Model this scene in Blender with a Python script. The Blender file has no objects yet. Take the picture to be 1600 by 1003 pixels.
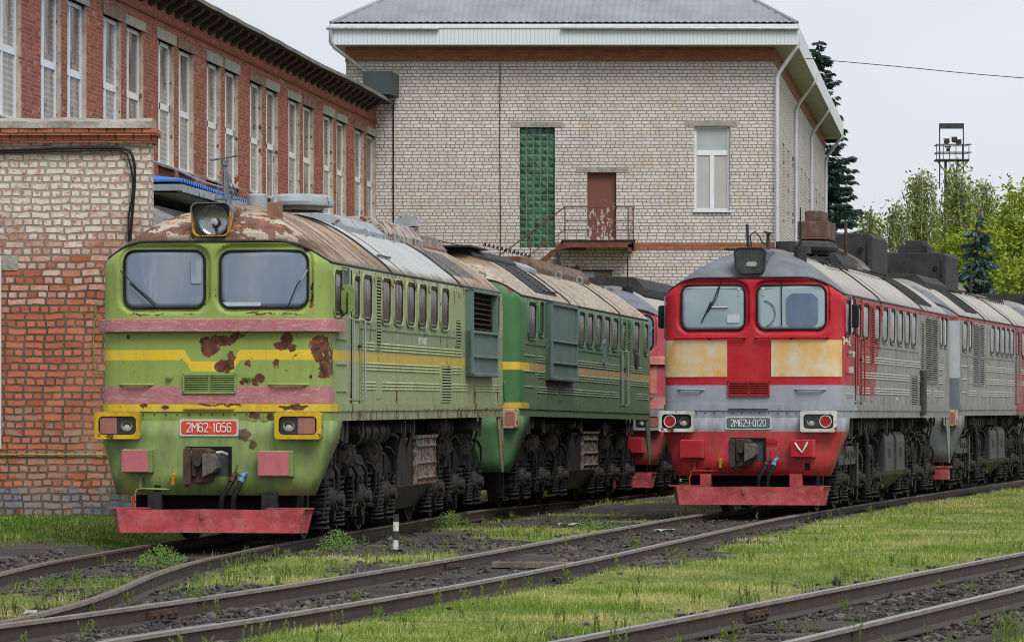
import bpy, math, random
import numpy as np
from math import sin, cos, pi, radians, sqrt
from mathutils import Vector, Matrix, noise as mnoise
random.seed(7); rs = np.random.RandomState(11)
sc = bpy.context.scene; C = sc.collection

# ------------------------------------------------------------------ camera
cam_d = bpy.data.cameras.new('camera'); cam = bpy.data.objects.new('camera', cam_d); C.objects.link(cam)
cam.location = (0, 0, 1.604); cam.rotation_euler = (pi/2, 0, 0)
cam_d.sensor_width = 36; cam_d.lens = 6618.757/1600*36; cam_d.shift_y = (649.086-501.5)/1600
sc.cycles.filter_width = 1.05; cam_d.clip_end = 2000; cam_d.clip_start = 0.5
sc.camera = cam
# ------------------------------------------------------------------ light
SUN_EL, SUN_AZ = radians(54), radians(152)          # direction the light comes from, azimuth from +Y clockwise
w = bpy.data.worlds.new('World'); sc.world = w; w.use_nodes = True
wn = w.node_tree; bg = wn.nodes['Background']
sky = wn.nodes.new('ShaderNodeTexSky'); sky.sky_type = 'NISHITA'; sky.sun_disc = False
sky.sun_elevation = SUN_EL; sky.sun_rotation = SUN_AZ; sky.dust_density = 4; sky.air_density = 1.2
hs = wn.nodes.new('ShaderNodeHueSaturation'); hs.inputs['Saturation'].default_value = 0.16
wn.links.new(sky.outputs[0], hs.inputs['Color'])
tcw = wn.nodes.new('ShaderNodeTexCoord'); mpw = wn.nodes.new('ShaderNodeMapping'); mpw.inputs['Scale'].default_value = (1, 1, 3)
nzw = wn.nodes.new('ShaderNodeTexNoise'); nzw.inputs['Scale'].default_value = 3.0; nzw.inputs['Detail'].default_value = 4
crw = wn.nodes.new('ShaderNodeValToRGB'); crw.color_ramp.elements[0].color = (6.5, 7.0, 7.6, 1); crw.color_ramp.elements[1].color = (8.0, 8.3, 8.7, 1)
crw.color_ramp.elements[0].position = .3; crw.color_ramp.elements[1].position = .7
mxw = wn.nodes.new('ShaderNodeMix'); mxw.data_type = 'RGBA'; mxw.inputs[0].default_value = 0.88
wn.links.new(tcw.outputs['Generated'], mpw.inputs[0]); wn.links.new(mpw.outputs[0], nzw.inputs['Vector'])
wn.links.new(nzw.outputs[0], crw.inputs[0]); wn.links.new(hs.outputs[0], mxw.inputs[6]); wn.links.new(crw.outputs[0], mxw.inputs[7])
wn.links.new(mxw.outputs[2], bg.inputs[0]); bg.inputs[1].default_value = 0.056
sd = bpy.data.lights.new('sun', 'SUN'); sd.energy = 1.5; sd.angle = radians(28); sd.color = (1, .97, .92)
so = bpy.data.objects.new('sun', sd); C.objects.link(so)
dirv = Vector((sin(SUN_AZ)*cos(SUN_EL), cos(SUN_AZ)*cos(SUN_EL), sin(SUN_EL)))
so.rotation_euler = dirv.to_track_quat('Z', 'Y').to_euler()
sc.view_settings.view_transform = 'Standard'; sc.view_settings.look = 'None'; sc.view_settings.exposure = 1.03; sc.view_settings.gamma = 1
try: sc.view_settings.use_curve_mapping = False
except Exception: pass

# ------------------------------------------------------------------ mesh + tagging helpers
class MB:
    def __init__(s): s.v = []; s.f = []
    def add(s, vs, fs):
        b = len(s.v); s.v += [tuple(p) for p in vs]; s.f += [tuple(b+i for i in f) for f in fs]; return s
    def box(s, x0, x1, y0, y1, z0, z1):
        return s.add([(x0,y0,z0),(x1,y0,z0),(x1,y1,z0),(x0,y1,z0),(x0,y0,z1),(x1,y0,z1),(x1,y1,z1),(x0,y1,z1)],
                     [(0,3,2,1),(4,5,6,7),(0,1,5,4),(1,2,6,5),(2,3,7,6),(3,0,4,7)])
    def cyl(s, p0, p1, r, n=12, r1=None, cap=True):
        p0 = Vector(p0); p1 = Vector(p1); d = (p1-p0).normalized(); r1 = r if r1 is None else r1
        a = d.orthogonal().normalized(); b = d.cross(a)
        vs = [p0+(a*cos(2*pi*i/n)+b*sin(2*pi*i/n))*r for i in range(n)] + [p1+(a*cos(2*pi*i/n)+b*sin(2*pi*i/n))*r1 for i in range(n)]
        fs = [(i, (i+1) % n, n+(i+1) % n, n+i) for i in range(n)]
        if cap: fs += [tuple(range(n-1, -1, -1)), tuple(range(n, 2*n))]
        return s.add(vs, fs)
    def tube(s, pts, r, n=6, cap=True):
        pts = [Vector(p) for p in pts]; vs = []; fs = []; ref = None
        for i, p in enumerate(pts):
            d = (pts[min(i+1, len(pts)-1)]-pts[max(i-1, 0)])
            if d.length < 1e-9: d = Vector((0, 0, 1))
            d.normalize()
            if ref is None: a = d.orthogonal().normalized()
            else:
                a = ref-d*ref.dot(d)
                a = a.normalized() if a.length > 1e-6 else d.orthogonal().normalized()
            ref = a; b = d.cross(a); rr = r[i] if isinstance(r, (list, tuple)) else r
            vs += [p+(a*cos(2*pi*k/n)+b*sin(2*pi*k/n))*rr for k in range(n)]
        for i in range(len(pts)-1):
            for k in range(n): fs.append((i*n+k, i*n+(k+1) % n, (i+1)*n+(k+1) % n, (i+1)*n+k))
        if cap: fs += [tuple(range(n-1, -1, -1)), tuple(range((len(pts)-1)*n, len(pts)*n))]
        return s.add(vs, fs)
    def prism(s, poly, ax, a, b):
        """poly: 2D points; ax 0/1/2 = extrude axis between a and b"""
        def P(q, t): return [(t, q[0], q[1]), (q[0], t, q[1]), (q[0], q[1], t)][ax]
        n = len(poly); vs = [P(q, a) for q in poly]+[P(q, b) for q in poly]
        return s.add(vs, [(i, (i+1) % n, n+(i+1) % n, n+i) for i in range(n)]+[tuple(range(n-1, -1, -1)), tuple(range(n, 2*n))])
    def build(s, name, mat, parent=None, smooth=None, bevel=0):
        me = bpy.data.meshes.new(name); me.from_pydata(s.v, [], s.f); me.update()
        if mat: me.materials.append(mat)
        if smooth is not None:
            me.polygons.foreach_set('use_smooth', [True]*len(me.polygons))
            try: me.set_sharp_from_angle(angle=radians(smooth))
            except Exception: pass
        o = bpy.data.objects.new(name, me); C.objects.link(o)
        if parent is not None: o.parent = parent
        if bevel:
            m = o.modifiers.new('bevel', 'BEVEL'); m.width = bevel; m.segments = 2; m.limit_method = 'ANGLE'; m.angle_limit = radians(40)
        return o
def tag(o, label=None, cat=None, group=None, kind=None):
    if label: o['label'] = label
    if cat: o['category'] = cat
    if group: o['group'] = group
    if kind: o['kind'] = kind
    return o
def thing(name, label, cat, loc=(0, 0, 0), rz=0, group=None, rx=0):
    o = bpy.data.objects.new(name, None); C.objects.link(o); o.location = loc; o.rotation_euler = (rx, 0, rz)
    o.empty_display_size = .3
    return tag(o, label, cat, group)
def inst(src, parent, loc=None, scale=None, rot=None):
    o = src.copy(); C.objects.link(o); o.parent = parent
    if loc: o.location = loc
    if scale: o.scale = scale
    if rot: o.rotation_euler = rot
    return o
def rrect(cx, cz, w, h, r, n=5):
    """rounded rectangle points (x, z), counter-clockwise"""
    out = []
    for (sx, sz, a0) in ((1, 1, 0), (-1, 1, pi/2), (-1, -1, pi), (1, -1, 3*pi/2)):
        for i in range(n+1):
            a = a0+pi/2*i/n; out.append((cx+sx*(w/2-r)+r*cos(a), cz+sz*(h/2-r)+r*sin(a)))
    return out
def sst(t): t = min(1, max(0, t)); return t*t*(3-2*t)

# ------------------------------------------------------------------ materials
class NT:
    def __init__(s, name, rough=.6, metal=0, spec=.4):
        s.m = bpy.data.materials.new(name); s.m.use_nodes = True; s.t = s.m.node_tree; s.b = s.t.nodes['Principled BSDF']
        s.b.inputs['Roughness'].default_value = rough; s.b.inputs['Metallic'].default_value = metal
        s.b.inputs['Specular IOR Level'].default_value = spec
        tc = s.n('TexCoord'); s.co = tc.outputs['Object']; sp = s.n('SeparateXYZ'); s.l(s.co, sp.inputs[0]); s.X, s.Y, s.Z = sp.outputs
    def n(s, k): return s.t.nodes.new('ShaderNode'+k)
    def l(s, a, b): s.t.links.new(a, b)
    def put(s, sock, v):
        if isinstance(v, bpy.types.NodeSocket): s.l(v, sock)
        elif isinstance(v, (tuple, list)) and len(v) == 3 and sock.type == 'RGBA': sock.default_value = (*v, 1)
        else: sock.default_value = v
    def ma(s, op, a, b=0., c=None):
        n = s.n('Math'); n.operation = op; s.put(n.inputs[0], a); s.put(n.inputs[1], b)
        if c is not None: s.put(n.inputs[2], c)
        return n.outputs[0]
    def gt(s, a, b): return s.ma('GREATER_THAN', a, b)
    def lt(s, a, b): return s.ma('LESS_THAN', a, b)
    def mul(s, *a):
        r = a[0]
        for x in a[1:]: r = s.ma('MULTIPLY', r, x)
        return r
    def mx(s, *a):
        r = a[0]
        for x in a[1:]: r = s.ma('MAXIMUM', r, x)
        return r
    def rng(s, v, lo, hi): return s.mul(s.gt(v, lo), s.lt(v, hi))
    def ramp(s, v, lo, hi, a=0., b=1.):
        n = s.n('MapRange'); s.put(n.inputs[0], v); n.inputs[1].default_value = lo; n.inputs[2].default_value = hi
        n.inputs[3].default_value = a; n.inputs[4].default_value = b; return n.outputs[0]
    def map(s, scale=(1, 1, 1), loc=(0, 0, 0), rot=(0, 0, 0), co=None):
        n = s.n('Mapping'); s.l(co or s.co, n.inputs[0]); n.inputs['Scale'].default_value = scale; n.inputs['Location'].default_value = loc
        n.inputs['Rotation'].default_value = rot; return n.outputs[0]
    def noise(s, scale, sv=(1, 1, 1), detail=4, rough=.55, off=(0, 0, 0), dist=0, col=False, co=None):
        n = s.n('TexNoise'); s.l(s.map(sv, off, co=co), n.inputs['Vector']); n.inputs['Scale'].default_value = scale
        n.inputs['Detail'].default_value = detail; n.inputs['Roughness'].default_value = rough; n.inputs['Distortion'].default_value = dist
        return n.outputs['Color' if col else 'Fac']
    def vor(s, scale, sv=(1, 1, 1), out='Color', feat='F1', co=None):
        n = s.n('TexVoronoi'); n.feature = feat; s.l(s.map(sv, co=co), n.inputs['Vector']); n.inputs['Scale'].default_value = scale; return n.outputs[out]
    def mix(s, f, a, b, mode='MIX'):
        n = s.n('Mix'); n.data_type = 'RGBA'; n.blend_type = mode; s.put(n.inputs[0], f); s.put(n.inputs[6], a); s.put(n.inputs[7], b); return n.outputs[2]
    def hsv(s, c, v=1., sat=1., h=.5):
        n = s.n('HueSaturation'); s.put(n.inputs['Color'], c); s.put(n.inputs['Value'], v); s.put(n.inputs['Saturation'], sat); s.put(n.inputs['Hue'], h); return n.outputs[0]
    def bump(s, h, dist=.01, strength=1.):
        n = s.n('Bump'); s.l(h, n.inputs['Height']); n.inputs['Distance'].default_value = dist; n.inputs['Strength'].default_value = strength
        s.l(n.outputs[0], s.b.inputs['Normal']); return n
    def out(s, c, rough=None):
        s.put(s.b.inputs['Base Color'], c)
        if rough is not None: s.put(s.b.inputs['Roughness'], rough)
        return s.m
def worn(name, col, var=.25, scale=3, dirt=(.05, .045, .04), dirtamt=.35, rust=0, rough=.6, metal=0, bump=.002, streak=True):
    m = NT(name, rough, metal, .18 if not metal else .4)
    c = m.mix(m.ramp(m.noise(scale, detail=5), .3, .7), tuple(x*(1-var) for x in col), tuple(min(1, x*(1+var)) for x in col))
    d = m.ramp(m.noise(7, (1, 1, .22) if streak else (1, 1, 1), 5, .65, off=(3, 1, 2)), .48, .78)
    c = m.mix(m.mul(d, dirtamt), c, dirt)
    if rust:
        rm = m.ramp(m.noise(5, detail=6, rough=.62, off=(9, 2, 5)), .66-rust*.25, .68-rust*.25)
        c = m.mix(rm, c, m.mix(m.noise(20), (.07, .025, .015), (.2, .075, .03)))
    m.bump(m.noise(18, detail=4), bump); return m.out(c)
M = {}
M['under'] = worn('underframe grime', (.019, .020, .022), .4, 6, (.048, .043, .039), .55, rough=.45, bump=.006)
M['under2'] = worn('underframe brown grime', (.042, .037, .033), .4, 8, (.02, .018, .017), .6, rough=.7, bump=.006)
M['black'] = worn('black rubber', (.012, .012, .013), .3, 8, (.05, .045, .04), .3, rough=.6)
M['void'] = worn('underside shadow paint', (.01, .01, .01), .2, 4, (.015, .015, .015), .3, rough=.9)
M['wheel'] = worn('wheel steel', (.038, .034, .031), .4, 9, (.08, .065, .052), .5, rough=.55, bump=.003)
M['steel'] = worn('pale steel', (.35, .36, .37), .2, 6, (.15, .12, .09), .4, rough=.4, metal=.3)
M['rustbrown'] = worn('rusty casting', (.07, .042, .03), .4, 7, (.14, .07, .04), .5, rough=.8, bump=.006)
M['rustface'] = worn('rusty axle end', (.036, .029, .026), .3, 9, (.05, .035, .03), .5, rough=.8)
M['bluegrey'] = worn('blue grey painted metal', (.27, .31, .34), .2, 3, (.15, .10, .06), .4, .25, rough=.6)
M['sootroof'] = worn('sooty roof equipment', (.035, .036, .038), .35, 4, (.09, .07, .055), .4, rough=.75)
M['redpaint'] = worn('valve red', (.35, .03, .03), .2, 9, rough=.5); M['yelpaint'] = worn('valve yellow', (.45, .27, .03), .3, 12, (.1, .05, .02), .5, rough=.5)
M['bluepaint'] = worn('valve blue', (.10, .22, .38), .3, 12, rough=.5)
M['chrome'] = worn('lamp reflector', (.5, .5, .48), .3, 20, rough=.25, metal=.6)
M['white'] = worn('white paint', (.62, .62, .60), .12, 5, (.2, .17, .13), .3, rough=.6)
M['lampwhite'] = worn('chipped white lamp frame', (.55, .54, .50), .15, 5, (.06, .05, .04), .5, .3, rough=.6)
M['lampyellow'] = worn('chipped yellow lamp frame', (.55, .36, .02), .12, 5, (.1, .04, .015), .5, .25, rough=.5)
M['lampcream'] = worn('rusty cream lamp frame', (.45, .33, .2), .15, 5, (.1, .05, .02), .5, .3, rough=.6)
def glass(name, col, rough=.08, spec=.6):
    m = NT(name, rough, 0, spec); c = m.mix(m.ramp(m.noise(1.3, detail=3), .3, .7), tuple(x*.8 for x in col), tuple(x*1.15 for x in col))
    return m.out(c, m.ramp(m.noise(4), .3, .7, rough, rough*2.2))
M['lamplens'] = glass('lamp lens glass', (.03, .035, .035), .05)
M['screen_dark'] = None
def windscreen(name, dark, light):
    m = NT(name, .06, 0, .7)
    c = m.mix(m.ramp(m.noise(1.2, (1, 1, .5), 3), .32, .68), dark, light)  # blue grey tones paint the sky reflected in the glass
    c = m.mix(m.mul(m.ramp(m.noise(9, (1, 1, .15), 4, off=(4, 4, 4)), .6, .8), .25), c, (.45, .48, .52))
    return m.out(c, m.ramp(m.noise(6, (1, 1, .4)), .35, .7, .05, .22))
M['scrG'] = windscreen('painted sky reflection windscreen', (.105, .155, .235), (.225, .255, .315))
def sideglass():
    m = NT('dirty side glass with painted reflection', .25, 0, .3)
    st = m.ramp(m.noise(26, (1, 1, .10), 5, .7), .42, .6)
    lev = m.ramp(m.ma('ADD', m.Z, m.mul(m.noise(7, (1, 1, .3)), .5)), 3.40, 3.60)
    c = m.mix(m.mul(st, lev), m.mix(m.ramp(m.noise(3, (1, 1, .4)), .4, .6), (.03, .025, .028), (.07, .035, .042)), (.36, .36, .38))  # whitish upper streaks paint a streaky reflection along with dirty peeled film
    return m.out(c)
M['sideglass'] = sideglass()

# livery builders ------------------------------------------------------------------------------
def blobs(m, lst, ny, warp=.10, wsc=5):
    """union of irregular paint-loss patches, lst of (v, z, rv, rz) on faces where ny selects"""
    nx = m.ma('SUBTRACT', m.noise(wsc, detail=5, rough=.6), .5); nz = m.ma('SUBTRACT', m.noise(wsc, detail=5, rough=.6, off=(7, 7, 7)), .5)
    x = m.ma('ADD', ny, m.mul(nx, warp*2.2)); z = m.ma('ADD', m.Z, m.mul(nz, warp*2.2)); r = None
    for (a, b, ra, rb) in lst:
        d1 = m.mul(m.ma('SUBTRACT', x, a), 1/ra); d2 = m.mul(m.ma('SUBTRACT', z, b), 1/rb)
        k = m.lt(m.ma('ADD', m.mul(d1, d1), m.mul(d2, d2)), 1.0); r = k if r is None else m.mx(r, k)
    return r
def rustcol(m): return m.mix(m.ramp(m.noise(9, detail=5), .35, .65), (.055, .018, .012), (.16, .055, .03))
def finish(m, c, streak=.35, rough=.5):
    d = m.ramp(m.noise(9, (1, 1, .13), 6, .65, off=(3, 8, 1)), .5, .75)
    c = m.mix(m.mul(d, streak), c, m.hsv(c, .55, .7))
    g = m.ramp(m.noise(2.2, detail=5, off=(1, 5, 2)), .4, .7)
    c = m.mix(m.mul(g, .25), c, m.hsv(c, 1.18, .8))
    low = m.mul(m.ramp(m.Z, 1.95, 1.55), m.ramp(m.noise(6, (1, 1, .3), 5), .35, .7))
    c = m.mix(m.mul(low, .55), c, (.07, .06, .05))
    m.bump(m.ma('ADD', m.noise(2.5, detail=2), m.mul(m.noise(11, (1, 1, .4), 5), .12)), .022, .7)
    return m.out(c, m.ramp(m.noise(5), .3, .7, rough-.1, rough+.15))
def liv_green1():
    m = NT('faded light green livery', .5, 0, .2)
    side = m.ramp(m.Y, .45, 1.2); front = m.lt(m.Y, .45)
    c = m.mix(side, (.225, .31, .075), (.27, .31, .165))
    c = m.mix(m.mul(m.gt(m.Z, 2.5), m.gt(m.Y, .6), m.lt(m.Z, 2.9)), c, (.20, .255, .145))
    ax = m.ma('ABSOLUTE', m.ma('ADD', m.X, .0)); off = m.mul(m.ma('SUBTRACT', 1., m.ramp(ax, .27, .36)), front, -.145)
    zz = m.ma('SUBTRACT', m.Z, off)
    c = m.mix(m.rng(zz, 2.352, 2.482), c, m.mix(side, (.63, .43, .025), (.45, .33, .06)))
    c = m.mix(m.mul(m.rng(m.Z, 1.69, 1.792), m.lt(m.Y, .75)), c, (.62, .42, .025))
    rb = blobs(m, [(.08, 2.60, .25, .07), (-.03, 2.52, .13, .13), (.33, 2.66, .10, .04), (.97, 2.62, .08, .09), (.90, 2.53, .1, .05), (1.04, 2.5, .05, .05),
                   (.16, 2.27, .12, .09), (.25, 2.35, .05, .12), (.42, 2.08, .05, .045), (.62, 2.12, .07, .06), (.56, 2.07, .05, .05), (.83, 2.3, .035, .06), (.47, 2.31, .03, .04),
                   (1.37, 2.55, .10, .13), (1.40, 2.42, .12, .1), (1.43, 2.25, .07, .14), (1.27, 2.13, .03, .03), (.42, 1.42, .11, .09), (.52, 1.3, .05, .06), (.55, 1.64, .08, .04), (.75, 1.62, .05, .06),
                   (1.2, 3.76, .05, .03), (1.28, 3.1, .03, .1), (-1.09, 2.66, .025, .04), (1.05, 1.75, .2, .035), (-.6, 1.76, .05, .03), (-.9, 1.77, .06, .025), (.1, 1.775, .3, .016), (-.95, 2.935, .14, .012), (-.7, 2.935, .06, .012), (-.3, 2.935, .1, .01), (.62, 2.94, .2, .014), (1.0, 2.94, .14, .012), (1.28, 3.25, .02, .12)], m.X, .06, 11)
    fl = m.ma('SUBTRACT', 1., m.mul(m.gt(m.noise(16, detail=4, off=(6, 1, 1)), .66), .9)); dr_ = m.mul(m.ramp(m.noise(15, (1, 1, .05), 4, off=(9, 9, 2)), .63, .72), m.ramp(m.noise(2.2, (1, 1, 1), 3, off=(3, 5, 2)), .45, .6)); c = m.mix(m.mul(dr_, m.lt(m.Y, .6), .55), c, (.30, .16, .06)); chip = m.mul(m.gt(m.noise(26, detail=4, off=(4, 2, 7)), .66), m.gt(m.noise(3.4, detail=4, off=(7, 5, 2)), .54), m.gt(m.Z, 1.7)); c = m.mix(m.mul(m.mx(m.mul(rb, fl), chip), m.lt(m.Y, .5)), c, rustcol(m))
    rs2 = m.mul(m.gt(m.noise(2.6, (1, 1, .45), 6, .7, off=(2, 0, 9)), .625), m.gt(m.Y, .5))
    rs3 = m.mul(m.gt(m.noise(7, (1, 1, .5), 6, .7, off=(5, 3, 1)), .55), m.rng(m.Z, 3.40, 3.7), m.gt(m.Y, 2.))
    rs4 = m.mul(m.gt(m.noise(8, (1, 1, .35), 6, .7, off=(5, 3, 1)), .55), m.lt(m.Z, 1.72), m.gt(m.Y, 1.))
    c = m.mix(m.mx(rs2, rs3, rs4), c, rustcol(m))
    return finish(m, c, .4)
def liv_green2():
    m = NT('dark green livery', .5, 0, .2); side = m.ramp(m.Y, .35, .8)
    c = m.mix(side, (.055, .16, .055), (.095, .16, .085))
    c = m.mix(m.rng(m.Z, 2.352, 2.482), c, m.mix(m.ramp(m.Y, 1.0, 1.2), (.62, .43, .03), (.36, .24, .10)))
    c = m.mix(m.mul(m.rng(m.Z, 1.705, 1.80), m.lt(m.Y, .95)), c, (.55, .36, .03))
    c = m.mix(m.gt(m.noise(4, detail=6, rough=.65, off=(1, 1, 4)), m.ramp(m.Z, 3.9, 3.2, .52, .78)), c, rustcol(m))
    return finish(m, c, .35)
def liv_red(front):
    m = NT('red and grey livery' if front else 'grey livery with red cab', .45, 0, .2)
    n1 = m.noise(14, (1, 1, .12), 6, .7); n2 = m.noise(3, (1, 1, .4), 4)
    wgrey = m.mix(m.ramp(n1, .42, .66), m.mix(m.ramp(n2, .35, .65), (.135, .13, .125), (.185, .17, .15)), (.30, .31, .32))
    red = m.mix(m.ramp(m.Y, .6, 1.6), (.40, .010, .022), (.25, .035, .035)); grey = (.285, .30, .345)
    if front:
        bd = m.ma('ADD', 4.45, m.mul(m.ma('SUBTRACT', m.Z, 2.1), .65)); isr = m.mul(m.lt(m.Y, m.ma('ADD', bd, m.mul(m.noise(4, (1, 1, 1), 3), .2))), m.gt(m.Z, m.ramp(m.Y, 1.8, 1.9, 2.11, 1.95)))
        base = m.mix(m.lt(m.Y, m.ma('ADD', 1.7, m.mul(n2, .5))), wgrey, grey)
        c = m.mix(isr, base, red)
    else:
        c = m.mix(m.lt(m.Y, .38), wgrey, m.mix(m.rng(m.Z, 2.34, 3.5), (.10, .125, .15), (.33, .34, .37)))
        c = m.mix(m.gt(m.Y, 10.83), c, red)
    if not front: c = m.mix(m.gt(m.Z, 3.6), c, (.13, .15, .17))
    c = m.mix(m.mul(m.gt(m.Z, 3.52 if not front else 3.505), m.lt(m.Z, 3.60 if not front else 9.), m.gt(m.Y, 1.2 if front else -1)), c, m.mix(m.ramp(n1, .6, .7), (.22, .03, .03), (.35, .3, .3)))
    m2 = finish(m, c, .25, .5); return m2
def liv_pink():
    m = NT('faded crimson livery', .5, 0, .2); c = m.mix(m.gt(m.Z, 2.05), (.20, .21, .24), m.mix(m.noise(3), (.36, .05, .07), (.45, .09, .12)))
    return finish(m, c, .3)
def roof_mat(name, kind):
    m = NT(name, .8, 0, .15)
    st = m.noise(2.6, (.35, 3.2, .35), 6, .65, dist=.4); st2 = m.noise(7, (.3, 3.5, .3), 6, .7, off=(5, 5, 5)); bl = m.noise(2.6, (1, 1, 1), 6, .6, off=(2, 7, 3))
    rust = m.mix(m.ramp(m.noise(4, detail=5), .35, .65), (.105, .048, .034), (.21, .11, .08))
    cream = m.mix(m.ramp(st2, .4, .65), (.42, .37, .30), (.27, .22, .17))
    if kind == 'g1':
        fr = m.ramp(m.Y, .5, 1.4)
        mask = m.ma('ADD', m.ma('ADD', m.mul(bl, m.ma('SUBTRACT', 1., fr)), m.mul(st, fr)), m.mul(m.ma('ADD', fr, .4), .022))
        c = m.mix(m.ramp(mask, .505, .518), rust, cream)
        c = m.mix(m.mul(m.ramp(m.Z, 4.2, 4.38), .8), c, m.mix(bl, (.15, .08, .055), (.27, .18, .13)))
        c = m.mix(m.gt(m.noise(5, detail=5, off=(8, 1, 1)), .63), c, (.36, .15, .045)); c = m.mix(m.gt(m.noise(9, detail=6, rough=.7, off=(1, 8, 4)), .64), c, (.20, .21, .22)); c = m.mix(m.ramp(m.ma('ABSOLUTE', m.ma('SUBTRACT', mask, .512)), .012, .0), c, (.07, .045, .03)); c = m.mix(m.mul(m.ma('SUBTRACT', 1., fr), m.ramp(m.Z, 3.97, 3.88), m.ramp(m.noise(5), .3, .55)), c, (.085, .055, .035))
        white = m.mix(m.ramp(st, .35, .65), (.31, .32, .33), (.43, .44, .44)); c = m.mix(m.mul(m.rng(m.Y, 5.2, 11.6), m.lt(m.Z, 4.42)), c, white)
        shred = m.mix(m.ramp(m.noise(12, (1, 3, 1), 6, .7), .45, .6), (.05, .048, .045), (.22, .21, .20)); c = m.mix(m.mul(m.rng(m.Y, 11.9, 14.6), m.rng(m.Z, 3.78, 4.2)), c, shred)
        c = m.mix(m.ramp(m.ma('ADD', m.Z, m.mul(bl, .25)), 3.86, 3.76), c, m.mix(m.noise(25), (.06, .045, .03), (.30, .24, .18)))
        m.bump(m.ma('ADD', mask, m.noise(25, detail=5)), .015)
    elif kind == 'g2':
        c = m.mix(m.ramp(st, .46, .56), cream, (.40, .36, .30)); c = m.mix(m.gt(m.noise(13, (1, 1.5, 1), 6, .72), .565), c, (.12, .075, .05)); c = m.mix(m.mul(m.ramp(m.noise(3.2, (.6, 1.6, .6), 6, .65, off=(4, 9, 4)), .48, .62), .6), c, (.20, .18, .16)); c = m.mix(m.gt(m.noise(4, (.7, 1.4, .7), 6, .65, off=(6, 3, 3)), .60), c, (.17, .10, .07))
        c = m.mix(m.mul(m.lt(m.Y, 2.0), m.ramp(m.ma('ADD', m.Z, m.mul(bl, .3)), 4.22, 4.35)), c, m.mix(bl, (.17, .10, .055), (.26, .17, .09)))
        c = m.mix(m.ramp(m.Z, 4.2, 4.42), c, m.mix(st, (.12, .09, .07), (.25, .2, .16)))
        m.bump(m.noise(22, detail=5), .012)
    else:
        slate = m.mix(m.ramp(bl, .35, .65), (.115, .125, .145), (.17, .185, .215)); soot = m.ramp(m.ma('ADD', m.Z, m.mul(bl, .2)), 4.30, 4.55)
        pale = m.mix(m.ramp(st2, .40, .64), (.42, .40, .37), m.mix(st, (.17, .16, .155), (.28, .25, .23)))
        fr = m.ramp(m.ma('ADD', m.Y, m.mul(bl, .5)), 1.1, 1.7) if kind == 'r1' else m.ramp(m.ma('ADD', m.Y, m.mul(bl, .5)), .5, .9)
        c = m.mix(fr, slate, pale); c = m.mix(m.mul(soot, .85), c, (.06, .055, .052))
        c = m.mix(m.mul(m.ramp(m.Z, 3.85, 3.6), m.ramp(st2, .3, .6), .6), c, (.10, .105, .11))
        m.bump(m.noise(12, detail=4), .006)
    return m.out(c)

# ------------------------------------------------------------------ locomotive shell
WZ = [(1.5, 1.475), (3.5, 1.475), (3.58, 1.462), (3.64, 1.43), (3.70, 1.375), (3.78, 1.28), (3.86, 1.175), (3.95, 1.06), (4.05, .93), (4.15, .78), (4.25, .61), (4.33, .44), (4.39, .27), (4.42, .12)]
FZ = [(1.5, 0), (3.6, 0), (3.80, .012), (3.88, .035), (3.96, .10), (4.05, .22), (4.15, .42), (4.25, .72), (4.33, 1.08), (4.39, 1.5), (4.42, 2.0)]
RZ = [(1.5, 0), (3.6, 0), (3.86, .03), (4.05, .12), (4.2, .3), (4.3, .5), (4.39, .85), (4.42, 1.1)]
def ip(tab, z):
    if z <= tab[0][0]: return tab[0][1]
    for (a, b), (c, d) in zip(tab, tab[1:]):
        if z <= c: return b+(d-b)*(z-a)/(c-a)
    return tab[-1][1]
SA, SN = .55, 5
def front_u(v, z, a=SA, F=None):
    W = ip(WZ, z); t = min(1, abs(v)/W); return (ip(FZ, z) if F is None else F)+a*(1-(1-t**SN)**(1/SN))
def bnd(v): return 3.866-.259*min(1, max(0, (abs(v)-.86)/.60))**2.0
def sd_rr(x, z, cx, cz, w, h, r):
    qx = abs(x-cx)-w/2+r; qz = abs(z-cz)-h/2+r
    return sqrt(max(qx, 0)**2+max(qz, 0)**2)+min(max(qx, qz), 0)-r
RECS = [(-.63, 3.385, 1.20, .86, .22), (.665, 3.385, 1.25, .86, .22)]
L = 16.4
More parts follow.
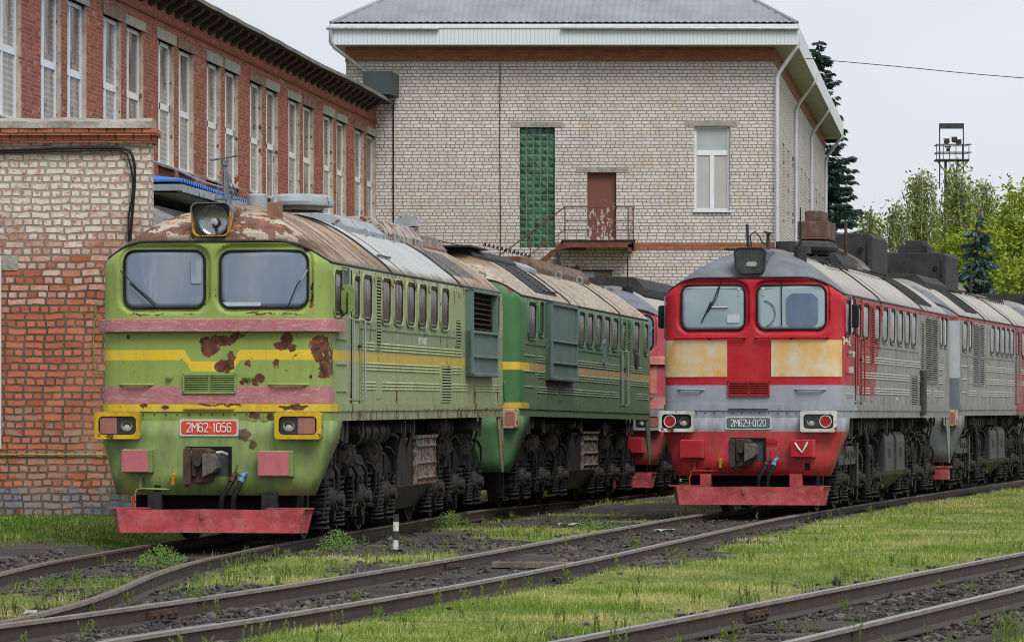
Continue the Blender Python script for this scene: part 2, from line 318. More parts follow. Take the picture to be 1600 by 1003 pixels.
def shell(root, body, roof, cab):
    zs = sorted(set([round(1.58+.04*i, 3) for i in range(34)]+[round(2.92+.02*i, 3) for i in range(50)]+[3.9+.035*i for i in range(14)]+[4.39, 4.42]))
    a = SA if cab else .42
    tf = list(np.linspace(-.955, .955, 110)); tc = [.972, .985, .993, .9975, .9993, .9999, 1.0]
    ts = [-t for t in reversed(tc)]+tf+tc
    us = list(np.linspace(.62, 15.9, 60)); V = []; nr = None
    for z in zs:
        W = ip(WZ, z); F = ip(FZ, z) if cab else ip(RZ, z); R = ip(RZ, z); row = []
        for t in ts:
            u = F+a*(1-(1-abs(t)**SN)**(1/SN))
            if cab and 2.9 < z < 3.9:
                dep = 0
                for (cx, cz, ww, hh, rr) in RECS: dep += .05*sst(.5-sd_rr(t*W, z, cx, cz, ww, hh, rr)/.05)
                u += dep
            row.append((t*W, u, z))
        u0 = F+a
        for k in us[1:]: row.append((W, u0+(L-R-.35-u0)*(k-.62)/15.28, z))
        for t in [.995, .97, .92, .85, .6, 0, -.6, -.85, -.92, -.97, -.995]: row.append((t*W, L-R-.35*(1-abs(t)**SN)**(1/SN), z))
        for k in reversed(us[1:]): row.append((-W, u0+(L-R-.35-u0)*(k-.62)/15.28, z))
        V.append(row)
    nr = len(V[0]); bm = MB(); rm = MB(); bv = {}; rv = {}
    flat = [p for r in V for p in r]
    def addf(mb, mp, idx):
        f = []
        for i in idx:
            if i not in mp: mp[i] = len(mb.v); mb.v.append(flat[i])
            f.append(mp[i])
        mb.f.append(tuple(f))
    for j in range(len(zs)-1):
        for i in range(nr):
            idx = (j*nr+i, j*nr+(i+1) % nr, (j+1)*nr+(i+1) % nr, (j+1)*nr+i)
            cz = (zs[j]+zs[j+1])/2; cv = (flat[idx[0]][0]+flat[idx[2]][0])/2
            if cz > bnd(cv): addf(rm, rv, idx)
            else: addf(bm, bv, idx)
    addf(rm, rv, tuple(range((len(zs)-1)*nr, len(zs)*nr)))
    bo = bm.build('body_shell', body, root, 40); ro = rm.build('roof', roof, root, 40)
    # drip moulding between body and roof
    v_ = 1.4555; zc = 3.607; pts = []
    for k in range(30): pts.append((-v_, L-.4-(L-.4-a)*k/29, zc))
    for k in range(61):
        v = -v_+.004+(2*v_-.008)*k/60; z = bnd(v)
        F = (ip(FZ, z) if cab else ip(RZ, z)); W = ip(WZ, z); t = min(.9999, abs(v)/W); pts.append((v, F+a*(1-(1-t**SN)**(1/SN))-.006, z))
    for k in range(30): pts.append((v_, a+(L-.4-a)*k/29, zc))
    MB().tube(pts, .017, 6).build('drip_moulding', M['under'] if cab else M['under2'], root, 60)
    return bo, ro
def fpath(v0, v1, ur=None, ul=None, off=0., W=1.475, a=SA):
    pts = []
    if ul: pts += [(-W-off, u) for u in np.linspace(ul, a, 4)[:-1]]
    vs = [v for v in list(np.linspace(-.955*W, .955*W, 41))+[s*t*W for s in (-1, 1) for t in (.972, .985, .993, .9975, .9993, .9999)] if v0 < v < v1]
    if v0 > -W*.99: vs.append(v0)
    if v1 < W*.99: vs.append(v1)
    for v in sorted(vs):
        t = min(.99995, abs(v)/W); u = a*(1-(1-t**SN)**(1/SN))
        nx = (abs(v)/W)**4*(1 if v > 0 else -1); nu = -max(0., 1-t**SN)**.8; l = sqrt(nx*nx+nu*nu); pts.append((v+off*nx/l, u+off*nu/l))
    if ur: pts += [(W+off, u) for u in np.linspace(a, ur, 5)]
    return pts
def strip(mb, z0, z1, path_in, path_out):
    n = len(path_in); vs = []
    for (p, q) in zip(path_in, path_out): vs += [(p[0], p[1], z0), (q[0], q[1], z0), (q[0], q[1], z1), (p[0], p[1], z1)]
    fs = []
    for i in range(n-1):
        for k in range(4): fs.append((i*4+k, i*4+(k+1) % 4, (i+1)*4+(k+1) % 4, (i+1)*4+k))
    fs += [(3, 2, 1, 0), tuple((n-1)*4+k for k in range(4))]
    return mb.add(vs, fs)
def band(mb, z0, z1, v0, v1, th, ur=None, ul=None, base=0.): return strip(mb, z0, z1, fpath(v0, v1, ur, ul, base-.02), fpath(v0, v1, ur, ul, base+th))
def arc_roof(u, off=.01, va=None):
    pts = [(ip(WZ, z)+off, u, z) for z in np.linspace(3.58, 4.42, 18)]
    return pts+[(-p[0], p[1], p[2]) for p in reversed(pts)]

_spr = MB(); _spr.tube([(.115*cos(t), .115*sin(t), .30*k/70) for k in range(71) for t in [2*pi*k/14]], .021, 6)
_spr.cyl((0, 0, -.03), (0, 0, .0), .14, 14).cyl((0, 0, .30), (0, 0, .335), .14, 14)
SPR = None; WHL = None; AXB = None
def bogie(root, c, style):
    global SPR, WHL, AXB
    mb = MB()
    for s in (-1, 1):
        mb.box(s*1.0-.05, s*1.0+.05, c-2.75, c+2.75, .78, 1.02)
        mb.box(s*1.08-.03, s*1.08+.03, c-2.5, c+2.5, .80, .83)
        for du in (-2.1, 0, 2.1):
            mb.prism([(c+du-.75, .80), (c+du-.62, .95), (c+du-.18, 1.10), (c+du+.18, 1.10), (c+du+.62, .95), (c+du+.75, .80)], 0, s*1.06, s*1.16)
            for e in (-.26, .26): mb.prism([(c+du+e-.05, .25), (c+du+e+.05, .25), (c+du+e+.07, .8), (c+du+e-.07, .8)], 0, s*1.02, s*1.17)
            mb.box(s*1.05-.06, s*1.05+.08, c+du-.75, c+du+.75, .34, .40)
            for e in (-1.02, 1.02):
                mb.box(s*.98-.05, s*.98+.07, c+du+e-.05, c+du+e+.05, .18, .8); mb.box(s*.9, s*1.0, c+du+e-.13, c+du+e+.13, .25, .75)
    for e in (-2.7, -1.05, 1.05, 2.7): mb.box(-1.0, 1.0, c+e-.08, c+e+.08, .62, 1.0)
    mb.box(-.55, .55, c-2.3, c+2.3, .35, .95)
    mb.build('bogie_frame', M['under'], root, None, .01)
    for du in (-2.1, 0, 2.1):
        if WHL is None:
            wb = MB()
            prof = [(.62, .04), (.62, .17), (.66, .20), (.665, .47), (.66, .555), (.69, .555), (.70, .525), (.80, .515), (.80, .47), (.75, .44), (.735, .24), (.78, .20), (.78, .09), (.98, .08), (.98, .02)]
            n = 40
            for s in (-1, 1):
                b0 = len(wb.v)
                for (x, r) in prof: wb.v += [(s*x, r*cos(2*pi*k/n), r*sin(2*pi*k/n)) for k in range(n)]
                for j in range(len(prof)-1):
                    for k in range(n): wb.f.append((b0+j*n+k, b0+j*n+(k+1) % n, b0+(j+1)*n+(k+1) % n, b0+(j+1)*n+k))
            wb.cyl((-.7, 0, 0), (.7, 0, 0), .09, 14)
            WHL = wb.build('wheelset', M['wheel'], root, 35); WHL.location = (0, c+du, .525)
            ab = MB().cyl((.95, 0, 0), (1.22, 0, 0), .17, 20); ab.box(.95, 1.16, -.24, .24, -.10, .12); ab.cyl((1.2, 0, 0), (1.25, 0, 0), .14, 16)
            for k in range(6): ab.cyl((1.25, .1*cos(k*pi/3), .1*sin(k*pi/3)), (1.265, .1*cos(k*pi/3), .1*sin(k*pi/3)), .014, 6)
            AXB = ab.build('axle_box', M['under2'], root, 35); AXB.location = (0, c+du, .525)
            SPR = _spr.build('coil_spring', M['under'], root, 60); SPR.location = (1.11, c+du-.5, .44)
            inst(SPR, root, (1.11, c+du+.5, .44))
            cp = MB().cyl((1.22, 0, 0), (1.34, 0, 0), .085, 16).build('axle_end', M['rustface'], root, 35); cp.location = (0, c+du, .525); M['_cap'] = cp
        else:
            inst(WHL, root, (0, c+du, .525)); inst(AXB, root, (0, c+du, .525)); inst(M['_cap'], root, (0, c+du, .525))
            for e in (-.5, .5): inst(SPR, root, (1.11, c+du+e, .44))
        o = inst(AXB, root, (0, c+du, .525), rot=(0, 0, pi))
    for e in (-2.62, 2.62): inst(SPR, root, (1.10, c+e, .19))
    for e in (-1.55, 1.55): inst(SPR, root, (1.14, c+e, .20), (.8, .8, .8))
    bc = MB()
    for e in (-1.15, 1.0) if style == 'g' else (-1.6, -.9, .9, 1.5):
        r = .19 if style == 'g' else .15; z = 1.12 if style == 'g' else .95
        bc.cyl((1.13, c+e-.35, z), (1.13, c+e+.1, z), r*.72, 20).cyl((1.13, c+e-.02, z), (1.13, c+e+.05, z), r, 24).cyl((1.13, c+e-.42, z), (1.13, c+e-.35, z), r*.45, 14)
        bc.cyl((1.13, c+e-.33, z), (1.13, c+e-.29, z), r, 24)
        for k in range(8): bc.cyl((1.13+r*.85*cos(k*pi/4), c+e-.36, z+r*.85*sin(k*pi/4)), (1.13+r*.85*cos(k*pi/4), c+e-.28, z+r*.85*sin(k*pi/4)), .014, 6)
    bc.build('brake_cylinder', M['under2'], root, 35)
    pp = MB()
    for k in range(7):
        e = -2.4+k*.75+random.uniform(-.1, .1); z = random.uniform(.95, 1.35)
        pp.tube([(1.16, c+e, z), (1.22, c+e+.15, z-.02), (1.25, c+e+.3, z-.12), (1.25, c+e+.35, z-.35), (1.2, c+e+.36, z-.5)], random.choice([.016, .022, .03]), 8)
    for s_ in (0, 1): pp.tube([(1.1, c-2.4, 1.22-.1*s_), (1.1, c-1.4, 1.2-.1*s_), (1.18, c-.9, 1.15), (1.2, c-.2, 1.28), (1.1, c+1, 1.3-.06*s_), (1.1, c+2.3, 1.25)], .02, 8)
    for e in (-2.1, 0, 2.1): pp.tube([(1.19, c+e-.75, .3), (1.22, c+e-.72, .55), (1.2, c+e-.68, .85)], .014, 6); pp.prism([(c+e+.72, .12), (c+e+.80, .12), (c+e+.86, .42), (c+e+.66, .42)], 0, 1.0, 1.1)
    pp.build('brake_rigging', M['under'], root, 50)
def springrect(mb, x0, x1, z0, z1, uu): pass

def side_window(root, u0, u1, z0, z1, frame, gmat=None, v=1.475, r=.10):
    cu, cz, w, h = (u0+u1)/2, (z0+z1)/2, u1-u0, z1-z0
    out = rrect(cu, cz, w+.16, h+.13, r+.06); mid = rrect(cu, cz, w+.05, h+.05, r+.01); inn = rrect(cu, cz, w-.02, h-.02, r-.02)
    fm = MB(); fm.tube([(v+.004, a, b) for a, b in out]+[(v+.004, *out[0])], .020, 6, False)
    fo = fm.build('window_frame', frame, root, 60)
    gk = MB(); gk.tube([(v+.004, a, b) for a, b in mid]+[(v+.004, *mid[0])], .014, 6, False).build('gasket', M['black'], fo, 60)
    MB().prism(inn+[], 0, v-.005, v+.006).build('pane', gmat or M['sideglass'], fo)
    return fo
def louvre(root, u0, u1, z0, z1, mat, n=None, v=1.475, cols=1, name='louvre'):
    mb = MB(); n = n or int((z1-z0)/.042); d = (z1-z0)/n
    mb.box(v, v+.02, u0-.03, u0, z0-.03, z1+.03).box(v, v+.02, u1, u1+.03, z0-.03, z1+.03).box(v, v+.02, u0, u1, z0-.03, z0).box(v, v+.02, u0, u1, z1, z1+.03)
    for k in range(1, cols): c = u0+(u1-u0)*k/cols; mb.box(v, v+.024, c-.03, c+.03, z0, z1)
    for k in range(n):
        z = z0+k*d; mb.add([(v+.004, u0, z+d*.75), (v+.004, u1, z+d*.75), (v+.028, u1, z+d*.3), (v+.028, u0, z+d*.3), (v+.004, u0, z+d*.9), (v+.004, u1, z+d*.9)], [(0, 3, 2, 1), (3, 4, 5, 2), (0, 4, 3), (1, 2, 5)])
    o = mb.build(name, mat, root); MB().box(v-.003, v+.003, u0, u1, z0, z1).build('louvre_backing', M['void'], o)
    return o
def belts(root, spans, mat, name='trim_rib'):
    """spans: (u0, u1, z_top) groups of three raised beads"""
    mb = MB()
    for (u0, u1, zt, n) in spans:
        for k in range(n):
            z = zt-.014-k*.043; mb.tube([(1.476, u0, z), (1.476, u1, z)], .0125, 8)
    return mb.build(name, mat, root, 60)
def text_mesh(txt, size, parent, mat, loc, rot, sx=1., ext=.002, name='lettering', bold=0):
    cu = bpy.data.curves.new(name, 'FONT'); cu.body = txt; cu.size = size; cu.extrude = ext; cu.align_x = 'CENTER'; cu.align_y = 'CENTER'; cu.offset = bold
    to = bpy.data.objects.new(name, cu); C.objects.link(to); bpy.context.view_layer.update()
    me = bpy.data.meshes.new_from_object(to.evaluated_get(bpy.context.evaluated_depsgraph_get())); bpy.data.objects.remove(to)
    me.materials.clear(); me.materials.append(mat)
    o = bpy.data.objects.new(name, me); C.objects.link(o); o.parent = parent; o.location = loc; o.rotation_euler = rot; o.scale = (sx, 1, 1); return o

GL = {'2': [[(0, .8), (.1, .95), (.5, 1), (.9, .93), (1, .75), (.85, .55), (0, 0), (1, 0)]], 'M': [[(0, 0), (0, 1), (.5, .45), (1, 1), (1, 0)]],
 '6': [[(1, .82), (.9, .96), (.5, 1), (.1, .95), (0, .8), (0, .2), (.1, .05), (.5, 0), (.9, .05), (1, .2), (1, .4), (.9, .53), (.5, .57), (.05, .5)]], '-': [[(.1, .48), (.9, .48)]],
 '1': [[(.2, .8), (.6, 1), (.6, 0)]], '0': [[(.5, 1), (.1, .93), (0, .8), (0, .2), (.1, .07), (.5, 0), (.9, .07), (1, .2), (1, .8), (.9, .93), (.5, 1)]],
 '5': [[(.95, 1), (.1, 1), (.05, .55), (.5, .62), (.9, .55), (1, .4), (1, .2), (.9, .05), (.5, 0), (.1, .05), (0, .15)]], 'Y': [[(0, 1), (0, .6), (.15, .5), (1, .5)], [(1, 1), (1, .15), (.85, 0), (.2, 0)]],
 'T': [[(0, 1), (1, 1)], [(.5, 1), (.5, 0)]], 'C': [[(0, 1), (0, 0), (.9, 0), (1, -.15)], [(.8, 1), (.8, 0)]], 'm': [[(0, 0), (0, .7), (.5, .3), (1, .7), (1, 0)]], 'H': [[(0, 1), (0, .5), (1, .5)], [(1, 1), (1, 0)]], 'E': [[(1, 1), (0, 1), (0, 0), (1, 0)], [(0, .5), (.8, .5)]], 'P': [[(0, 0), (0, 1), (.9, 1), (.9, 0)]]}
def plate_text(root, txt, cx, cz, y, h, w_, gap, name='plate_number', r=.0068, axis='x', mat=None):
    gw = lambda c: w_*(.55 if c in '-1' else 1.35 if c in 'Mm' else 1); tot = sum(gw(c)+gap for c in txt)-gap; x = cx-tot/2
    for c in txt:
        ww = gw(c); mb = MB()
        for st in GL[c]:
            P = [(x+a*ww, y, cz-h/2+b*h) if axis == 'x' else (y, x+a*ww, cz-h/2+b*h) for a, b in st]
            for p_, q_ in zip(P, P[1:]): mb.cyl(p_, q_, r, 6)
        mb.build(name, mat or M['plateink'], root, 60); x += ww+gap
def lamp_cluster(root, v0, v1, z0, z1, fmat, side, style, uo=-.13, bodymat=None):
    cv, cz, w, h = (v0+v1)/2, (z0+z1)/2, v1-v0, z1-z0; uf = uo
    mb = MB(); o = rrect(cv, cz, w, h, .035, 4); i = rrect(cv, cz, w-.11, h-.11, .06, 4); n = len(o)
    vs = [(a, uf, b) for a, b in o]+[(a, uf, b) for a, b in i]+[(a, uf+.05, b) for a, b in i]+[(a, uf+.05, b) for a, b in o]
    fs = []
    for k in range(n):
        q = (k+1) % n; fs += [(k, q, n+q, n+k), (n+k, n+q, 2*n+q, 2*n+k), (3*n+k, 3*n+q, q, k)]
    fr = mb.add(vs, fs).build('lamp_frame', fmat, root)
    MB().prism(rrect(cv, cz, w-.02, h-.02, .03, 4), 1, uf+.04, .35).build('lamp_housing', bodymat, fr)
    MB().tube([(a, uf+.012, b) for a, b in i]+[(i[0][0], uf+.012, i[0][1])], .013, 6, False).build('gasket', M['black'], fr, 60)
    red = cv-side*0+(-w*.19 if side < 0 else w*.19); wh = cv+(w*.2 if side < 0 else -w*.2)
    MB().prism(rrect(cv, cz, w-.1, h-.1, .05, 4), 1, uf+.038, uf+.05).build('lamp_back', M['lamplens'], fr)
    lm = MB(); lm.cyl((wh, uf+.032, cz), (wh, uf+.038, cz), min(.085, h/2-.07), 24); lm.build('reflector_rim', M['under2'], fr, 40)
    b = MB(); nn = 20; R = min(.075, h/2-.08)
    for j in range(6):
        r = R*(1-j/6); b.v += [(wh+r*cos(2*pi*k/nn), uf+.03+.0012*j, cz+r*sin(2*pi*k/nn)) for k in range(nn)]
    for j in range(5):
        for k in range(nn): b.f.append((j*nn+k, j*nn+(k+1) % nn, (j+1)*nn+(k+1) % nn, (j+1)*nn+k))
    b.f.append(tuple(5*nn+k for k in range(nn))); b.build('reflector', M['reflector'], fr, 60)
    MB().cyl((wh+.0, uf+.02, cz-.035), (wh, uf+.03, cz-.035), .03, 16, r1=.045).build('bulb_or_glow', M['bulb_or_glow'], fr, 60)
    if style == 'round':
        MB().cyl((red, uf+.016, cz), (red, uf+.03, cz), .088, 28).build('tail_lamp', M['redlens'], fr, 40)
        MB().tube([(red+.095*cos(2*pi*k/28), uf+.014, cz+.095*sin(2*pi*k/28)) for k in range(29)], .008, 6, False).build('tail_lamp_ring', M['white'], fr, 60)
    else:
        MB().prism([(red-w*.19, cz-h/2+.055), (red+w*.18, cz-h/2+.055), (red+w*.18, cz+h/2-.055), (red-w*.19, cz+h/2-.055)], 1, uf+.012, uf+.03).build('tail_lamp', M['pinklens'], fr)
    return fr
M['reflector'] = worn('dull reflector bowl', (.30, .32, .32), .2, 30, (.1, .1, .1), .3, rough=.16, metal=.95)
M['bulb_or_glow'] = worn('bulb glass', (.34, .34, .30), .2, 40, rough=.15)
M['redlens'] = worn('red tail lens', (.30, .02, .03), .25, 20, (.05, .03, .03), .3, rough=.35)
M['pinklens'] = worn('faded pink tail lens', (.30, .13, .11), .2, 6, (.15, .05, .04), .3, rough=.5)

M['hlglass'] = worn('dark lamp glass', (.045, .052, .052), .35, 7, (.09, .09, .085), .5, rough=.2)
M['hlback'] = worn('headlight back with painted sky grey', (.055, .06, .06), .4, 12, (.12, .12, .11), .5, rough=.3)  # grey lifted to paint sky reflected in the headlight glass

def hlg1():
    m = NT('chipped headlight rim', .6); c = m.mix(m.ramp(m.ma('ADD', m.Z, m.mul(m.noise(7), .2)), 4.27, 4.37), m.mix(m.gt(m.noise(9, detail=5), .5), (.34, .13, .035), (.5, .31, .03)), (.13, .12, .12)); return m.out(c)
M['hlg1'] = hlg1()
def headlight(root, fmat, bodymat, dull=False):
    v, z, w, h, uf = -.015, 4.145, .53, .43, -.02
    o = [(v-.255, z+.20), (v-.235, z-.12), (v-.15, z-.21), (v+.15, z-.21), (v+.235, z-.12), (v+.255, z+.20)]
    def rp(s, n=5):
        out = []
        for (sx, sz, a0, ww) in ((1, 1, 0, w), (-1, 1, pi/2, w), (-1, -1, pi, w*.90), (1, -1, 3*pi/2, w*.90)):
            for i in range(n+1):
                a = a0+pi/2*i/n; r = .085; out.append((v+sx*(ww/2-r)*1.0+r*cos(a), z+sz*(h/2-r)+r*sin(a)))
        return [(v+(a-v)*s, z+(b-z)*s) for a, b in out]
    A = rp(1.0); B = rp(.945); n = len(A)
    vs = [(a, uf, b) for a, b in A]+[(a, uf, b) for a, b in B]+[(a, uf+.115, b) for a, b in B]+[(a, uf+.12, b) for a, b in A]
    fs = []
    for k in range(n):
        q = (k+1) % n; fs += [(k, q, n+q, n+k), (n+k, n+q, 2*n+q, 2*n+k), (3*n+k, 3*n+q, q, k)]
    fr = MB().add(vs, fs).build('headlight_frame', fmat, root, 30)
    # housing tapers back into the roof
    A2 = rp(.97); hb = MB(); hb.v = [(a, uf+.05, b) for a, b in A2]+[(v+(a-v)*1.05, 1.6, 4.30+(b-z)*.3) for a, b in A2]
    hb.f = [(k, (k+1) % n, n+(k+1) % n, n+k) for k in range(n)]; hb.build('headlight_housing', bodymat, root, 40)
    MB().prism(rp(.93), 1, uf+.1, uf+.13).build('headlight_back', M['hlback'], fr)
    if dull:
        MB().prism(rp(.94), 1, uf+.02, uf+.035).build('lamp_glass', M['hlglass'], fr); MB().prism(rrect(v+.03, z-.055, .17, .075, .03, 3), 1, uf+.017, uf+.03).build('bulb_or_glow', M['bulb_or_glow'], fr); return fr  # opaque dark pane; the small pale patch paints a dim lamp glow
    b = MB(); nn = 28; R = .20
    for j in range(7):
        r = R*cos(j/7*pi/2); b.v += [(v+.03+r*cos(2*pi*k/nn), uf+.042+.055*sin(j/7*pi/2), z-.01+r*sin(2*pi*k/nn)) for k in range(nn)]
    for j in range(6):
        for k in range(nn): b.f.append((j*nn+k, j*nn+(k+1) % nn, (j+1)*nn+(k+1) % nn, (j+1)*nn+k))
    b.f.append(tuple(6*nn+k for k in range(nn))); b.build('reflector', M['reflector'], fr, 60)
    MB().tube([(v+.03+R*cos(2*pi*k/28), uf+.04, z-.01+R*sin(2*pi*k/28)) for k in range(29)], .004, 6, False).build('reflector_ring', M['reflector'], fr, 60)
    MB().cyl((v+.04, uf+.02, z-.035), (v+.04, uf+.03, z-.035), .035, 18, r1=.05).build('bulb_or_glow', M['bulb_or_glow'], fr, 60)
    MB().box(v+.025, v+.05, uf+.01, uf+.05, z-.11, z-.06).build('bulb_holder', M['under'], fr)

def spring_hose(root, v, mat, lean):
    mb = MB(); mb.tube([(v, -.03, .88), (v-.01, -.10, .84), (v-.05*lean, -.16, .74), (v-.13*lean, -.17, .62), (v-.16*lean, -.15, .48), (v-.14*lean, -.12, .40), (v-.12*lean, -.11, .36)], [.022, .028, .033, .034, .034, .032, .022], 10)
    o = mb.build('brake_hose', M['black'], root, 50)
    k = MB(); k.cyl((v-.02, -.10, .86), (v+.03, -.04, .91), .035, 10); k.cyl((v+.01, -.07, .88), (v+.045, -.08, 1.02), .008, 6); k.cyl((v-.03, -.13, .80), (v-.01, -.10, .85), .04, 10)
    k.build('valve', mat, root, 40); MB().cyl((v-.12*lean, -.12, .32), (v-.12*lean, -.10, .38), .035, 10).build('hose_coupling', M['rustbrown'], o, 40)

def coupler(root, mat):
    b = MB(); b.box(-.33, -.30, -.06, .1, .84, 1.25).box(.23, .26, -.06, .1, .84, 1.25).box(-.30, .23, -.06, .1, 1.22, 1.25).box(-.33, .26, -.01, .02, .80, 1.24)
    b.box(-.42, .42, .0, .03, .84, .94)
    b.build('coupler_pocket', M['void'], root)
    MB().prism(rrect(-.035, 1.06, .58, .36, .03, 3), 1, -.022, -.004).build('coupler_plate', worn('slate coupler plate', (.05, .06, .065), .3, 6, (.12, .10, .08), .4, rough=.6), root)
    k = MB(); k.prism(rrect(-.235, 1.0, .085, .47, .02, 3), 1, -.46, -.36); k.prism([(-.20, .78), (.02, .80), (.06, .95), (.05, 1.2), (-.02, 1.23), (-.20, 1.235)], 1, -.34, -.02)
    k.cyl((-.235, -.40, .74), (-.235, -.40, .79), .03, 10); k.build('coupler', mat, root, None, .012)
    MB().prism(rrect(-.15, 1.02, .05, .28, .015, 3), 1, -.40, -.34).cyl((-.10, -.34, 1.04), (-.10, -.44, 1.04), .04, 14).build('coupler_lock', M['under2'], root, 40)
    MB().prism([(-.04, .86), (.10, .93), (.145, .98), (.135, 1.12), (.09, 1.16), (-.04, 1.16)], 1, -.43, -.05).build('coupler_jaw', worn('worn cast steel', (.09, .08, .075), .35, 14, (.20, .17, .14), .5, rough=.6), root, None, .01)
    MB().tube([(-.1, -.3, 1.21), (.0, -.25, 1.19), (.08, -.35, 1.14), (.11, -.38, 1.10)], .006, 5).build('release_chain', M['steel'], root)

def loco(name_label, X, Z, yaw, dz, pitch, cfg):
    root = thing('diesel_locomotive', name_label, 'locomotive', (X, Z, dz), -yaw, 'diesel locomotive sections in the yard', rx=pitch)
    B, cab, st = cfg['body'], cfg['cab'], cfg['style']
    shell(root, B, cfg['roof'], cab)
    # sole bar and ledge
    mb = MB(); a_ = SA if cab else .42
    strip(mb, 1.695, 1.792, fpath(-2, 2, L-.35, L-.35, -.02, a=a_), fpath(-2, 2, L-.35, L-.35, .022, a=a_)); mb.build('ledge_beam', B, root, 40)
    mb = MB(); strip(mb, 1.572, 1.693, fpath(-2, 2, L-.35, L-.35, -.02, a=a_), fpath(-2, 2, L-.35, L-.35, .006, a=a_)); mb.build('sole_bar', B, root, 40)
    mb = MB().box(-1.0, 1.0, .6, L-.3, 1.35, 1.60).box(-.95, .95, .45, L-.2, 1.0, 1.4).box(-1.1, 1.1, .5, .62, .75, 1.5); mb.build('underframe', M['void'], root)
    # apron
    ap = MB(); lev = [1.575, 1.35, 1.28, 1.1, .9, .63]; hw = [1.475, 1.475, 1.465, 1.41, 1.35, 1.27]; ext = [1.15, .92, .85, .70, .55, .32]; rows = []
    for z, W, e in zip(lev, hw, ext):
        rows.append([(-W, e)]+fpath(-2, 2, None, None, .002, W=W, a=min(e-.02, .40 if z > 1 else .28))+[(W, e)])
    n = min(len(r) for r in rows)
    for r, z in zip(rows, lev): ap.v += [(p[0], p[1], z) for p in r[:n-1]+[r[-1]]]
    for j in range(len(lev)-1):
        for i in range(n-1): ap.f.append((j*n+i, j*n+i+1, (j+1)*n+i+1, (j+1)*n+i))
    ao = ap.build('apron', cfg['apron'], root, 50); sm = ao.modifiers.new('thick', 'SOLIDIFY'); sm.thickness = .012
    # rear apron flange
    rp = MB(); rp.prism([(L-.75, 1.57), (L-.05, 1.57), (L-.05, .66), (L-.2, .66)], 0, 1.44, 1.462).prism([(L-.75, 1.57), (L-.05, 1.57), (L-.05, .66), (L-.2, .66)], 0, -1.462, -1.44); rp.build('rear_apron', B, root)
    MB().box(-.6, .6, L, L+.98, 1.9, 3.6).box(-.3, .3, L-.3, L+1.1, .85, 1.1).build('gangway_bellows', M['black'], root)
    # under gear
    bogie(root, 4.185, cfg['kind']); bogie(root, 12.785, cfg['kind'])
    tk = MB()
    if cfg['kind'] == 'g':
        tk.prism([(1.27, 1.30), (1.27, .60), (1.0, .24), (-1.0, .24), (-1.27, .60), (-1.27, 1.30)], 1, 6.9, 10.1); tk.build('fuel_tank', M['tank'], root, None, .03)
        MB().box(1.272, 1.278, 6.9, 10.1, .595, .605).box(.8, 1.272, 6.88, 6.90, .595, .61).build('tank_seam', M['under2'], root)
        bt = MB(); bt.box(1.27, 1.31, 8.15, 10.0, .60, 1.30)
        bt.build('battery_cover', M['battery'], root, None, .01)
        g = MB()
        for z in (.70, .92, 1.17): g.tube([(1.325, 8.2, z), (1.325, 9.95, z)], .022, 8)
        for u in (8.2, 8.75, 9.35, 9.95): g.box(1.31, 1.325, u-.03, u+.03, .61, 1.29)
        g.box(1.28, 1.345, 8.1, 10.05, 1.285, 1.33); g.build('battery_rail', M['battery'], root, 50)
        pc = MB(); pc.tube([(.9, 6.7, 1.32), (1.05, 6.75, 1.38), (1.2, 6.9, 1.34), (1.25, 7.1, 1.28)], .03, 8); pc.cyl((1.0, 8.3, 1.36), (1.25, 8.3, 1.37), .055, 12); pc.build('filler_pipe', M['rustbrown'], root, 50)
        for (u0, u1) in ((3.9, 6.2), (10.3, 12.2)):
            t = MB(); t.cyl((1.08, u0, 1.40), (1.08, u1, 1.40), .185, 24)
            for f in (.12, .35, .62, .88): t.cyl((1.08, u0+(u1-u0)*f-.02, 1.40), (1.08, u0+(u1-u0)*f+.02, 1.40), .20, 24)
            t.build('air_reservoir', M['under'], root, 40)
    else:
        for (u0, u1) in ((6.95, 8.3), (8.62, 9.9)):
            t = MB(); pf = [(1.16, 1.33), (1.26, 1.31), (1.32, 1.24), (1.335, 1.15), (1.335, .62), (1.31, .54), (1.02, .27), (.9, .24), (-.9, .24), (-1.3, .54), (-1.335, 1.2), (-1.2, 1.33)]
            t.prism(pf, 1, u0, u1); t.build('fuel_tank', M['tankr'], root, None, .035)
            MB().box(1.335, 1.345, (u0+u1)/2-.12, (u0+u1)/2+.12, .86, 1.02).build('tank_window', M['black'], root)
        t = MB().box(-1.1, 1.1, 8.28, 8.64, .3, 1.25); t.build('tank_saddle', M['under'], root)
        for (u0, u1) in ((4.5, 6.4), (9.9, 11.6)):
            t = MB(); t.cyl((1.08, u0, 1.42), (1.08, u1, 1.42), .20, 24)
            for f in (.1, .3, .5, .7, .9): t.cyl((1.08, u0+(u1-u0)*f-.02, 1.42), (1.08, u0+(u1-u0)*f+.02, 1.42), .215, 24)
            t.build('air_reservoir', M['under2'], root, 40)
        b = MB().box(1.15, 1.26, 1.4, 3.6, .78, 1.10); b.box(1.12, 1.28, 3.55, 3.75, .40, 1.15); b.tube([(1.2, 4.6, 1.5), (1.28, 4.7, 1.2), (1.3, 4.75, .9), (1.28, 4.8, .55), (1.25, 4.85, .35)], .055, 10)
        b.build('cable_box', M['under'], root, None, .012)
    hang = MB()
    for u in [1.3, 1.55, 1.9, 3.1, 6.6, 7.4, 10.4, 13.6, 14.1]:
        hang.box(1.38, 1.42, u-.04, u+.04, random.uniform(1.22, 1.42), 1.58); hang.box(1.15, 1.38, u-.15, u+.1, 1.38, 1.5)
        hang.tube([(1.3, u, 1.55), (1.34, u+.08, 1.35), (1.28, u+.2, 1.18), (1.25, u+.25, .95)], .016, 6)
    hang.build('hanger', M['under2'], root)
    # ---- side fittings
    W7 = cfg['windows']
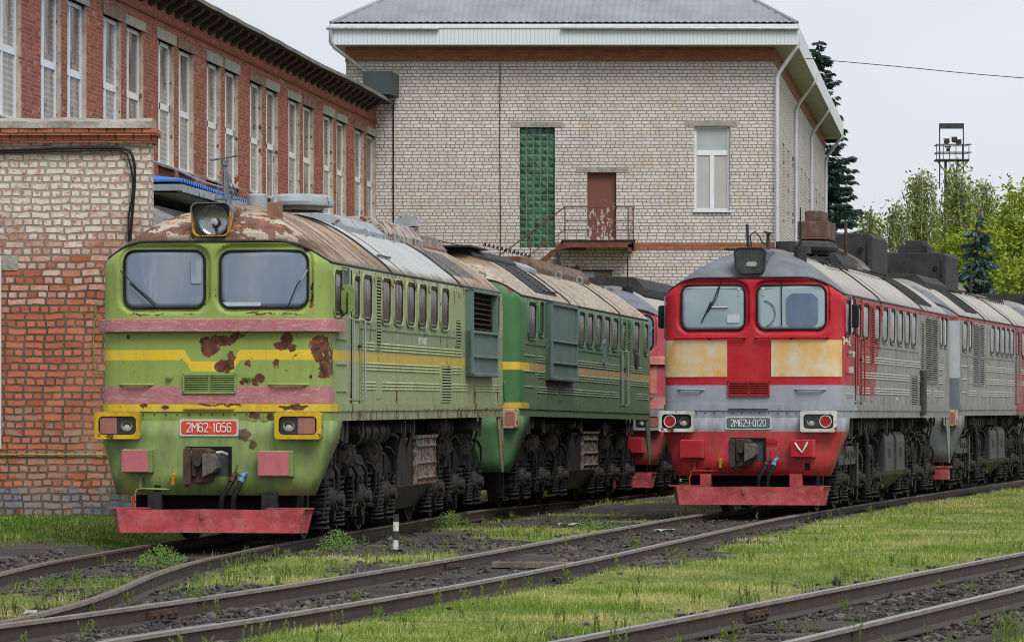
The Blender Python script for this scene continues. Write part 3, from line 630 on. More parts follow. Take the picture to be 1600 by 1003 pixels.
    for (u0, u1) in W7: side_window(root, u0, u1, 2.95, 3.46, B)
    mb = MB()
    if W7: mb.box(1.474, 1.487, W7[0][0]-.25, cfg['wend'], 2.795, 2.815); mb.build('belt_ledge', B, root)
    for (u0, u1, z0, z1) in cfg.get('slits', []): side_window(root, u0, u1, z0, z1, B, M['lamplens'], r=.05)
    for lv in cfg['louvres']: louvre(root, *lv[:4], B if cfg['kind'] == 'g' else M['louvgrey'] if lv[0] > 5 else B, cols=lv[4] if len(lv) > 4 else 1)
    belts(root, cfg['belts'], cfg['trim'])
    sm_ = MB()
    for u in cfg['seams']: sm_.box(1.473, 1.484, u-.018, u+.018, 1.80, 3.58)
    sm_.build('panel_seam', B, root)
    d0, d1 = cfg['door']
    dm = MB(); dm.box(1.47, 1.482, d0, d1, 1.83, 3.53); dr = dm.build('door', B, root, None, .004)
    MB().box(1.475, 1.4845, d0-.02, d0, 1.8, 3.55).box(1.475, 1.4845, d1, d1+.02, 1.8, 3.55).build('door_gap', M['void'], root)
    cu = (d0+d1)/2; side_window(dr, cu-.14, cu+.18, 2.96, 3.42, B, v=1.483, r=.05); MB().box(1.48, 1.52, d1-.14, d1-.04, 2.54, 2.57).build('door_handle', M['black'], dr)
    hr = MB()
    for u in (d0-.14, d1+.12): hr.tube([(1.47, u, 1.84), (1.535, u, 1.86), (1.535, u, 2.9), (1.47, u, 2.92)], .014, 8)
    hr.build('handrail', M['steel'] if st != 'r1' else B, root, 50)
    mb = MB()
    for u in cfg.get('hatch', []): mb.box(1.474, 1.482, u-.16, u+.16, 1.86, 2.12)
    if mb.v: mb.build('access_hatch', B, root)
    # roof ribs
    for u in cfg['ribs']: MB().tube(arc_roof(u, .012), .018, 6).build('roof_rib', M['under'], root, 60)
    thin = MB()
    for u in cfg['ribs']: thin.tube(arc_roof(u+1.1, .004), .007, 5)
    if thin.v: thin.build('roof_seam', M['under2'], root, 60)
    for (u0, u1) in cfg['grilles']:
        n = 13; mb = MB(); bk = MB()
        for q in (0, 1):
            a0, a1 = u0+(u1-u0)*(.04+.5*q), u0+(u1-u0)*(.46+.5*q)
            for k in range(n):
                z = 3.78+.042*k; W = ip(WZ, z)+.012; z2 = z+.022; W2 = ip(WZ, z2)+.03; mb.add([(W, a0, z), (W, a1, z), (W2, a1, z2), (W2, a0, z2)], [(0, 1, 2, 3)])
        zz = list(np.linspace(3.75, 4.34, 12))
        for z, z2 in zip(zz, zz[1:]): bk.add([(ip(WZ, z)+.007, u0, z), (ip(WZ, z)+.007, u1, z), (ip(WZ, z2)+.007, u1, z2), (ip(WZ, z2)+.007, u0, z2)], [(0, 1, 2, 3)])
        o = mb.build('roof_grille', cfg['grillemat'], root); s_ = o.modifiers.new('t', 'SOLIDIFY'); s_.thickness = .006
        b2 = bk.build('grille_backing', M['void'], o); s_ = b2.modifiers.new('t', 'SOLIDIFY'); s_.thickness = .004
        e = MB(); e.tube([(ip(WZ, z)+.02, u0, z) for z in zz]+[(ip(WZ, z)+.02, u1, z) for z in reversed(zz)]+[(ip(WZ, zz[0])+.02, u0, zz[0])], .014, 6); e.tube([(ip(WZ, z)+.02, (u0+u1)/2, z) for z in zz], .02, 6); e.build('grille_frame', cfg['grillemat'], o, 50)
    if cfg.get('filter'):
        u0, u1 = cfg['filter']; fb = MB(); z0, z1 = 2.21, 3.57; v1 = 1.475+.13
        fb.box(1.47, v1, u0-.0, u0+.06, z0, z1).box(1.47, v1, u1-.06, u1, z0, z1).box(1.47, v1, u0, u1, z1-.05, z1).box(1.47, v1, u0, u1, z0, z0+.06)
        fb.box(1.47, v1-.03, u0, u1, z0, 2.93)
        for z in (2.52, 2.90): fb.box(v1-.03, v1+.004, u0+.06, u1-.06, z-.02, z+.02)
        if st == 'g2': fb.box(1.47, v1-.035, u0, u1, 2.93, 3.54)
        fo = fb.build('filter_box', M['filter'], root, None, .008)
        if st != 'g2':
            ll = MB()
            for k in range(7): z = 2.98+k*.08; ll.add([(1.5, u0+.15, z), (1.5, u1-.4, z), (1.56, u1-.4, z-.03), (1.56, u0+.15, z-.03)], [(0, 1, 2, 3)])
            ll.box(1.49, 1.56, u1-.42, u1-.36, 2.93, 3.52); o = ll.build('filter_slat', M['under2'], fo); MB().box(1.472, 1.48, u0+.06, u1-.06, 2.93, 3.52).build('filter_backing', M['void'], fo)
        rv = MB()
        for k in range(14): u = u0+.12+k*(u1-u0-.24)/13; rv.cyl((v1-.005, u, 2.24), (v1+.006, u, 2.24), .011, 6); 
        rv.build('rivet', M['filter'], fo)
    if cab: cab_front(root, cfg)
    else: end_front(root, cfg)
    return root

def cab_front(root, cfg):
    B = cfg['body']; st = cfg['style']
    for i, (cx, cz, ww, hh) in enumerate(((-.63, 3.385, 1.06, .735), (.665, 3.38, 1.13, .725))):
        def surf(pts, off): return [(a, front_u(a, min(b, 3.56))+.046-off, b) for a, b in pts]
        R = rrect(cx, cz, ww, hh, .14, 7); pane = MB(); P = surf(rrect(cx, cz, ww-.01, hh-.01, .135, 7), .008); n = len(P)
        # pane as a fine fan of strips that follows the bow
        cols = 16; vs = []; fs = []; zs = np.linspace(cz-hh/2+.005, cz+hh/2-.005, 13)
        for z in zs:
            dz_ = max(0, abs(z-cz)-(hh/2-.14)); half = ww/2-.14+sqrt(max(0, .14**2-dz_**2))
            for k in range(cols+1): a = cx-half+2*half*k/cols; vs.append((a, front_u(a, min(z, 3.56))+.046-.007, z))
        for j in range(len(zs)-1):
            for k in range(cols): q = j*(cols+1)+k; fs.append((q, q+1, q+cols+2, q+cols+1))
        fr = MB().tube(surf(R, .012)+[surf(R, .012)[0]], .017, 7, False).build('windscreen_frame', M['black'], root, 60)
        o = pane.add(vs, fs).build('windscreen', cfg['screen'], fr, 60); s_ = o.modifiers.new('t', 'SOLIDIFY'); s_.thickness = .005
    # mouldings, boards
    if st in ('g1', 'g3'):
        m = MB(); band(m, 2.71, 2.875, -1.47, 1.60, .075, .95, .7, .01); m.build('sun_board', cfg['pink'], root, 30, .008)
        if st == 'g3': m = MB(); band(m, 2.12, 2.69, .75, 1.30, .010); m.build('bleached_panel', cfg['pink'], root, 30)
        m = MB(); band(m, 1.80, 2.02, -1.47, 1.60, .012, .42, .45, .0); m.build('pink_board', cfg['pink'], root, 30)
    if st == 'r1':
        for (a, b) in ((-1.46, -.39), (.34, 1.46)):
            m = MB(); band(m, 2.245, 2.845, a, b, .012); m.build('pale_panel', M['panel'], root, 30)
        hr = MB()
        for (a, b) in ((-1.25, -.09), (.09, 1.26)):
            hr.tube([(v, front_u(v, 2.89)-.05, 2.89) for v in np.linspace(a, b, 12)], .016, 8)
            for v in (a, (a+b)/2, b): hr.cyl((v, front_u(v, 2.89)+.01, 2.89), (v, front_u(v, 2.89)-.055, 2.89), .022, 8)
        hr.build('handrail', B, root, 50)
    hr = MB()
    for (a, b) in ((-1.21, -.77), (.73, 1.24)):
        hr.tube([(v, front_u(v, 2.04)-(.05 if 0 < i < 7 else .0), 2.04) for i, v in enumerate(np.linspace(a, b, 8))], .017, 8)
    hr.build('grab_rail', B, root, 50)
    g = MB(); gc = M['grilleG'] if st[0] == 'g' else M['grilleR']
    g.box(-.375, .315, -.035, .05, 1.925, 1.95).box(-.375, .315, -.035, .05, 2.155, 2.18).box(-.375, -.355, -.035, .05, 1.925, 2.18).box(.295, .315, -.035, .05, 1.925, 2.18).box(-.04, -.02, -.03, .03, 1.95, 2.155)
    for k in range(7): z = 1.965+k*.029; g.box(-.355, .295, -.030, .005, z-.008, z+.006)
    o = g.build('nose_grille', gc, root); MB().box(-.36, .30, -.012, -.006, 1.95, 2.16).build('grille_backing', M['void'], o)
    MB().box(-.36, .30, -.06, .05, 1.725, 1.742).build('step_shelf', B, root)
    # number plate
    MB().prism(rrect(-.035, 1.49, .765, .215, .02, 3), 1, -.030, .02).build('number_plate', M['plateframe'], root)
    pl = MB().prism(rrect(-.035, 1.49, .72, .17, .03, 4), 1, -.034, -.01).build('plate_panel', cfg['plate'], root)
    plate_text(root, cfg['number'], -.035, 1.49, -.037, .112, cfg.get('nsw', .050), cfg.get('nsg', .019))
    # lamps
    lamp_cluster(root, -1.51, -.91, 1.345, 1.69, cfg['lampf'], -1, 'round' if st == 'r1' else 'sq', -.13, cfg['lampbody']); lamp_cluster(root, .835, 1.435, 1.345, 1.69, cfg['lampf'], 1, 'round' if st == 'r1' else 'sq', -.13, cfg['lampbody'])
    # socket boxes
    for (a, b, z0, z1) in ((-1.15, -.80, .925, 1.215), (.62, 1.02, .88, 1.20) if st != 'r1' else (.68, 1.03, .94, 1.22)):
        bx = MB().box(a+.01, b+.05, -.13, .1, z0-.01, z1).build('socket_box', cfg['apron'], root, None, .01)
        MB().box(a, b, -.150, -.132, z0, z1-.01).build('socket_lid', cfg['boxlid'], bx, None, .006)
        if st == 'r1' and a > 0:
            pts = [(a+.07, -.154, z1-.05), (a+.12, -.154, z1-.13), (a+.19, -.154, z1-.215), (a+.24, -.154, z1-.12), (a+.28, -.154, z1-.04)]
            MB().tube(pts, .017, 8).build('painted_mark', M['white'], bx, 60)
    coupler(root, M['rustbrown'] if st != 'r1' else M['under2'])
    sl = MB().box(-.62, -.34, -.012, .0, .845, .935).box(.28, .60, -.012, .0, .845, .935).box(-.75, -.5, -.012, .0, .67, .755); sl.build('apron_slot', M['void'], root)
    spring_hose(root, .30, M['rustbrown'], 1.0); spring_hose(root, .42, M['bluepaint'], .75)
    y = MB(); y.cyl((-.50, -.02, .88), (-.47, -.14, .86), .035, 10).cyl((-.48, -.12, .86), (-.485, -.12, .76), .028, 10).tube([(-.49, -.1, .9), (-.5, -.12, .96), (-.46, -.12, 1.04)], .007, 6); y.build('air_valve', M['yelpaint'], root, 40)
    lv = MB(); lv.tube([(-.55, -.03, .70), (-.9, -.05, .71), (-.97, -.06, .70), (-1.0, -.08, .60), (-1.0, -.10, .38)], .013, 8); lv.box(-.95, -.90, -.04, -.0, .70, .86); lv.build('uncoupling_lever', cfg['apron'] if st == 'g1' else M['redpaint'], root, 50)
    if st == 'g1': MB().tube([(-1.0, -.115, .62), (-1.0, -.125, .36)], .02, 8).build('red_handle', M['redpaint'], root, 50)
    bo = MB()
    for v in (-.55, .50): bo.cyl((v, .03, 2.14), (v, -.04, 2.14), .04, 14); bo.cyl((v, -.04, 2.14), (v, -.06, 2.14), .018, 8)
    if st[0] == 'g': bo.build('valve_cap', B, root, 40)
    # snow plough
    pw = MB(); x0, x1 = -1.30, 1.30
    pf = [(-1.30, .46, .10), (-1.27, .15, .02), (1.22, .15, .02), (1.30, .46, .10)]
    nn = 12
    for k in range(nn+1):
        t = [-1, -.935, -.92, -.6, -.4, -.2, 0, .2, .4, .6, .92, .935, 1][k]; e = max(0, (abs(t)-.93)/.07); top = (1.29*t, -.20+.25*e, .455-.008*sin(pi*(t+1)/2*2)**2); bot = (1.235*t-.01*e*t, -.23+.25*e, .155)
        pw.v += [top, bot]
    for k in range(nn): pw.f.append((2*k, 2*k+2, 2*k+3, 2*k+1))
    po = pw.build('snow_plough', cfg['plough'], root); s_ = po.modifiers.new('t', 'SOLIDIFY'); s_.thickness = .015; s_.use_even_offset = True
    f = MB().box(-1.34, -.78, -.17, .05, .455, .47).box(.74, 1.32, -.17, .05, .455, .47); f.box(-.02-.08, -.02-.055, -.25, -.2, .33, .42); f.build('plough_flange', cfg['plough'], root)
    s = MB().box(-.83, -.65, -.05, .1, .42, .66).box(.65, .85, -.05, .1, .42, .66); s.build('plough_bracket', cfg['plough'] if st == 'r1' else M['under'], root)
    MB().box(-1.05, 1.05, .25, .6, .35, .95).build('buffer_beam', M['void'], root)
    # wipers
    wi = MB()
    if st in ('g1', 'g3'):
        def F(a, b, o=.02): return (a, front_u(a, b)+.03-o-.03, b)
        wi.tube([F(-1.20, 3.50, .03), F(-1.0, 3.30, .03), F(-.72, 3.06, .01)], .008, 6); wi.tube([F(-1.08, 3.34, .005), F(-.73, 3.03, .005)], .012, 6)
        wi.tube([F(1.24, 3.50, .03), F(1.10, 3.30, .03), F(.98, 3.02, .01)], .008, 6); wi.build('wiper', M['black'], root, 50); MB().tube([F(1.24, 3.50, .035), F(1.15, 3.36, .035)], .009, 6).build('wiper_arm', M['steel'], root, 50)
    else:
        def F(a, b, o=.02): return (a, front_u(a, b)+.03-o, b)
        wi.tube([F(-.50, 3.80), F(-.62, 3.50), F(-.72, 3.30)], .008, 6); wi.tube([F(-.50, 3.80), F(-.56, 3.55), F(-.72, 3.30)], .007, 6); wi.tube([F(-.66, 3.48, .01), F(-.82, 3.14, .01)], .011, 6)
        wi.tube([F(.50, 3.84), F(.505, 3.5), F(.51, 3.08)], .009, 6); wi.build('wiper', M['black'], root, 50)
    # side cab window, mirror
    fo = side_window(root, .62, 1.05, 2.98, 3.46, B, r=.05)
    MB().box(1.48, 1.50, 1.10, 1.50, 3.0, 3.53).build('sliding_window', M['lamplens'], root)
    fr = MB(); fr.tube([(1.50, 1.08, 2.95), (1.50, 1.08, 3.56), (1.50, 1.52, 3.56), (1.50, 1.52, 2.95)], .014, 6); fr.build('window_rail', M['filter'] if st[0] == 'g' else M['black'], root)
    mr = MB()
    if st == 'g1': mr.prism(rrect(1.585, 3.15, .17, .36, .06, 4), 1, .95, .99); mo = mr.build('mirror', cfg['lampbody'], root, None, .006); MB().tube([(1.48, .98, 3.3), (1.58, .97, 3.3), (1.585, .94, 3.15), (1.585, .94, 2.98), (1.48, .98, 2.9)], .01, 6).build('mirror_arm', M['black'], mo, 50)
    else:
        for s in (-1, 1): mr.prism(rrect(s*1.60, 3.25, .15, .38, .04, 4), 1, .75, .85)
        mo = mr.build('mirror', M['black'], root, None, .015); a = MB()
        for s in (-1, 1): a.tube([(s*1.46, .8, 3.58), (s*1.56, .72, 3.58), (s*1.56, .72, 2.9), (s*1.46, .8, 2.88)], .009, 6)
        a.build('mirror_arm', cfg['lampbody'] if st == 'r1' else M['black'], mo, 50)
    stp = MB()
    for z in (1.95, 2.3, 2.62): stp.box(1.474, 1.492, .75, 1.5, z, z+.02)
    stp.build('side_step', B, root)
    headlight(root, cfg['hlf'], cfg['roof'], st != 'g1')

def end_front(root, cfg):
    B = cfg['body']
    for s in (1, -1):
        MB().prism(rrect(s*1.33, 1.53, .27, .33, .03, 4), 1, -.10, .3).build('lamp_frame', cfg['lampf'], root, None, .01)
        MB().prism(rrect(s*1.35, 1.53, .17, .23, .04, 4), 1, -.106, -.08).build('tail_lamp', M['pinklens'], root)
    MB().tube([(1.25, .0, 1.83), (1.25, -.06, 1.85), (1.25, -.06, 2.13), (1.25, 0, 2.15)], .014, 8).build('grab_rail', B, root, 50)
    if cfg['style'] == 'r2': m = MB(); m.box(1.0, 1.3, -.1, .1, .28, .52); m.box(.9, 1.35, -.12, .12, .52, .55); m.build('end_step', cfg['plough'], root)

# ------------------------------------------------------------------ locomotive materials
M['tank'] = worn('fuel tank black', (.022, .022, .023), .35, 3, (.07, .06, .05), .6, rough=.5, bump=.006)
def tankr():
    m = NT('slate tank with moss', .5, 0, .1); c = m.mix(m.ramp(m.noise(3, (1, 1, .3)), .35, .65), (.028, .032, .038), (.05, .05, .048))
    c = m.mix(m.mul(m.ramp(m.Z, .75, .4), m.ramp(m.noise(5), .3, .6), .7), c, (.09, .115, .025)); c = m.mix(m.mul(m.ramp(m.noise(6, (1, 1, .12), 5), .55, .7), .5), c, (.10, .075, .05)); return m.out(c)
M['tankr'] = tankr()
def batt():
    m = NT('flaking battery cover', .7); n = m.noise(14, (1, 1, .6), 6, .7); c = m.mix(m.ramp(n, .43, .50), (.22, .22, .20), (.055, .048, .042)); c = m.mix(m.gt(m.noise(9, (1, 1, .4), 6, .7, off=(3, 3, 3)), .56), c, (.26, .085, .035))
    m.bump(n, .01); return m.out(c)
M['battery'] = batt()
M['filter'] = worn('slate green filter box', (.11, .165, .15), .12, 2, (.05, .06, .05), .3, rough=.5)
M['louvgrey'] = worn('dusty grey louvre', (.21, .205, .19), .25, 5, (.06, .055, .05), .5, rough=.6)
M['trimg'] = worn('light green trim', (.40, .45, .24), .2, 5, (.08, .07, .05), .5, rough=.4)
M['trimg2'] = worn('green trim', (.24, .31, .2), .2, 5, (.07, .08, .05), .5, rough=.4)
M['trimr'] = worn('bare metal trim', (.42, .41, .37), .2, 5, (.12, .1, .08), .5, rough=.35)
def pinkm(name, a, b):
    m = NT(name, .6); c = m.mix(m.ramp(m.noise(4, detail=5), .35, .65), a, b); c = m.mix(m.mul(m.gt(m.noise(14, (.35, 1, 2.2), 6, .7, dist=1.5), .56), .7), c, (.48, .33, .31)); c = m.mix(m.mul(m.ramp(m.noise(6, (1, 1, .3), 5, off=(2, 2, 2)), .5, .75), .35), c, (.16, .08, .07)); return m.out(c)
M['pink'] = pinkm('chalky pink board', (.36, .12, .14), (.42, .17, .18)); M['salmon'] = pinkm('salmon board', (.55, .10, .07), (.55, .25, .2))
def panel():
    m = NT('sun bleached yellow panel', .6); c = m.mix(m.ramp(m.noise(2.4, (1, 1, .8), 6, .65), .38, .62), (.56, .50, .38), (.60, .33, .08)); c = m.mix(m.mul(m.ramp(m.noise(9, (1, 1, .2), 5), .5, .7), .5), c, (.62, .42, .14)); return m.out(c)
M['panel'] = panel()
M['grilleG'] = worn('light green grille', (.20, .29, .09), .15, 8, (.4, .42, .38), .3, rough=.5); M['grilleR'] = worn('red grille', (.33, .025, .03), .2, 8, rough=.5)
M['plateR'] = worn('red number plate', (.55, .07, .035), .08, 6, rough=.35, dirtamt=.1); M['plateG'] = worn('slate number plate', (.10, .13, .15), .1, 6, rough=.35, dirtamt=.1)
M['plateframe'] = worn('plate rim', (.55, .54, .52), .1, 6, rough=.4); M['plateink'] = worn('plate lettering', (.72, .70, .68), .05, 6, rough=.5, dirtamt=.1)
M['greenapron'] = None
def apronm(name, col, lowcol=None, zt=None):
    m = NT(name, .45)
    c = m.mix(m.ramp(m.noise(1.6, detail=4), .35, .65), tuple(x*.85 for x in col), tuple(x*1.1 for x in col))
    if lowcol: c = m.mix(m.lt(m.Z, zt), c, m.mix(m.ramp(m.noise(1.8, detail=4), .4, .65), lowcol, tuple(min(1, x*1.3+.015) for x in lowcol)))
    if name.startswith('light'):
        rb = blobs(m, [(.42, 1.40, .10, .075), (.53, 1.27, .05, .06), (.55, 1.60, .08, .04), (.68, 1.6, .06, .04)], m.X, .05, 11); c = m.mix(rb, c, rustcol(m))
    return finish(m, c, .25, .45)
ap1 = apronm('light green apron', (.215, .31, .085)); ap2 = apronm('dark green apron', (.06, .165, .06)); apr = apronm('grey over red apron', (.285, .30, .345), (.42, .010, .02), 1.35); apb = apronm('slate apron', (.12, .14, .155)); app = apronm('crimson apron', (.16, .17, .19), (.30, .045, .05), 1.35)
M['plR'] = worn('faded red plough', (.34, .055, .06), .35, 3.5, (.36, .19, .18), .6, rough=.55, streak=False, bump=.008)
M['lamphouse_r'] = worn('grey lamp housing', (.27, .28, .32), .1, 4, rough=.5); M['lidpink'] = worn('faded pink lid', (.42, .13, .14), .12, 3, (.2, .06, .05), .3, rough=.6); M['lidred'] = worn('red lid', (.36, .02, .03), .15, 3, rough=.45)
M['lamphouse_g'] = worn('light green lamp housing', (.19, .27, .08), .15, 4, (.09, .04, .02), .4, .2, rough=.55)
lg1, lg2, lr1, lr2, lpk = liv_green1(), liv_green2(), liv_red(True), liv_red(False), liv_pink()
rg1, rg2, rr1, rr2 = roof_mat('peeling rust and cream roof', 'g1'), roof_mat('speckled cream roof', 'g2'), roof_mat('slate and pale roof', 'r1'), roof_mat('pale streaked roof', 'r2')
def screen_r():
    m = NT('clear pale windscreen', .05, 0, .7); c = m.mix(m.ramp(m.noise(.9, detail=2), .35, .65), (.24, .31, .36), (.32, .40, .45))
    d = m.lt(m.Z, 3.10); c = m.mix(m.mul(d, .4), c, (.3, .36, .38))
    return m.out(c)
M['scrR'] = screen_r()

g_win = [(2.74, 3.34), (4.27, 4.87), (5.32, 5.92), (6.38, 6.98), (7.44, 8.04), (8.49, 9.09), (9.57, 10.17)]
G1 = loco('light green diesel with rust patches, pink boards and red 2M62-1056 plate beside the brick annex', -3.8288, 54.09, .1374, -.04, .0033,
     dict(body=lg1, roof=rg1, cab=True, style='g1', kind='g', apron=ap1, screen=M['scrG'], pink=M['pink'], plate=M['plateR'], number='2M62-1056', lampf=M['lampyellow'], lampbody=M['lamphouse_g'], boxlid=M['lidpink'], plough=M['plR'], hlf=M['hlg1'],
     windows=g_win, wend=11.5, slits=[(15.15, 15.65, 3.01, 3.5)], louvres=[(3.75, 4.07, 2.55, 3.5), (10.95, 11.43, 2.70, 3.06), (9.53, 10.44, 1.84, 2.35)],
     belts=[(2.7, 3.65, 2.62, 3), (4.2, 11.55, 2.62, 3), (2.7, 9.4, 2.35, 3), (10.6, 11.55, 2.35, 3), (2.7, 3.75, 2.09, 3), (4.25, 9.4, 2.09, 3), (10.6, 12.3, 2.09, 3), (13.0, 14.9, 2.09, 3), (15.1, 15.7, 2.09, 3)], trim=M['trimg'],
     seams=[2.66, 5.15, 11.62, 14.85], door=(1.86, 2.46), hatch=[3.95], ribs=[5.17, 11.6], grilles=[], grillemat=M['under'], filter=(12.0, 14.76)))
G2 = loco('dark green diesel section with cream speckled roof, coupled behind the light green one', -1.3512, 71.3055, .1694, .0241, -.0051,
     dict(body=lg2, roof=rg2, cab=False, style='g2', kind='g', apron=ap2, lampf=M['lampcream'], plough=M['plR'],
     windows=[(1.0, 1.72), (6.6, 7.2), (7.66, 8.26), (8.72, 9.32), (9.8, 10.4), (10.88, 11.48), (13.8, 14.45), (15.3, 15.7)], wend=11.9, slits=[(2.2, 2.5, 3.02, 3.5)], louvres=[(12.88, 13.25, 2.5, 3.5)],
     belts=[(1.9, 2.7, 2.62, 3), (1.9, 2.7, 2.35, 3), (1.9, 4.2, 2.09, 3), (.6, 1.7, 2.62, 1), (.6, 1.7, 2.35, 1), (.6, 1.7, 2.09, 1), (6.0, 11.7, 2.62, 3), (6.0, 11.7, 2.35, 3), (4.7, 11.7, 2.09, 3), (13.4, 15.0, 2.62, 3), (13.4, 15.9, 2.35, 3), (14.2, 15.9, 2.09, 3)], trim=M['trimg2'],
     seams=[1.85, 5.9, 11.85, 15.1], door=(12.0, 12.55), hatch=[4.5], ribs=[5.75, 12.0], grilles=[(2.6, 4.9)], grillemat=M['under'], filter=(2.85, 5.75)))
G3 = loco('crimson diesel with slate roof glimpsed between the dark green section and the red one', 1.72, 88.5, .178, -.05, 0,
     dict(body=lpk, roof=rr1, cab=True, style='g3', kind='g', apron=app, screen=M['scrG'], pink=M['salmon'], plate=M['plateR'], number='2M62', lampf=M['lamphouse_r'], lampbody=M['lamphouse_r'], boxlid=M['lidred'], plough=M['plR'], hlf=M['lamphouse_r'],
     windows=[(4.27, 4.87), (6.38, 6.98), (8.49, 9.09)], wend=11.5, louvres=[], belts=[(4.2, 11.55, 2.62, 3)], trim=M['trimr'], seams=[5.15], door=(1.86, 2.46), ribs=[5.17, 11.6], grilles=[], grillemat=M['under']))
R1 = loco('red and grey diesel with bleached yellow panels and slate 2M62Y-0120 number plate', 3.907, 69.3445, .2126, -.0084, 0,
     dict(body=lr1, roof=rr1, cab=True, style='r1', kind='r', apron=apr, screen=M['scrR'], pink=None, plate=M['plateG'], number='2M62Y-0120', nsw=.044, nsg=.0175, lampf=M['lampwhite'], lampbody=M['lamphouse_r'], boxlid=M['lidred'], plough=M['plR'], hlf=M['sootroof'],
     windows=[(2.85, 3.5), (4.4, 5.0), (5.5, 6.1), (6.58, 7.15), (7.68, 8.28), (8.8, 9.38), (9.8, 10.38)], wend=10.9, slits=[(14.56, 14.86, 3.01, 3.5), (15.2, 15.6, 3.01, 3.5)], louvres=[(3.88, 4.2, 2.53, 3.47), (11.28, 11.6, 2.46, 3.38), (11.97, 13.9, 2.26, 3.48, 2), (9.65, 10.57, 1.82, 2.34)],
     belts=[(2.75, 3.75, 2.62, 3), (4.3, 11.1, 2.62, 3), (2.75, 9.5, 2.35, 3), (10.7, 11.1, 2.35, 3), (2.75, 3.75, 2.09, 3), (4.3, 9.5, 2.09, 3), (14.2, 15.0, 2.62, 3), (14.2, 15.0, 2.35, 3), (11.8, 12.8, 2.09, 3), (13.4, 15.0, 2.09, 3), (.75, 1.5, 1.98, 2)], trim=M['trimr'],
     seams=[2.68, 5.3, 11.15, 14.1], door=(1.88, 2.5), hatch=[4.0], ribs=[5.3, 11.7], grilles=[(12.2, 14.2)], grillemat=M['sootroof']))
R2 = loco('weathered grey diesel section with pale roof, coupled behind the red and grey one', 7.6097, 86.3245, .2261, .0265, .0014,
     dict(body=lr2, roof=rr2, cab=False, style='r2', kind='r', apron=apb, lampf=M['lampcream'], plough=M['plR'],
     windows=[(.85, 1.5), (5.85, 6.45), (6.88, 7.5), (7.87, 8.5), (8.83, 9.43), (9.78, 10.36), (12.2, 12.8)], wend=10.7, slits=[(2.0, 2.32, 3.0, 3.48)], louvres=[(2.65, 4.55, 2.24, 3.48, 2), (11.42, 11.8, 2.54, 3.48)],
     belts=[(1.8, 2.5, 2.62, 3), (1.8, 2.5, 2.35, 3), (1.8, 3.3, 2.09, 3), (.6, 1.6, 2.60, 1), (.6, 1.6, 2.33, 1), (.6, 1.6, 2.06, 1), (4.9, 10.5, 2.62, 3), (4.9, 10.5, 2.35, 3), (4.0, 10.5, 2.09, 3), (11.7, 15, 2.62, 3), (11.7, 15, 2.35, 3)], trim=M['trimr'],
     seams=[1.75, 4.85, 10.75], door=(10.9, 11.25), hatch=[], ribs=[4.9, 10.45], grilles=[(2.5, 4.4)], grillemat=M['sootroof']))
R3 = loco('farthest grey diesel section at the right edge, only its dark roof showing', 11.75, 103.35, .235, .03, 0,
     dict(body=lr2, roof=rr2, cab=False, style='r2', kind='r', apron=apb, lampf=M['lampcream'], plough=M['plR'], windows=[(5.8, 6.38)], wend=10.5, louvres=[], belts=[(1.8, 10.5, 2.62, 3)], trim=M['trimr'], seams=[1.75], door=(10.75, 11.1), ribs=[4.9, 10.45], grilles=[], grillemat=M['sootroof']))
for g in (M['bar'] if 'bar' in M else []): pass

# ------------------------------------------------------------------ roof equipment
def antenna(root, v, u, z, h, mat):
    a = MB(); a.tube([(v+.03, u, z), (v, u, z+h*.3), (v-.03, u, z+h*.88)], [.045, .038, .028], 8); a.cyl((v-.03, u, z+h*.85), (v-.03, u, z+h*.95), .05, 10)
    a.prism([(v-.22, z+h*.94), (v+.19, z+h*1.04), (v+.19, z+h*1.06), (v-.22, z+h*.965)], 1, u-.06, u+.06)
    for k in range(7): t = 2*pi*k/7+.3; a.tube([(v-.03, u, z+h*.86), (v-.02+.10*cos(t), u+.1*sin(t), z+h*.45), (v+.17*cos(t), u+.17*sin(t), z+h*.17)], .006, 5)
    a.tube([(v+.17*cos(t), u+.17*sin(t), z+h*.17) for t in np.linspace(0, 2*pi, 13)], .007, 5)
    for k in range(4): t = pi/2*k; a.tube([(v+.02, u, z+h*.22), (v+.17*cos(t), u+.17*sin(t), z+h*.17)], .007, 5)
    a.build('antenna', mat, root, 50)
M['greyblue2'] = worn('antenna blue grey', (.13, .16, .19), .2, 8, (.12, .06, .04), .4, rough=.6)
antenna(G1, -.20, 1.9, 4.38, .66, M['greyblue2'])
MB().cyl((.17, 2.1, 4.38), (.17, 2.1, 4.55), .135, 20).cyl((.17, 2.1, 4.55), (.17, 2.1, 4.57), .13, 20, r1=.10).build('roof_vent', M['bluegrey'], G1, 40)
MB().box(.55, .72, .85, 1.05, 4.10, 4.40).build('antenna_mount', worn('rusty mount box', (.2, .12, .08), .3, 8, (.3, .2, .12), .5, rough=.8), G1, None, .008)
MB().tube([(.635, .95, 4.40), (.635, .95, 4.46), (.62, .95, 4.62), (.61, .95, 5.05)], [.035, .025, .009, .006], 8).build('whip_antenna', M['bluegrey'], G1, 50)
hat = MB(); n = 28
for (r, z) in ((.34, 4.45), (.34, 4.50), (.50, 4.51), (.51, 4.56), (.48, 4.63), (.40, 4.665), (.01, 4.67)): hat.v += [(.32+r*.86*cos(2*pi*k/n), 4.5+r*1.3*sin(2*pi*k/n), z) for k in range(n)]
for j in range(6):
    for k in range(n): hat.f.append((j*n+k, j*n+(k+1) % n, (j+1)*n+(k+1) % n, (j+1)*n+k))
hat.build('fan_cowl', M['bluegrey'], G1, 35)
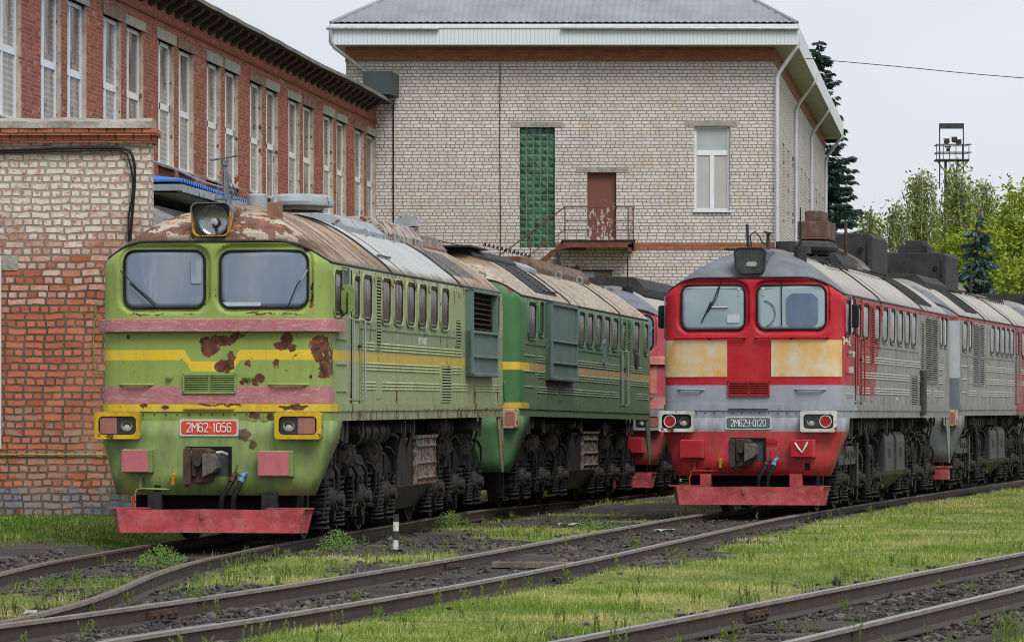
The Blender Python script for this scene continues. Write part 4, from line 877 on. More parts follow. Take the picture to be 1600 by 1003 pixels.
def loaf(root, u0, u1, w, z0, z1, mat, seg=1, name='roof_hatch'):
    mb = MB()
    for k in range(seg):
        a = u0+(u1-u0)*k/seg; b = u0+(u1-u0)*(k+1)/seg-.025; mb.prism([(w, z0), (w, z0+.4*(z1-z0)), (w*.72, z1-.02), (w*.3, z1), (-w*.3, z1), (-w*.72, z1-.02), (-w, z0+.4*(z1-z0)), (-w, z0)], 1, a, b)
    return mb.build(name, mat, root, None, .01)
loaf(G1, 6.2, 9.6, .62, 4.20, 4.50, M['bluegrey'], 1)
hatchrust = worn('rusting grey hatch', (.30, .29, .27), .3, 3, (.15, .08, .05), .6, .5, rough=.75)
loaf(G1, 9.62, 13.4, .60, 4.20, 4.60, hatchrust, 5); loaf(G1, 13.5, 16.0, .58, 4.15, 4.52, M['battery'], 3, 'exhaust_grid')
ly = MB()
for u in (7.6, 10.0): ly.tube([(.66+.05*cos(t), u, 4.27+.055*sin(t)) for t in np.linspace(0, 2*pi, 13)], .014, 6)
ly.build('lifting_eye', M['bluegrey'], G1, 50)
hd = MB().cyl((-.05, 15.8, 4.4), (-.05, 15.8, 4.68), .17, 16); hd.prism([(-.22, 4.68), (-.22, 4.78), (-.16, 4.86), (-.02, 4.9), (.1, 4.85), (.14, 4.70)], 1, 15.55, 16.0); hd.build('exhaust_hood', M['bluegrey'], G1, 40)
MB().box(1.19, 1.215, 5.5, 6.6, 3.86, 3.88).build('roof_step', M['under'], G1)
# G2 roof
loaf(G2, .7, 5.0, .60, 4.22, 4.46, M['sootroof'], 2); loaf(G2, 5.1, 6.6, .70, 4.2, 4.40, M['bluegrey'], 6, 'vent_block')
loaf(G2, 7.2, 13.6, .62, 4.20, 4.56, worn('sooty brown hatch', (.12, .095, .075), .35, 4, (.2, .16, .12), .5, .5, rough=.8), 6)
MB().box(-.85, -.45, -.05, .35, 4.42, 4.49).box(-.7, .6, .3, 2.0, 4.43, 4.46).tube([(-.9, .3, 4.5), (-.9, .3, 4.86)], .02, 6).build('roof_walkway', M['sootroof'], G2)
wr = MB(); wr.tube([(-.9, .3, 4.85), (-.4, .8, 4.65), (.0, 1.5, 4.55), (.3, 2.5, 4.5)], .008, 5)
for k in range(12): u = 1+k*.42; wr.tube([(.7, u, 4.48), (.72, u+.1, 4.53), (.7, u+.2, 4.48)], .012, 5)
wr.build('roof_cable', M['black'], G2, 50)
ly = MB()
for u in (9.0, 11.6): ly.tube([(.72+.06*cos(t), u, 4.27+.065*sin(t)) for t in np.linspace(0, 2*pi, 13)], .016, 6)
ly.build('lifting_eye', M['bluegrey'], G2, 50)
ca = MB()
for q in range(3): ca.tube([(.1+.22*cos(t)+.03*q, 13.9+.2*sin(t), 4.56+.03*q+.03*sin(2*t)) for t in np.linspace(0, 2*pi, 17)], .014, 5)
ca.build('cable_coil', M['black'], G2, 50)
MB().tube([(1.31, 3.7, 3.80), (1.30, 5.2, 3.81)], .012, 5).build('grille_bar', M['under'], G2)
MB().prism([(9.55, 2.62), (9.8, 2.62), (9.83, 3.0), (9.65, 3.08), (9.53, 3.0)], 0, 1.475, 1.53).build('lamp_bracket', M['filter'], G2)
MB().box(1.475, 1.52, 13.9, 14.3, 2.62, 2.85).build('side_socket', M['under'], G2)
# G3 roof
antenna(G3, -1.0, 1.6, 4.30, .88, M['sootroof'])
MB().cyl((.55, 1.0, 4.15), (.55, 1.0, 4.36), .12, 18).build('antenna_mount', M['under'], G3, 40); MB().tube([(.55, 1.0, 4.3), (.55, 1.0, 5.0)], .014, 6).build('whip_antenna', M['black'], G3)
loaf(G3, 2.2, 8.0, .75, 4.2, 4.62, M['sootroof'], 3)
# R1 roof
MB().cyl((.69, .9, 4.15), (.69, .9, 4.40), .105, 20).build('antenna_mount', M['sootroof'], R1, 40)
MB().tube([(.69, .9, 4.38), (.69, .9, 4.50), (.69, .9, 5.05)], [.06, .018, .01], 8).build('whip_antenna', M['black'], R1, 50)
hn = MB(); hn.tube([(-.19, .95, 4.38), (-.21, .95, 4.78)], .026, 8); hn.tube([(-.13, .95, 4.38), (-.16, .95, 4.6), (-.08, .95, 4.66), (.0, .95, 4.58), (.05, .9, 4.48), (.12, .9, 4.44)], .014, 6)
hn.cyl((.15, .9, 4.36), (.15, .9, 4.62), .028, 10); hn.prism([(.09, 4.66), (.21, 4.64), (.17, 4.60), (.12, 4.62)], 1, .7, .95); hn.build('horn', M['sootroof'], R1, 40)
MB().cyl((.32, 1.7, 4.36), (.32, 1.7, 4.52), .16, 22).cyl((.55, 2.2, 4.34), (.55, 2.2, 4.46), .13, 20).box(-.75, .4, 1.9, 2.4, 4.40, 4.43).build('roof_vent', M['sootroof'], R1, 40)
hat = MB()
for (r, z) in ((.42, 4.38), (.42, 4.44), (.58, 4.45), (.6, 4.50), (.55, 4.58), (.45, 4.61), (.01, 4.62)): hat.v += [(.35+r*.85*cos(2*pi*k/n), 4.2+r*1.5*sin(2*pi*k/n), z) for k in range(n)]
for j in range(6):
    for k in range(n): hat.f.append((j*n+k, j*n+(k+1) % n, (j+1)*n+(k+1) % n, (j+1)*n+k))
hat.build('fan_cowl', M['sootroof'], R1, 35)
stackm = worn('scorched exhaust stack', (.11, .065, .05), .4, 3, (.33, .28, .24), .55, rough=.8)
def stack(root, v, u, z0, w, h, mat, black=None):
    s = MB(); s.box(v-w/2, v+w/2, u-.6, u+.6, z0, z0+h*.60).box(v-w*.30, v+w*.30, u-.4, u+.4, z0+h*.6, z0+h).box(v-w*.52, v+w*.52, u-.63, u+.63, z0-.03, z0).box(v-w*.45, v+w*.45, u-.5, u+.5, z0-.3, z0-.03)
    s.build('exhaust_stack', mat, root, None, .02)
stack(R1, -.16, 8.8, 4.86, .54, .50, stackm)
def silencer(root, u0, u1, z0, z1, w0, w1):
    b = MB(); zt = z1; b.prism([(w1, z0), (w1, zt-.07), (w1-.06, zt), (w0+.06, zt), (w0, zt-.07), (w0, z0)], 1, u0, u1); b.build('silencer_box', M['sootroof'], root, None, .015)
    d = MB().cyl((w1-.22, u0-.03, (z0+z1)/2+.06), (w1-.22, u0, (z0+z1)/2+.06), .05, 10).tube([(w1-.10, u0-.015, z0+.1), (w1-.10, u0-.015, z1-.15)], .01, 6); d.build('silencer_fitting', M['black'], root)
silencer(R1, 10.6, 12.9, 4.30, 5.03, -.70, .64)
loaf(R1, 7.4, 10.4, .50, 4.2, 4.56, M['sootroof'], 1); sh = rr1
tr = MB(); tr.prism([(.42, 4.22), (.62, 4.33), (.45, 4.52), (.05, 4.74), (-.4, 4.74), (-.4, 4.2)], 1, 9.5, 10.6); tr.build('pale_cowl', rr1, R1, 30)
MB().tube([(.3, 9.4, 4.6), (.3, 9.4, 5.22)], .028, 8).build('exhaust_pipe', M['rustbrown'], R1, 50)
lad = MB()
lad.tube([(.62, 1.5, 4.29), (.66, 3.5, 4.26), (.72, 7, 4.25), (.74, 12, 4.24)], .02, 6)
for k in range(5): u = 2.6+k*.75; lad.tube([(.64, u, 4.28), (.70, u+.1, 4.33), (.76, u, 4.22), (.82, u+.15, 4.17)], .014, 5)
lad.tube([(.86, 3.0, 4.16), (.80, 6.0, 4.2)], .012, 5); lad.build('roof_conduit', M['sootroof'], R1, 50)
MB().box(1.476, 1.55, 11.1, 11.6, 1.62, 2.47).build('drain_duct', M['under2'], R1, None, .01)
# R2 roof
silencer(R2, 4.6, 6.8, 4.26, 5.06, -.85, .66); stack(R2, -.12, 5.7, 5.08, .62, .27, M['sootroof'])
loaf(R2, .9, 4.5, .7, 4.2, 4.50, M['sootroof'], 2)
tr = MB(); tr.prism([(.42, 4.22), (.66, 4.33), (.5, 4.52), (.1, 4.74), (-.4, 4.74), (-.4, 4.2)], 1, 7.0, 8.3); tr.build('pale_cowl', rr2, R2, 30)
lad = MB(); lad.tube([(.66, 8, 4.27), (.70, 12, 4.25), (.70, 15, 4.25)], .02, 6); lad.tube([(.8, 1.0, 4.1), (.6, 1.6, 4.3), (.5, 2.0, 4.4)], .03, 6)
for k in range(8): u = 11.5+k*.4; lad.tube([(.72, u, 4.25), (.78, u+.1, 4.28), (.82, u, 4.18)], .014, 5)
lad.build('roof_conduit', M['sootroof'], R2, 50); MB().tube([(.2, 9.0, 4.4), (.2, 9.0, 4.95)], .03, 8).tube([(.2, 13.0, 4.4), (.2, 13.0, 5.0)], .03, 8).build('exhaust_pipe', M['sootroof'], R2, 50)
silencer(R3, 2.5, 9, 4.25, 4.62, -.8, .7)
# ------------------------------------------------------------------ tracks
def cr(pts, step=.5):
    """resample a ground polyline (x, y, z) with Catmull-Rom"""
    P = [Vector(p) for p in pts]; P = [2*P[0]-P[1]]+P+[2*P[-1]-P[-2]]; out = []
    for i in range(1, len(P)-2):
        n = max(2, int((P[i+1]-P[i]).length/step))
        for k in range(n):
            t = k/n; a, b, c, d = P[i-1:i+3]
            out.append(.5*((2*b)+(c-a)*t+(2*a-5*b+4*c-d)*t*t+(3*b-3*c+d-a)*t**3))
    out.append(P[-2]); return out
trkB = cr([(-4.35, 24, .0), (-4.52, 34, .0), (-4.47, 40, .0), (-4.43, 43.5, 0), (-4.36, 47, -.02), (-4.17, 50, -.035), (-3.83, 54.1, -.04), (-2.68, 62.5, -.02), (-1.40, 71, .02), (.07, 79.6, -.03), (1.62, 88.3, -.07), (4.75, 105, -.05), (8.9, 127, 0)])
trkC = cr([(-4.55, 25, 0), (-3.75, 30, 0), (-2.70, 34.2, 0), (-1.38, 40, 0), (0, 47, 0), (1.22, 54, 0), (2.5, 61.5, 0), (3.91, 69.4, -.005), (7.55, 86.2, 0), (11.5, 103, .03), (16.5, 124, .03), (26, 165, 0)])
trkD = cr([(-1.35, 22, 0), (1.09, 30, 0), (4.01, 40, 0), (6.85, 49.8, 0), (10.0, 60.5, 0), (14.5, 75.5, 0), (22, 100, 0)])
def offs(pl, d, dz=0):
    out = []
    for i, p in enumerate(pl):
        t = pl[min(i+1, len(pl)-1)]-pl[max(i-1, 0)]; t.z = 0; t.normalize(); out.append(Vector((p.x+t.y*d, p.y-t.x*d, p.z+dz)))
    return out
RP = [(-.037, 0), (.037, 0), (.0375, -.03), (.012, -.042), (.009, -.14), (.03, -.155), (.072, -.165), (.072, -.178), (-.072, -.178), (-.072, -.165), (-.03, -.155), (-.009, -.14), (-.012, -.042), (-.0375, -.03)]
def railm(name, shiny):
    m = NT(name, .5, .2); top = m.gt(m.Z, -.004); side = m.mix(m.ramp(m.noise(7, detail=5), .35, .65), (.05, .035, .027), (.095, .066, .048)); side = m.mix(m.ramp(m.Z, -.06, -.16), side, (.04, .033, .028))
    t = (.30, .29, .28) if shiny else (.16, .12, .095)
    g = m.n('NewGeometry'); sp = m.n('SeparateXYZ'); m.l(g.outputs['Normal'], sp.inputs[0]); up = m.gt(sp.outputs[2], .8); top = m.mul(up, m.gt(m.Z, -.12))
    side = m.mix(m.gt(m.Z, -.037), side, m.mix(m.ramp(m.noise(3, detail=4), .35, .65), (.15, .125, .105), (.24, .205, .175))); c = m.mix(top, side, m.mix(m.ramp(m.noise(4, detail=4), .35, .7), t, tuple(x*.6 for x in t))); m.put(m.b.inputs['Metallic'], m.mul(top, .6 if shiny else .2)); m.put(m.b.inputs['Roughness'], m.ramp(top, 0, 1, .75, .38 if shiny else .6))
    m.bump(m.noise(15, detail=4), .003); return m.out(c)
M['railS'] = railm('polished rail', True); M['railR'] = railm('rusty rail', False)
M['sleeper'] = worn('oiled sleeper', (.035, .028, .023), .4, 5, (.09, .075, .06), .5, rough=.9, bump=.01)
def rail(pl, mat, root, name='rail'):
    mb = MB(); n = len(RP)
    for i, p in enumerate(pl):
        t = pl[min(i+1, len(pl)-1)]-pl[max(i-1, 0)]; t.z = 0; t.normalize(); nx, ny = t.y, -t.x
        mb.v += [(p.x+nx*a, p.y+ny*a, p.z+b) for a, b in RP]
    for i in range(len(pl)-1):
        for k in range(n): mb.f.append((i*n+k, (i+1)*n+k, (i+1)*n+(k+1) % n, i*n+(k+1) % n))
    mb.f += [tuple(range(n)), tuple((len(pl)-1)*n+k for k in range(n-1, -1, -1))]
    return mb.build(name, mat, root, 30)
def cut(pl, y0, y1): return [p for p in pl if y0 <= p.y <= y1]
def sleepers(pl, y0, y1, root, hw=1.3, sp=.62, zt=-.185):
    acc = 0; last = None; src = None
    q = cut(pl, y0, y1)
    for i in range(1, len(q)):
        seg = q[i]-q[i-1]; l = seg.length; acc += l
        if acc >= sp:
            acc = 0; yaw = math.atan2(seg.x, seg.y)
            if src is None: src = MB().box(-hw, hw, -.12, .12, -.12, 0).build('sleeper', M['sleeper'], root, None, .015); o = src
            else: o = inst(src, root)
            o.location = (q[i].x+random.uniform(-.05, .05), q[i].y, q[i].z+zt+random.uniform(-.03, .015)); o.rotation_euler = (0, random.uniform(-.012, .012), -yaw+random.uniform(-.02, .02))
tb = thing('railway_track', 'rusty curved track leading under the light green diesel', 'railway track')
rail(cut(offs(trkB, -.797), 24, 127), M['railR'], tb)
brr = offs(trkB, .797); brr = [p for p in brr if p.y > 42]
brr = cr([(-4.25, 31.6, -.002), (-3.95, 33.4, -.002), (-3.72, 36.6, -.002), (-3.66, 39.6, -.002)]+[tuple(p) for p in brr[::6]])
rail(brr, M['railR'], tb); sleepers(trkB, 36, 90, tb)
tcx = thing('railway_track', 'worn track with shiny rail tops running from lower left to the red diesel', 'railway track')
rail(offs(trkC, -.797), M['railS'], tcx); rail(offs(trkC, .797), M['railS'], tcx); sleepers(trkC, 28, 92, tcx)
gr = cr([(-2.95, 30.5, -.01), (-2.62, 31.8, -.01), (-2.30, 33.0, -.01)], .3); rail(gr, M['railR'], tcx, 'guard_rail')
td = thing('railway_track', 'track with bright brown rails crossing the lower right corner', 'railway track')
rail(offs(trkD, -.797), M['railS'], td); rail(offs(trkD, .797), M['railS'], td); sleepers(trkD, 27, 70, td)
fp = MB()
for pl, y in ((offs(trkD, -.797), 36.0), (offs(trkC, -.797), 36.2), (offs(trkC, -.797), 47.5)):
    p = min(pl, key=lambda q: abs(q.y-y)); i = pl.index(p); t = (pl[i+1]-pl[i]).normalized(); o = MB(); nrm = Vector((t.y, -t.x, 0))
    for s in (1,): 
        a = p-t*.4+nrm*.012; b = p+t*.4+nrm*.012
        o.add([a+Vector((0, 0, -.05)), b+Vector((0, 0, -.05)), b+nrm*.03+Vector((0, 0, -.06)), a+nrm*.03+Vector((0, 0, -.06)), a+Vector((0, 0, -.15)), b+Vector((0, 0, -.15)), b+nrm*.03+Vector((0, 0, -.14)), a+nrm*.03+Vector((0, 0, -.14))], [(0, 1, 2, 3), (3, 2, 6, 7), (7, 6, 5, 4), (0, 3, 7, 4), (1, 5, 6, 2)])
        for k in range(4): c = p+t*(-.3+.2*k)+nrm*.04+Vector((0, 0, -.1)); o.cyl(c, c+nrm*.03, .018, 8)
    o.build('fishplate', M['rustbrown'], td if y == 36.0 else tcx)

# ------------------------------------------------------------------ ground
def vn(x, y, s, o=0): return mnoise.noise(Vector((x*s+o, y*s-o, o*.37)))
TR = [(np.array([(p.x, p.y) for p in t])) for t in (trkB, trkC, trkD)]
def trackdist(x, y):
    """signed side distance (positive = right of the track) to each track"""
    out = []
    for a in TR:
        i = int(np.clip(np.searchsorted(a[:, 1], y), 1, len(a)-1)); x0, y0 = a[i-1]; x1, y1 = a[i]
        t = (y-y0)/(y1-y0) if y1 != y0 else 0; t = min(max(t, 0), 1); cx = x0+(x1-x0)*t; k = (x1-x0)/(y1-y0) if y1 != y0 else 0
        out.append((x-cx)/sqrt(1+k*k))
    return out
def grass_amt(x, y):
    b, c, d = trackdist(x, y); n = vn(x, y, .55, 3)*.7+vn(x, y, 1.7, 9)*.6+vn(x, y, 4.1, 5)*.35; g = 0
    # lawn between the red engine's track and the near right track
    if c > .8:
        e = min((c-1.12)/.25, (-1.28-d)/.25); g = max(g, e*.9+n*.6+.3)
        if 46 < y < 60 and c < 3.2: g -= max(0, 1-abs((y-52)/6.5))*max(0, 1-(c-1)/2.8)*(1.5+n*1.1); g -= 1.0*max(0, -vn(x, y, .6, 77)-.20)*6
        if y > 60 and c < 1.6: g -= .9
    if d > 1.75: g = max(g, (d-2.1)/.35+n+.1)
    if -1.0 < d < 1.9: g = -.2+n*.55 if abs(d) < .7 else -1
    # strip between green track and red track
    if b > 1.0 and c < -1.05:
        if y < 55: g = max(g, .55+n*1.1-max(0, (y-50)/4)*1.0 - max(0, 1-(-1.05-c)/.35)*.9 - (.9 if y < 41 else 0))
        else:
            k = vn(x, y, .32, 21)+vn(x, y, .9, 2)*.4; g = max(g, -.45+k*2.3+(.7 if (58 < y < 66 and c > -3.1) else 0)+(.7 if (y > 72 and c > -4) else 0)-(.5 if b < 1.5 and y < 64 else 0))
    if abs(b) < .75: g = .25+n*1.3 if 36 < y < 47 else (-.05+n if 47 < y < 53 else -1)
    if .7 <= abs(b) < 1.0 and 36 < y < 54: g = .0+n*1.2
    if b < -1.0:
        if y > 56 and x < -4.6: g = max(g, 1.0+n*.5)
        elif y > 52.5: g = max(g, (y-53.9)*.5+n*.8)
        elif y > 44: g = max(g, -.45+n*1.0)
        else: g = max(g, .5+n)
    if abs(c) < .8: g = -.6+n*.7
    if c < -.8 and c > -1.05: g = min(g, .0+n*.6)
    if y > 104: g = 1
    return min(1, max(0, g))
def height(x, y):
    b, c, d = trackdist(x, y); m = min(abs(b), abs(c), abs(d)); h = -.075+.03*vn(x, y, .4, 1)
    k_ = .115 if m == abs(d) else .10 if m == abs(b) else (.09 if y < 42 else .09-.055*sst((y-42)/8)); h = h-k_*(1-sst((m-.9)/.7)); 
    if y > 53 and x < -3: h += .12*sst((y-54)/6)*sst((-4.9-x)/1.0)
    if b > .9 and c < -1.1 and 55 < y < 80: h -= .05
    return h+.018*vn(x, y, 1.6, 4)+.008*vn(x, y, 5, 8)
def gridmesh(x0, x1, y0, y1, nx, ny):
    X = np.linspace(x0, x1, nx); Y = y0*(y1/y0)**np.linspace(0, 1, ny); V = []; A = []
    for y in Y:
        for x in X: V.append((x, y, height(x, y))); A.append(grass_amt(x, y))
    F = [(j*nx+i, j*nx+i+1, (j+1)*nx+i+1, (j+1)*nx+i) for j in range(ny-1) for i in range(nx-1)]
    return V, F, A
def ground_mat(attr):
    m = NT('yard ground', .95, 0, .2)
    dirt = m.mix(m.ramp(m.noise(1.3, detail=6, rough=.65), .35, .65), (.026, .024, .023), (.068, .06, .052))
    dirt = m.mix(m.ramp(m.noise(.45, detail=3, off=(4, 4, 4)), .52, .68), dirt, (.13, .10, .072)); dirt = m.mix(m.mul(m.ramp(m.noise(40, detail=3), .45, .7), .5), dirt, (.09, .082, .075))
    gr_ = m.mix(m.ramp(m.noise(1.1, detail=5), .35, .65), (.13, .165, .04), (.20, .205, .075)); gr_ = m.mix(m.ramp(m.noise(6, detail=5), .5, .7), gr_, (.10, .085, .045))
    if attr:
        a = m.n('Attribute'); a.attribute_name = 'grass'; f = m.ramp(m.ma('ADD', a.outputs['Fac'], m.mul(m.ma('SUBTRACT', m.noise(9, detail=4), .5), .6)), .35, .6); c = m.mix(f, dirt, gr_)
    else: c = gr_
    m.bump(m.noise(14, detail=6, rough=.7), .05); return m.out(c)
V, F, A = gridmesh(-13, 20, 26, 118, 236, 330)
g = MB(); g.v = V; g.f = F; go = g.build('ground', ground_mat(True), None, 180); at = go.data.attributes.new('grass', 'FLOAT', 'POINT'); at.data.foreach_set('value', np.array(A, dtype=np.float32)); tag(go, kind='structure')
f = MB(); f.add([(-1500, -400, -.6), (1500, -400, -.6), (1500, 1900, -.6), (-1500, 1900, -.6)], [(0, 1, 2, 3)]); tag(f.build('far_ground', ground_mat(False)), kind='structure')

# grass blades, one mesh
def blades(n, sampler, hmin, hmax, wd, name, mat, kindtint=0):
    P = []; T = []; tries = 0
    while len(P) < n and tries < n*12:
        tries += 1; x, y = sampler(); a = grass_amt(x, y)
        if random.random() < a**1.2: P.append((x, y, height(x, y))); T.append(a)
    n = len(P); P = np.array(P); ang = rs.rand(n)*2*pi; lean = rs.rand(n)*.55; la = rs.rand(n)*2*pi
    pn = np.array([.70+.95*(vn(p[0], p[1], .7, 15)+vn(p[0], p[1], 2.5, 6)*.8) for p in P]); h = (hmin+(hmax-hmin)*rs.rand(n)**1.7)*np.clip(pn, .35, 1.5); wv = wd*(.6+.8*rs.rand(n))*np.clip(P[:, 1]/38, 1, 3)
    dx = np.cos(ang)*wv/2; dy = np.sin(ang)*wv/2; lx = np.cos(la)*lean*h; ly = np.sin(la)*lean*h
    V = np.zeros((n, 5, 3)); V[:, 0] = P+np.stack([-dx, -dy, -.01+0*dx], 1); V[:, 1] = P+np.stack([dx, dy, -.01+0*dx], 1)
    mid = P+np.stack([lx*.35, ly*.35, h*.55], 1); V[:, 2] = mid+np.stack([dx*.7, dy*.7, 0*dx], 1); V[:, 3] = mid-np.stack([dx*.7, dy*.7, 0*dx], 1); V[:, 4] = P+np.stack([lx, ly, h*(1-.25*lean)], 1)
    me = bpy.data.meshes.new(name); b = np.arange(n)[:, None]*5
    q = np.concatenate([b+0, b+1, b+2, b+3], 1); t = np.concatenate([b+3, b+2, b+4], 1)
    li = np.concatenate([q, t], 1).reshape(-1); me.vertices.add(n*5); me.vertices.foreach_set('co', V.reshape(-1).astype(np.float32)); me.loops.add(n*7); me.loops.foreach_set('vertex_index', li.astype(np.int32))
    me.polygons.add(n*2); st = np.stack([np.arange(n)*7, np.arange(n)*7+4], 1).reshape(-1); me.polygons.foreach_set('loop_start', st.astype(np.int32)); 
    try: me.polygons.foreach_set('loop_total', np.tile([4, 3], n).astype(np.int32))
    except Exception: pass
    me.update(calc_edges=True); me.validate(); me.materials.append(mat)
    tn = np.repeat(np.clip(.5+.5*np.array([1.3*vn(p[0], p[1], .6, 31)+.9*vn(p[0], p[1], 2.3, 12) for p in P])+.22*rs.randn(n), 0, 1), 5)
    a = me.attributes.new('tint', 'FLOAT', 'POINT'); a.data.foreach_set('value', tn.astype(np.float32))
    o = bpy.data.objects.new(name, me); C.objects.link(o); return tag(o, kind='stuff')
def blade_mat(a, b, c, name):
    m = NT(name, .6, 0, .25); at = m.n('Attribute'); at.attribute_name = 'tint'
    r = m.n('ValToRGB'); m.l(at.outputs['Fac'], r.inputs[0]); e = r.color_ramp.elements; e[0].color = (*a, 1); e[0].position = .25; e[1].color = (*c, 1); e[1].position = .9; x = e.new(.58); x.color = (*b, 1)
    m.b.inputs['Subsurface Weight'].default_value = 0; tr = m.n('BsdfTranslucent'); m.l(r.outputs[0], tr.inputs[0]); ms = m.n('MixShader'); ms.inputs[0].default_value = .3; m.l(m.b.outputs[0], ms.inputs[1]); m.l(tr.outputs[0], ms.inputs[2]); m.l(ms.outputs[0], m.t.nodes['Material Output'].inputs[0]); return m.out(r.outputs[0])
gmat = blade_mat((.13, .22, .03), (.26, .34, .065), (.50, .46, .19), 'grass blades')
def samp():
    y = 28.5*(105/28.5)**(random.random()**1.12); x = random.uniform(-.125, .125)*y; return x, y
tag(blades(210000, samp, .02, .085, .007, 'grass', gmat), 'short green and straw coloured grass growing between and beside the tracks', 'grass')
def samp2():
    y = random.uniform(54, 68); return random.uniform(-9, -4.4), y
gm2 = blade_mat((.05, .13, .015), (.10, .20, .03), (.17, .24, .06), 'lush grass blades')
tag(blades(26000, samp2, .03, .10, .012, 'grass', gm2), 'lush green grass strip along the foot of the brick annex', 'grass')
# straws and seed heads
wd = MB()
def weed(x, y, h, n=5):
    z = height(x, y)
    for k in range(n):
        a = random.uniform(0, 2*pi); l = random.uniform(.05, .3)*h; p0 = (x+random.uniform(-.05, .05), y+random.uniform(-.05, .05), z); hh = h*random.uniform(.6, 1)
        p1 = (p0[0]+cos(a)*l*.4, p0[1]+sin(a)*l*.4, z+hh*.6); p2 = (p0[0]+cos(a)*l, p0[1]+sin(a)*l, z+hh); wd.tube([p0, p1, p2], [.005, .004, .002], 3)
        for j in range(8):
            t = .35+.08*j; c = Vector(p0).lerp(Vector(p2), t); b = random.uniform(0, 2*pi); r = random.uniform(.008, .02)
            wd.add([c, c+Vector((cos(b)*r, sin(b)*r, .02)), c+Vector((cos(b)*r*.5, sin(b)*r*.5+.006, .035))], [(0, 1, 2)])
cnt = 0
while cnt < 300:
    x, y = samp(); 
    if y > 75: continue
    a = grass_amt(x, y)
    if .05 < a < .95 or random.random() < .12: weed(x, y, random.uniform(.08, .22), random.randint(2, 4)); cnt += 1
for (x, y) in ((.75, 31.0), (1.6, 31.5), (2.2, 31.2), (2.6, 32.2), (3.6, 31.0), (-2.9, 38.2), (-2.75, 37.4), (-4.45, 41), (1.5, 51.2)): weed(x, y, .30, 6)
tag(wd.build('weeds', blade_mat((.14, .2, .04), (.22, .27, .07), (.3, .3, .12), 'weed stems')), 'thin seeding weeds and straws scattered over grass and ballast', 'weeds', kind='stuff')
def bush(name, x, y, w_, h_, n, mat, label, s=.022):
    n = int(n*1.0)
    mb = MB(); z = height(x, y)
    for k in range(n):
        a = random.uniform(0, 2*pi); r = random.random()**.9*w_; q = random.random(); c = Vector((x+cos(a)*r, y+sin(a)*r, z+h_*q*(1-.6*(r/w_)**2))); d = Vector((random.uniform(-1, 1), random.uniform(-1, 1), random.uniform(-.2, 1))).normalized()*s*random.uniform(.6, 1.4); e = d.orthogonal().normalized()*s*.4
        mb.add([c, c+d*.5+e, c+d, c+d*.5-e], [(0, 1, 2, 3)])
    for k in range(12): a = random.uniform(0, 2*pi); mb.tube([(x, y, z-.02), (x+cos(a)*w_*.6, y+sin(a)*w_*.6, z+h_*random.uniform(.5, 1))], .004, 3)
    return tag(mb.build(name, mat), label, 'weed')
lf = worn('weed leaves', (.10, .18, .035), .4, 9, (.2, .24, .06), .4, rough=.6)
bush('weed_plant', -4.15, 50.2, .30, .27, 1200, lf, 'leafy weed clump between the rails before the red plough of the light green diesel')
bush('weed_plant', -2.2, 53.4, .25, .26, 900, lf, 'leafy weed tuft at the rail beside the light green diesel front wheel')
bush('weed_plant', -.95, 66.2, .3, .3, 900, lf, 'leafy weed tuft beside the rail below the gap between both green sections')
bush('weed_plant', 1.25, 64.0, .45, .14, 500, lf, 'low leafy weed patch just left of the red plough of the red diesel')['kind'] = 'stuff'
# stones
ico = [(0, 0, 1), (.89, 0, .45), (.28, .85, .45), (-.72, .53, .45), (-.72, -.53, .45), (.28, -.85, .45), (.72, .53, -.45), (-.28, .85, -.45), (-.89, 0, -.45), (-.28, -.85, -.45), (.72, -.53, -.45), (0, 0, -1)]
icf = [(0, 1, 2), (0, 2, 3), (0, 3, 4), (0, 4, 5), (0, 5, 1), (1, 6, 2), (2, 7, 3), (3, 8, 4), (4, 9, 5), (5, 10, 1), (6, 7, 2), (7, 8, 3), (8, 9, 4), (9, 10, 5), (10, 6, 1), (11, 7, 6), (11, 8, 7), (11, 9, 8), (11, 10, 9), (11, 6, 10)]
ico = np.array(ico)
sv = []; sf = []; tn = []; cnt = 0
while cnt < 13000:
    y = 28.5*(72/28.5)**random.random(); x = random.uniform(-.125, .125)*y; b, c, d = trackdist(x, y)
    m_ = min(abs(b) if y < 52 else 9, abs(c), abs(d)); p = 1.0 if m_ < 1.25 else .9 if m_ < 1.7 else (.25 if (b > 0 and c < 0) else .012)
    if abs(abs(c)-.8) < .09 or abs(abs(d)-.8) < .09 or abs(abs(b)-.8) < .09: continue
    if abs(c) < 1.6 and y > 43: p *= .35
    if random.random() > p or (m_ > 1.2 and grass_amt(x, y) > .6 and random.random() > .04) or vn(x, y, .9, 44) < -.22: continue
    s = random.uniform(.012, .036)*(1+.8*(random.random() < .04)); sc3 = np.array([1, random.uniform(.7, 1.3), random.uniform(.5, .85)])*s; a = random.random()*6.28
    q = ico*sc3*(1+.28*rs.randn(12, 1)); q = np.stack([q[:, 0]*cos(a)-q[:, 1]*sin(a)+x, q[:, 0]*sin(a)+q[:, 1]*cos(a)+y, q[:, 2]+height(x, y)+s*.25], 1)
    k = len(sv); sv += [tuple(r) for r in q]; sf += [(k+a_, k+b_, k+c_) for a_, b_, c_ in icf]; cnt += 1; tn += [random.random()]*12
st = MB(); st.v = sv; st.f = sf
m = NT('ballast stone', .9, 0, .2); at_ = m.n('Attribute'); at_.attribute_name = 'tint'; M['stone'] = m.out(m.mix(at_.outputs['Fac'], (.028, .026, .026), (.12, .105, .095)))
so_ = st.build('ballast', M['stone']); a = so_.data.attributes.new('tint', 'FLOAT', 'POINT'); a.data.foreach_set('value', (np.array(tn)**2).astype(np.float32)); tag(so_, 'dark oily crushed stone ballast between and beside the rails', 'ballast', kind='stuff')
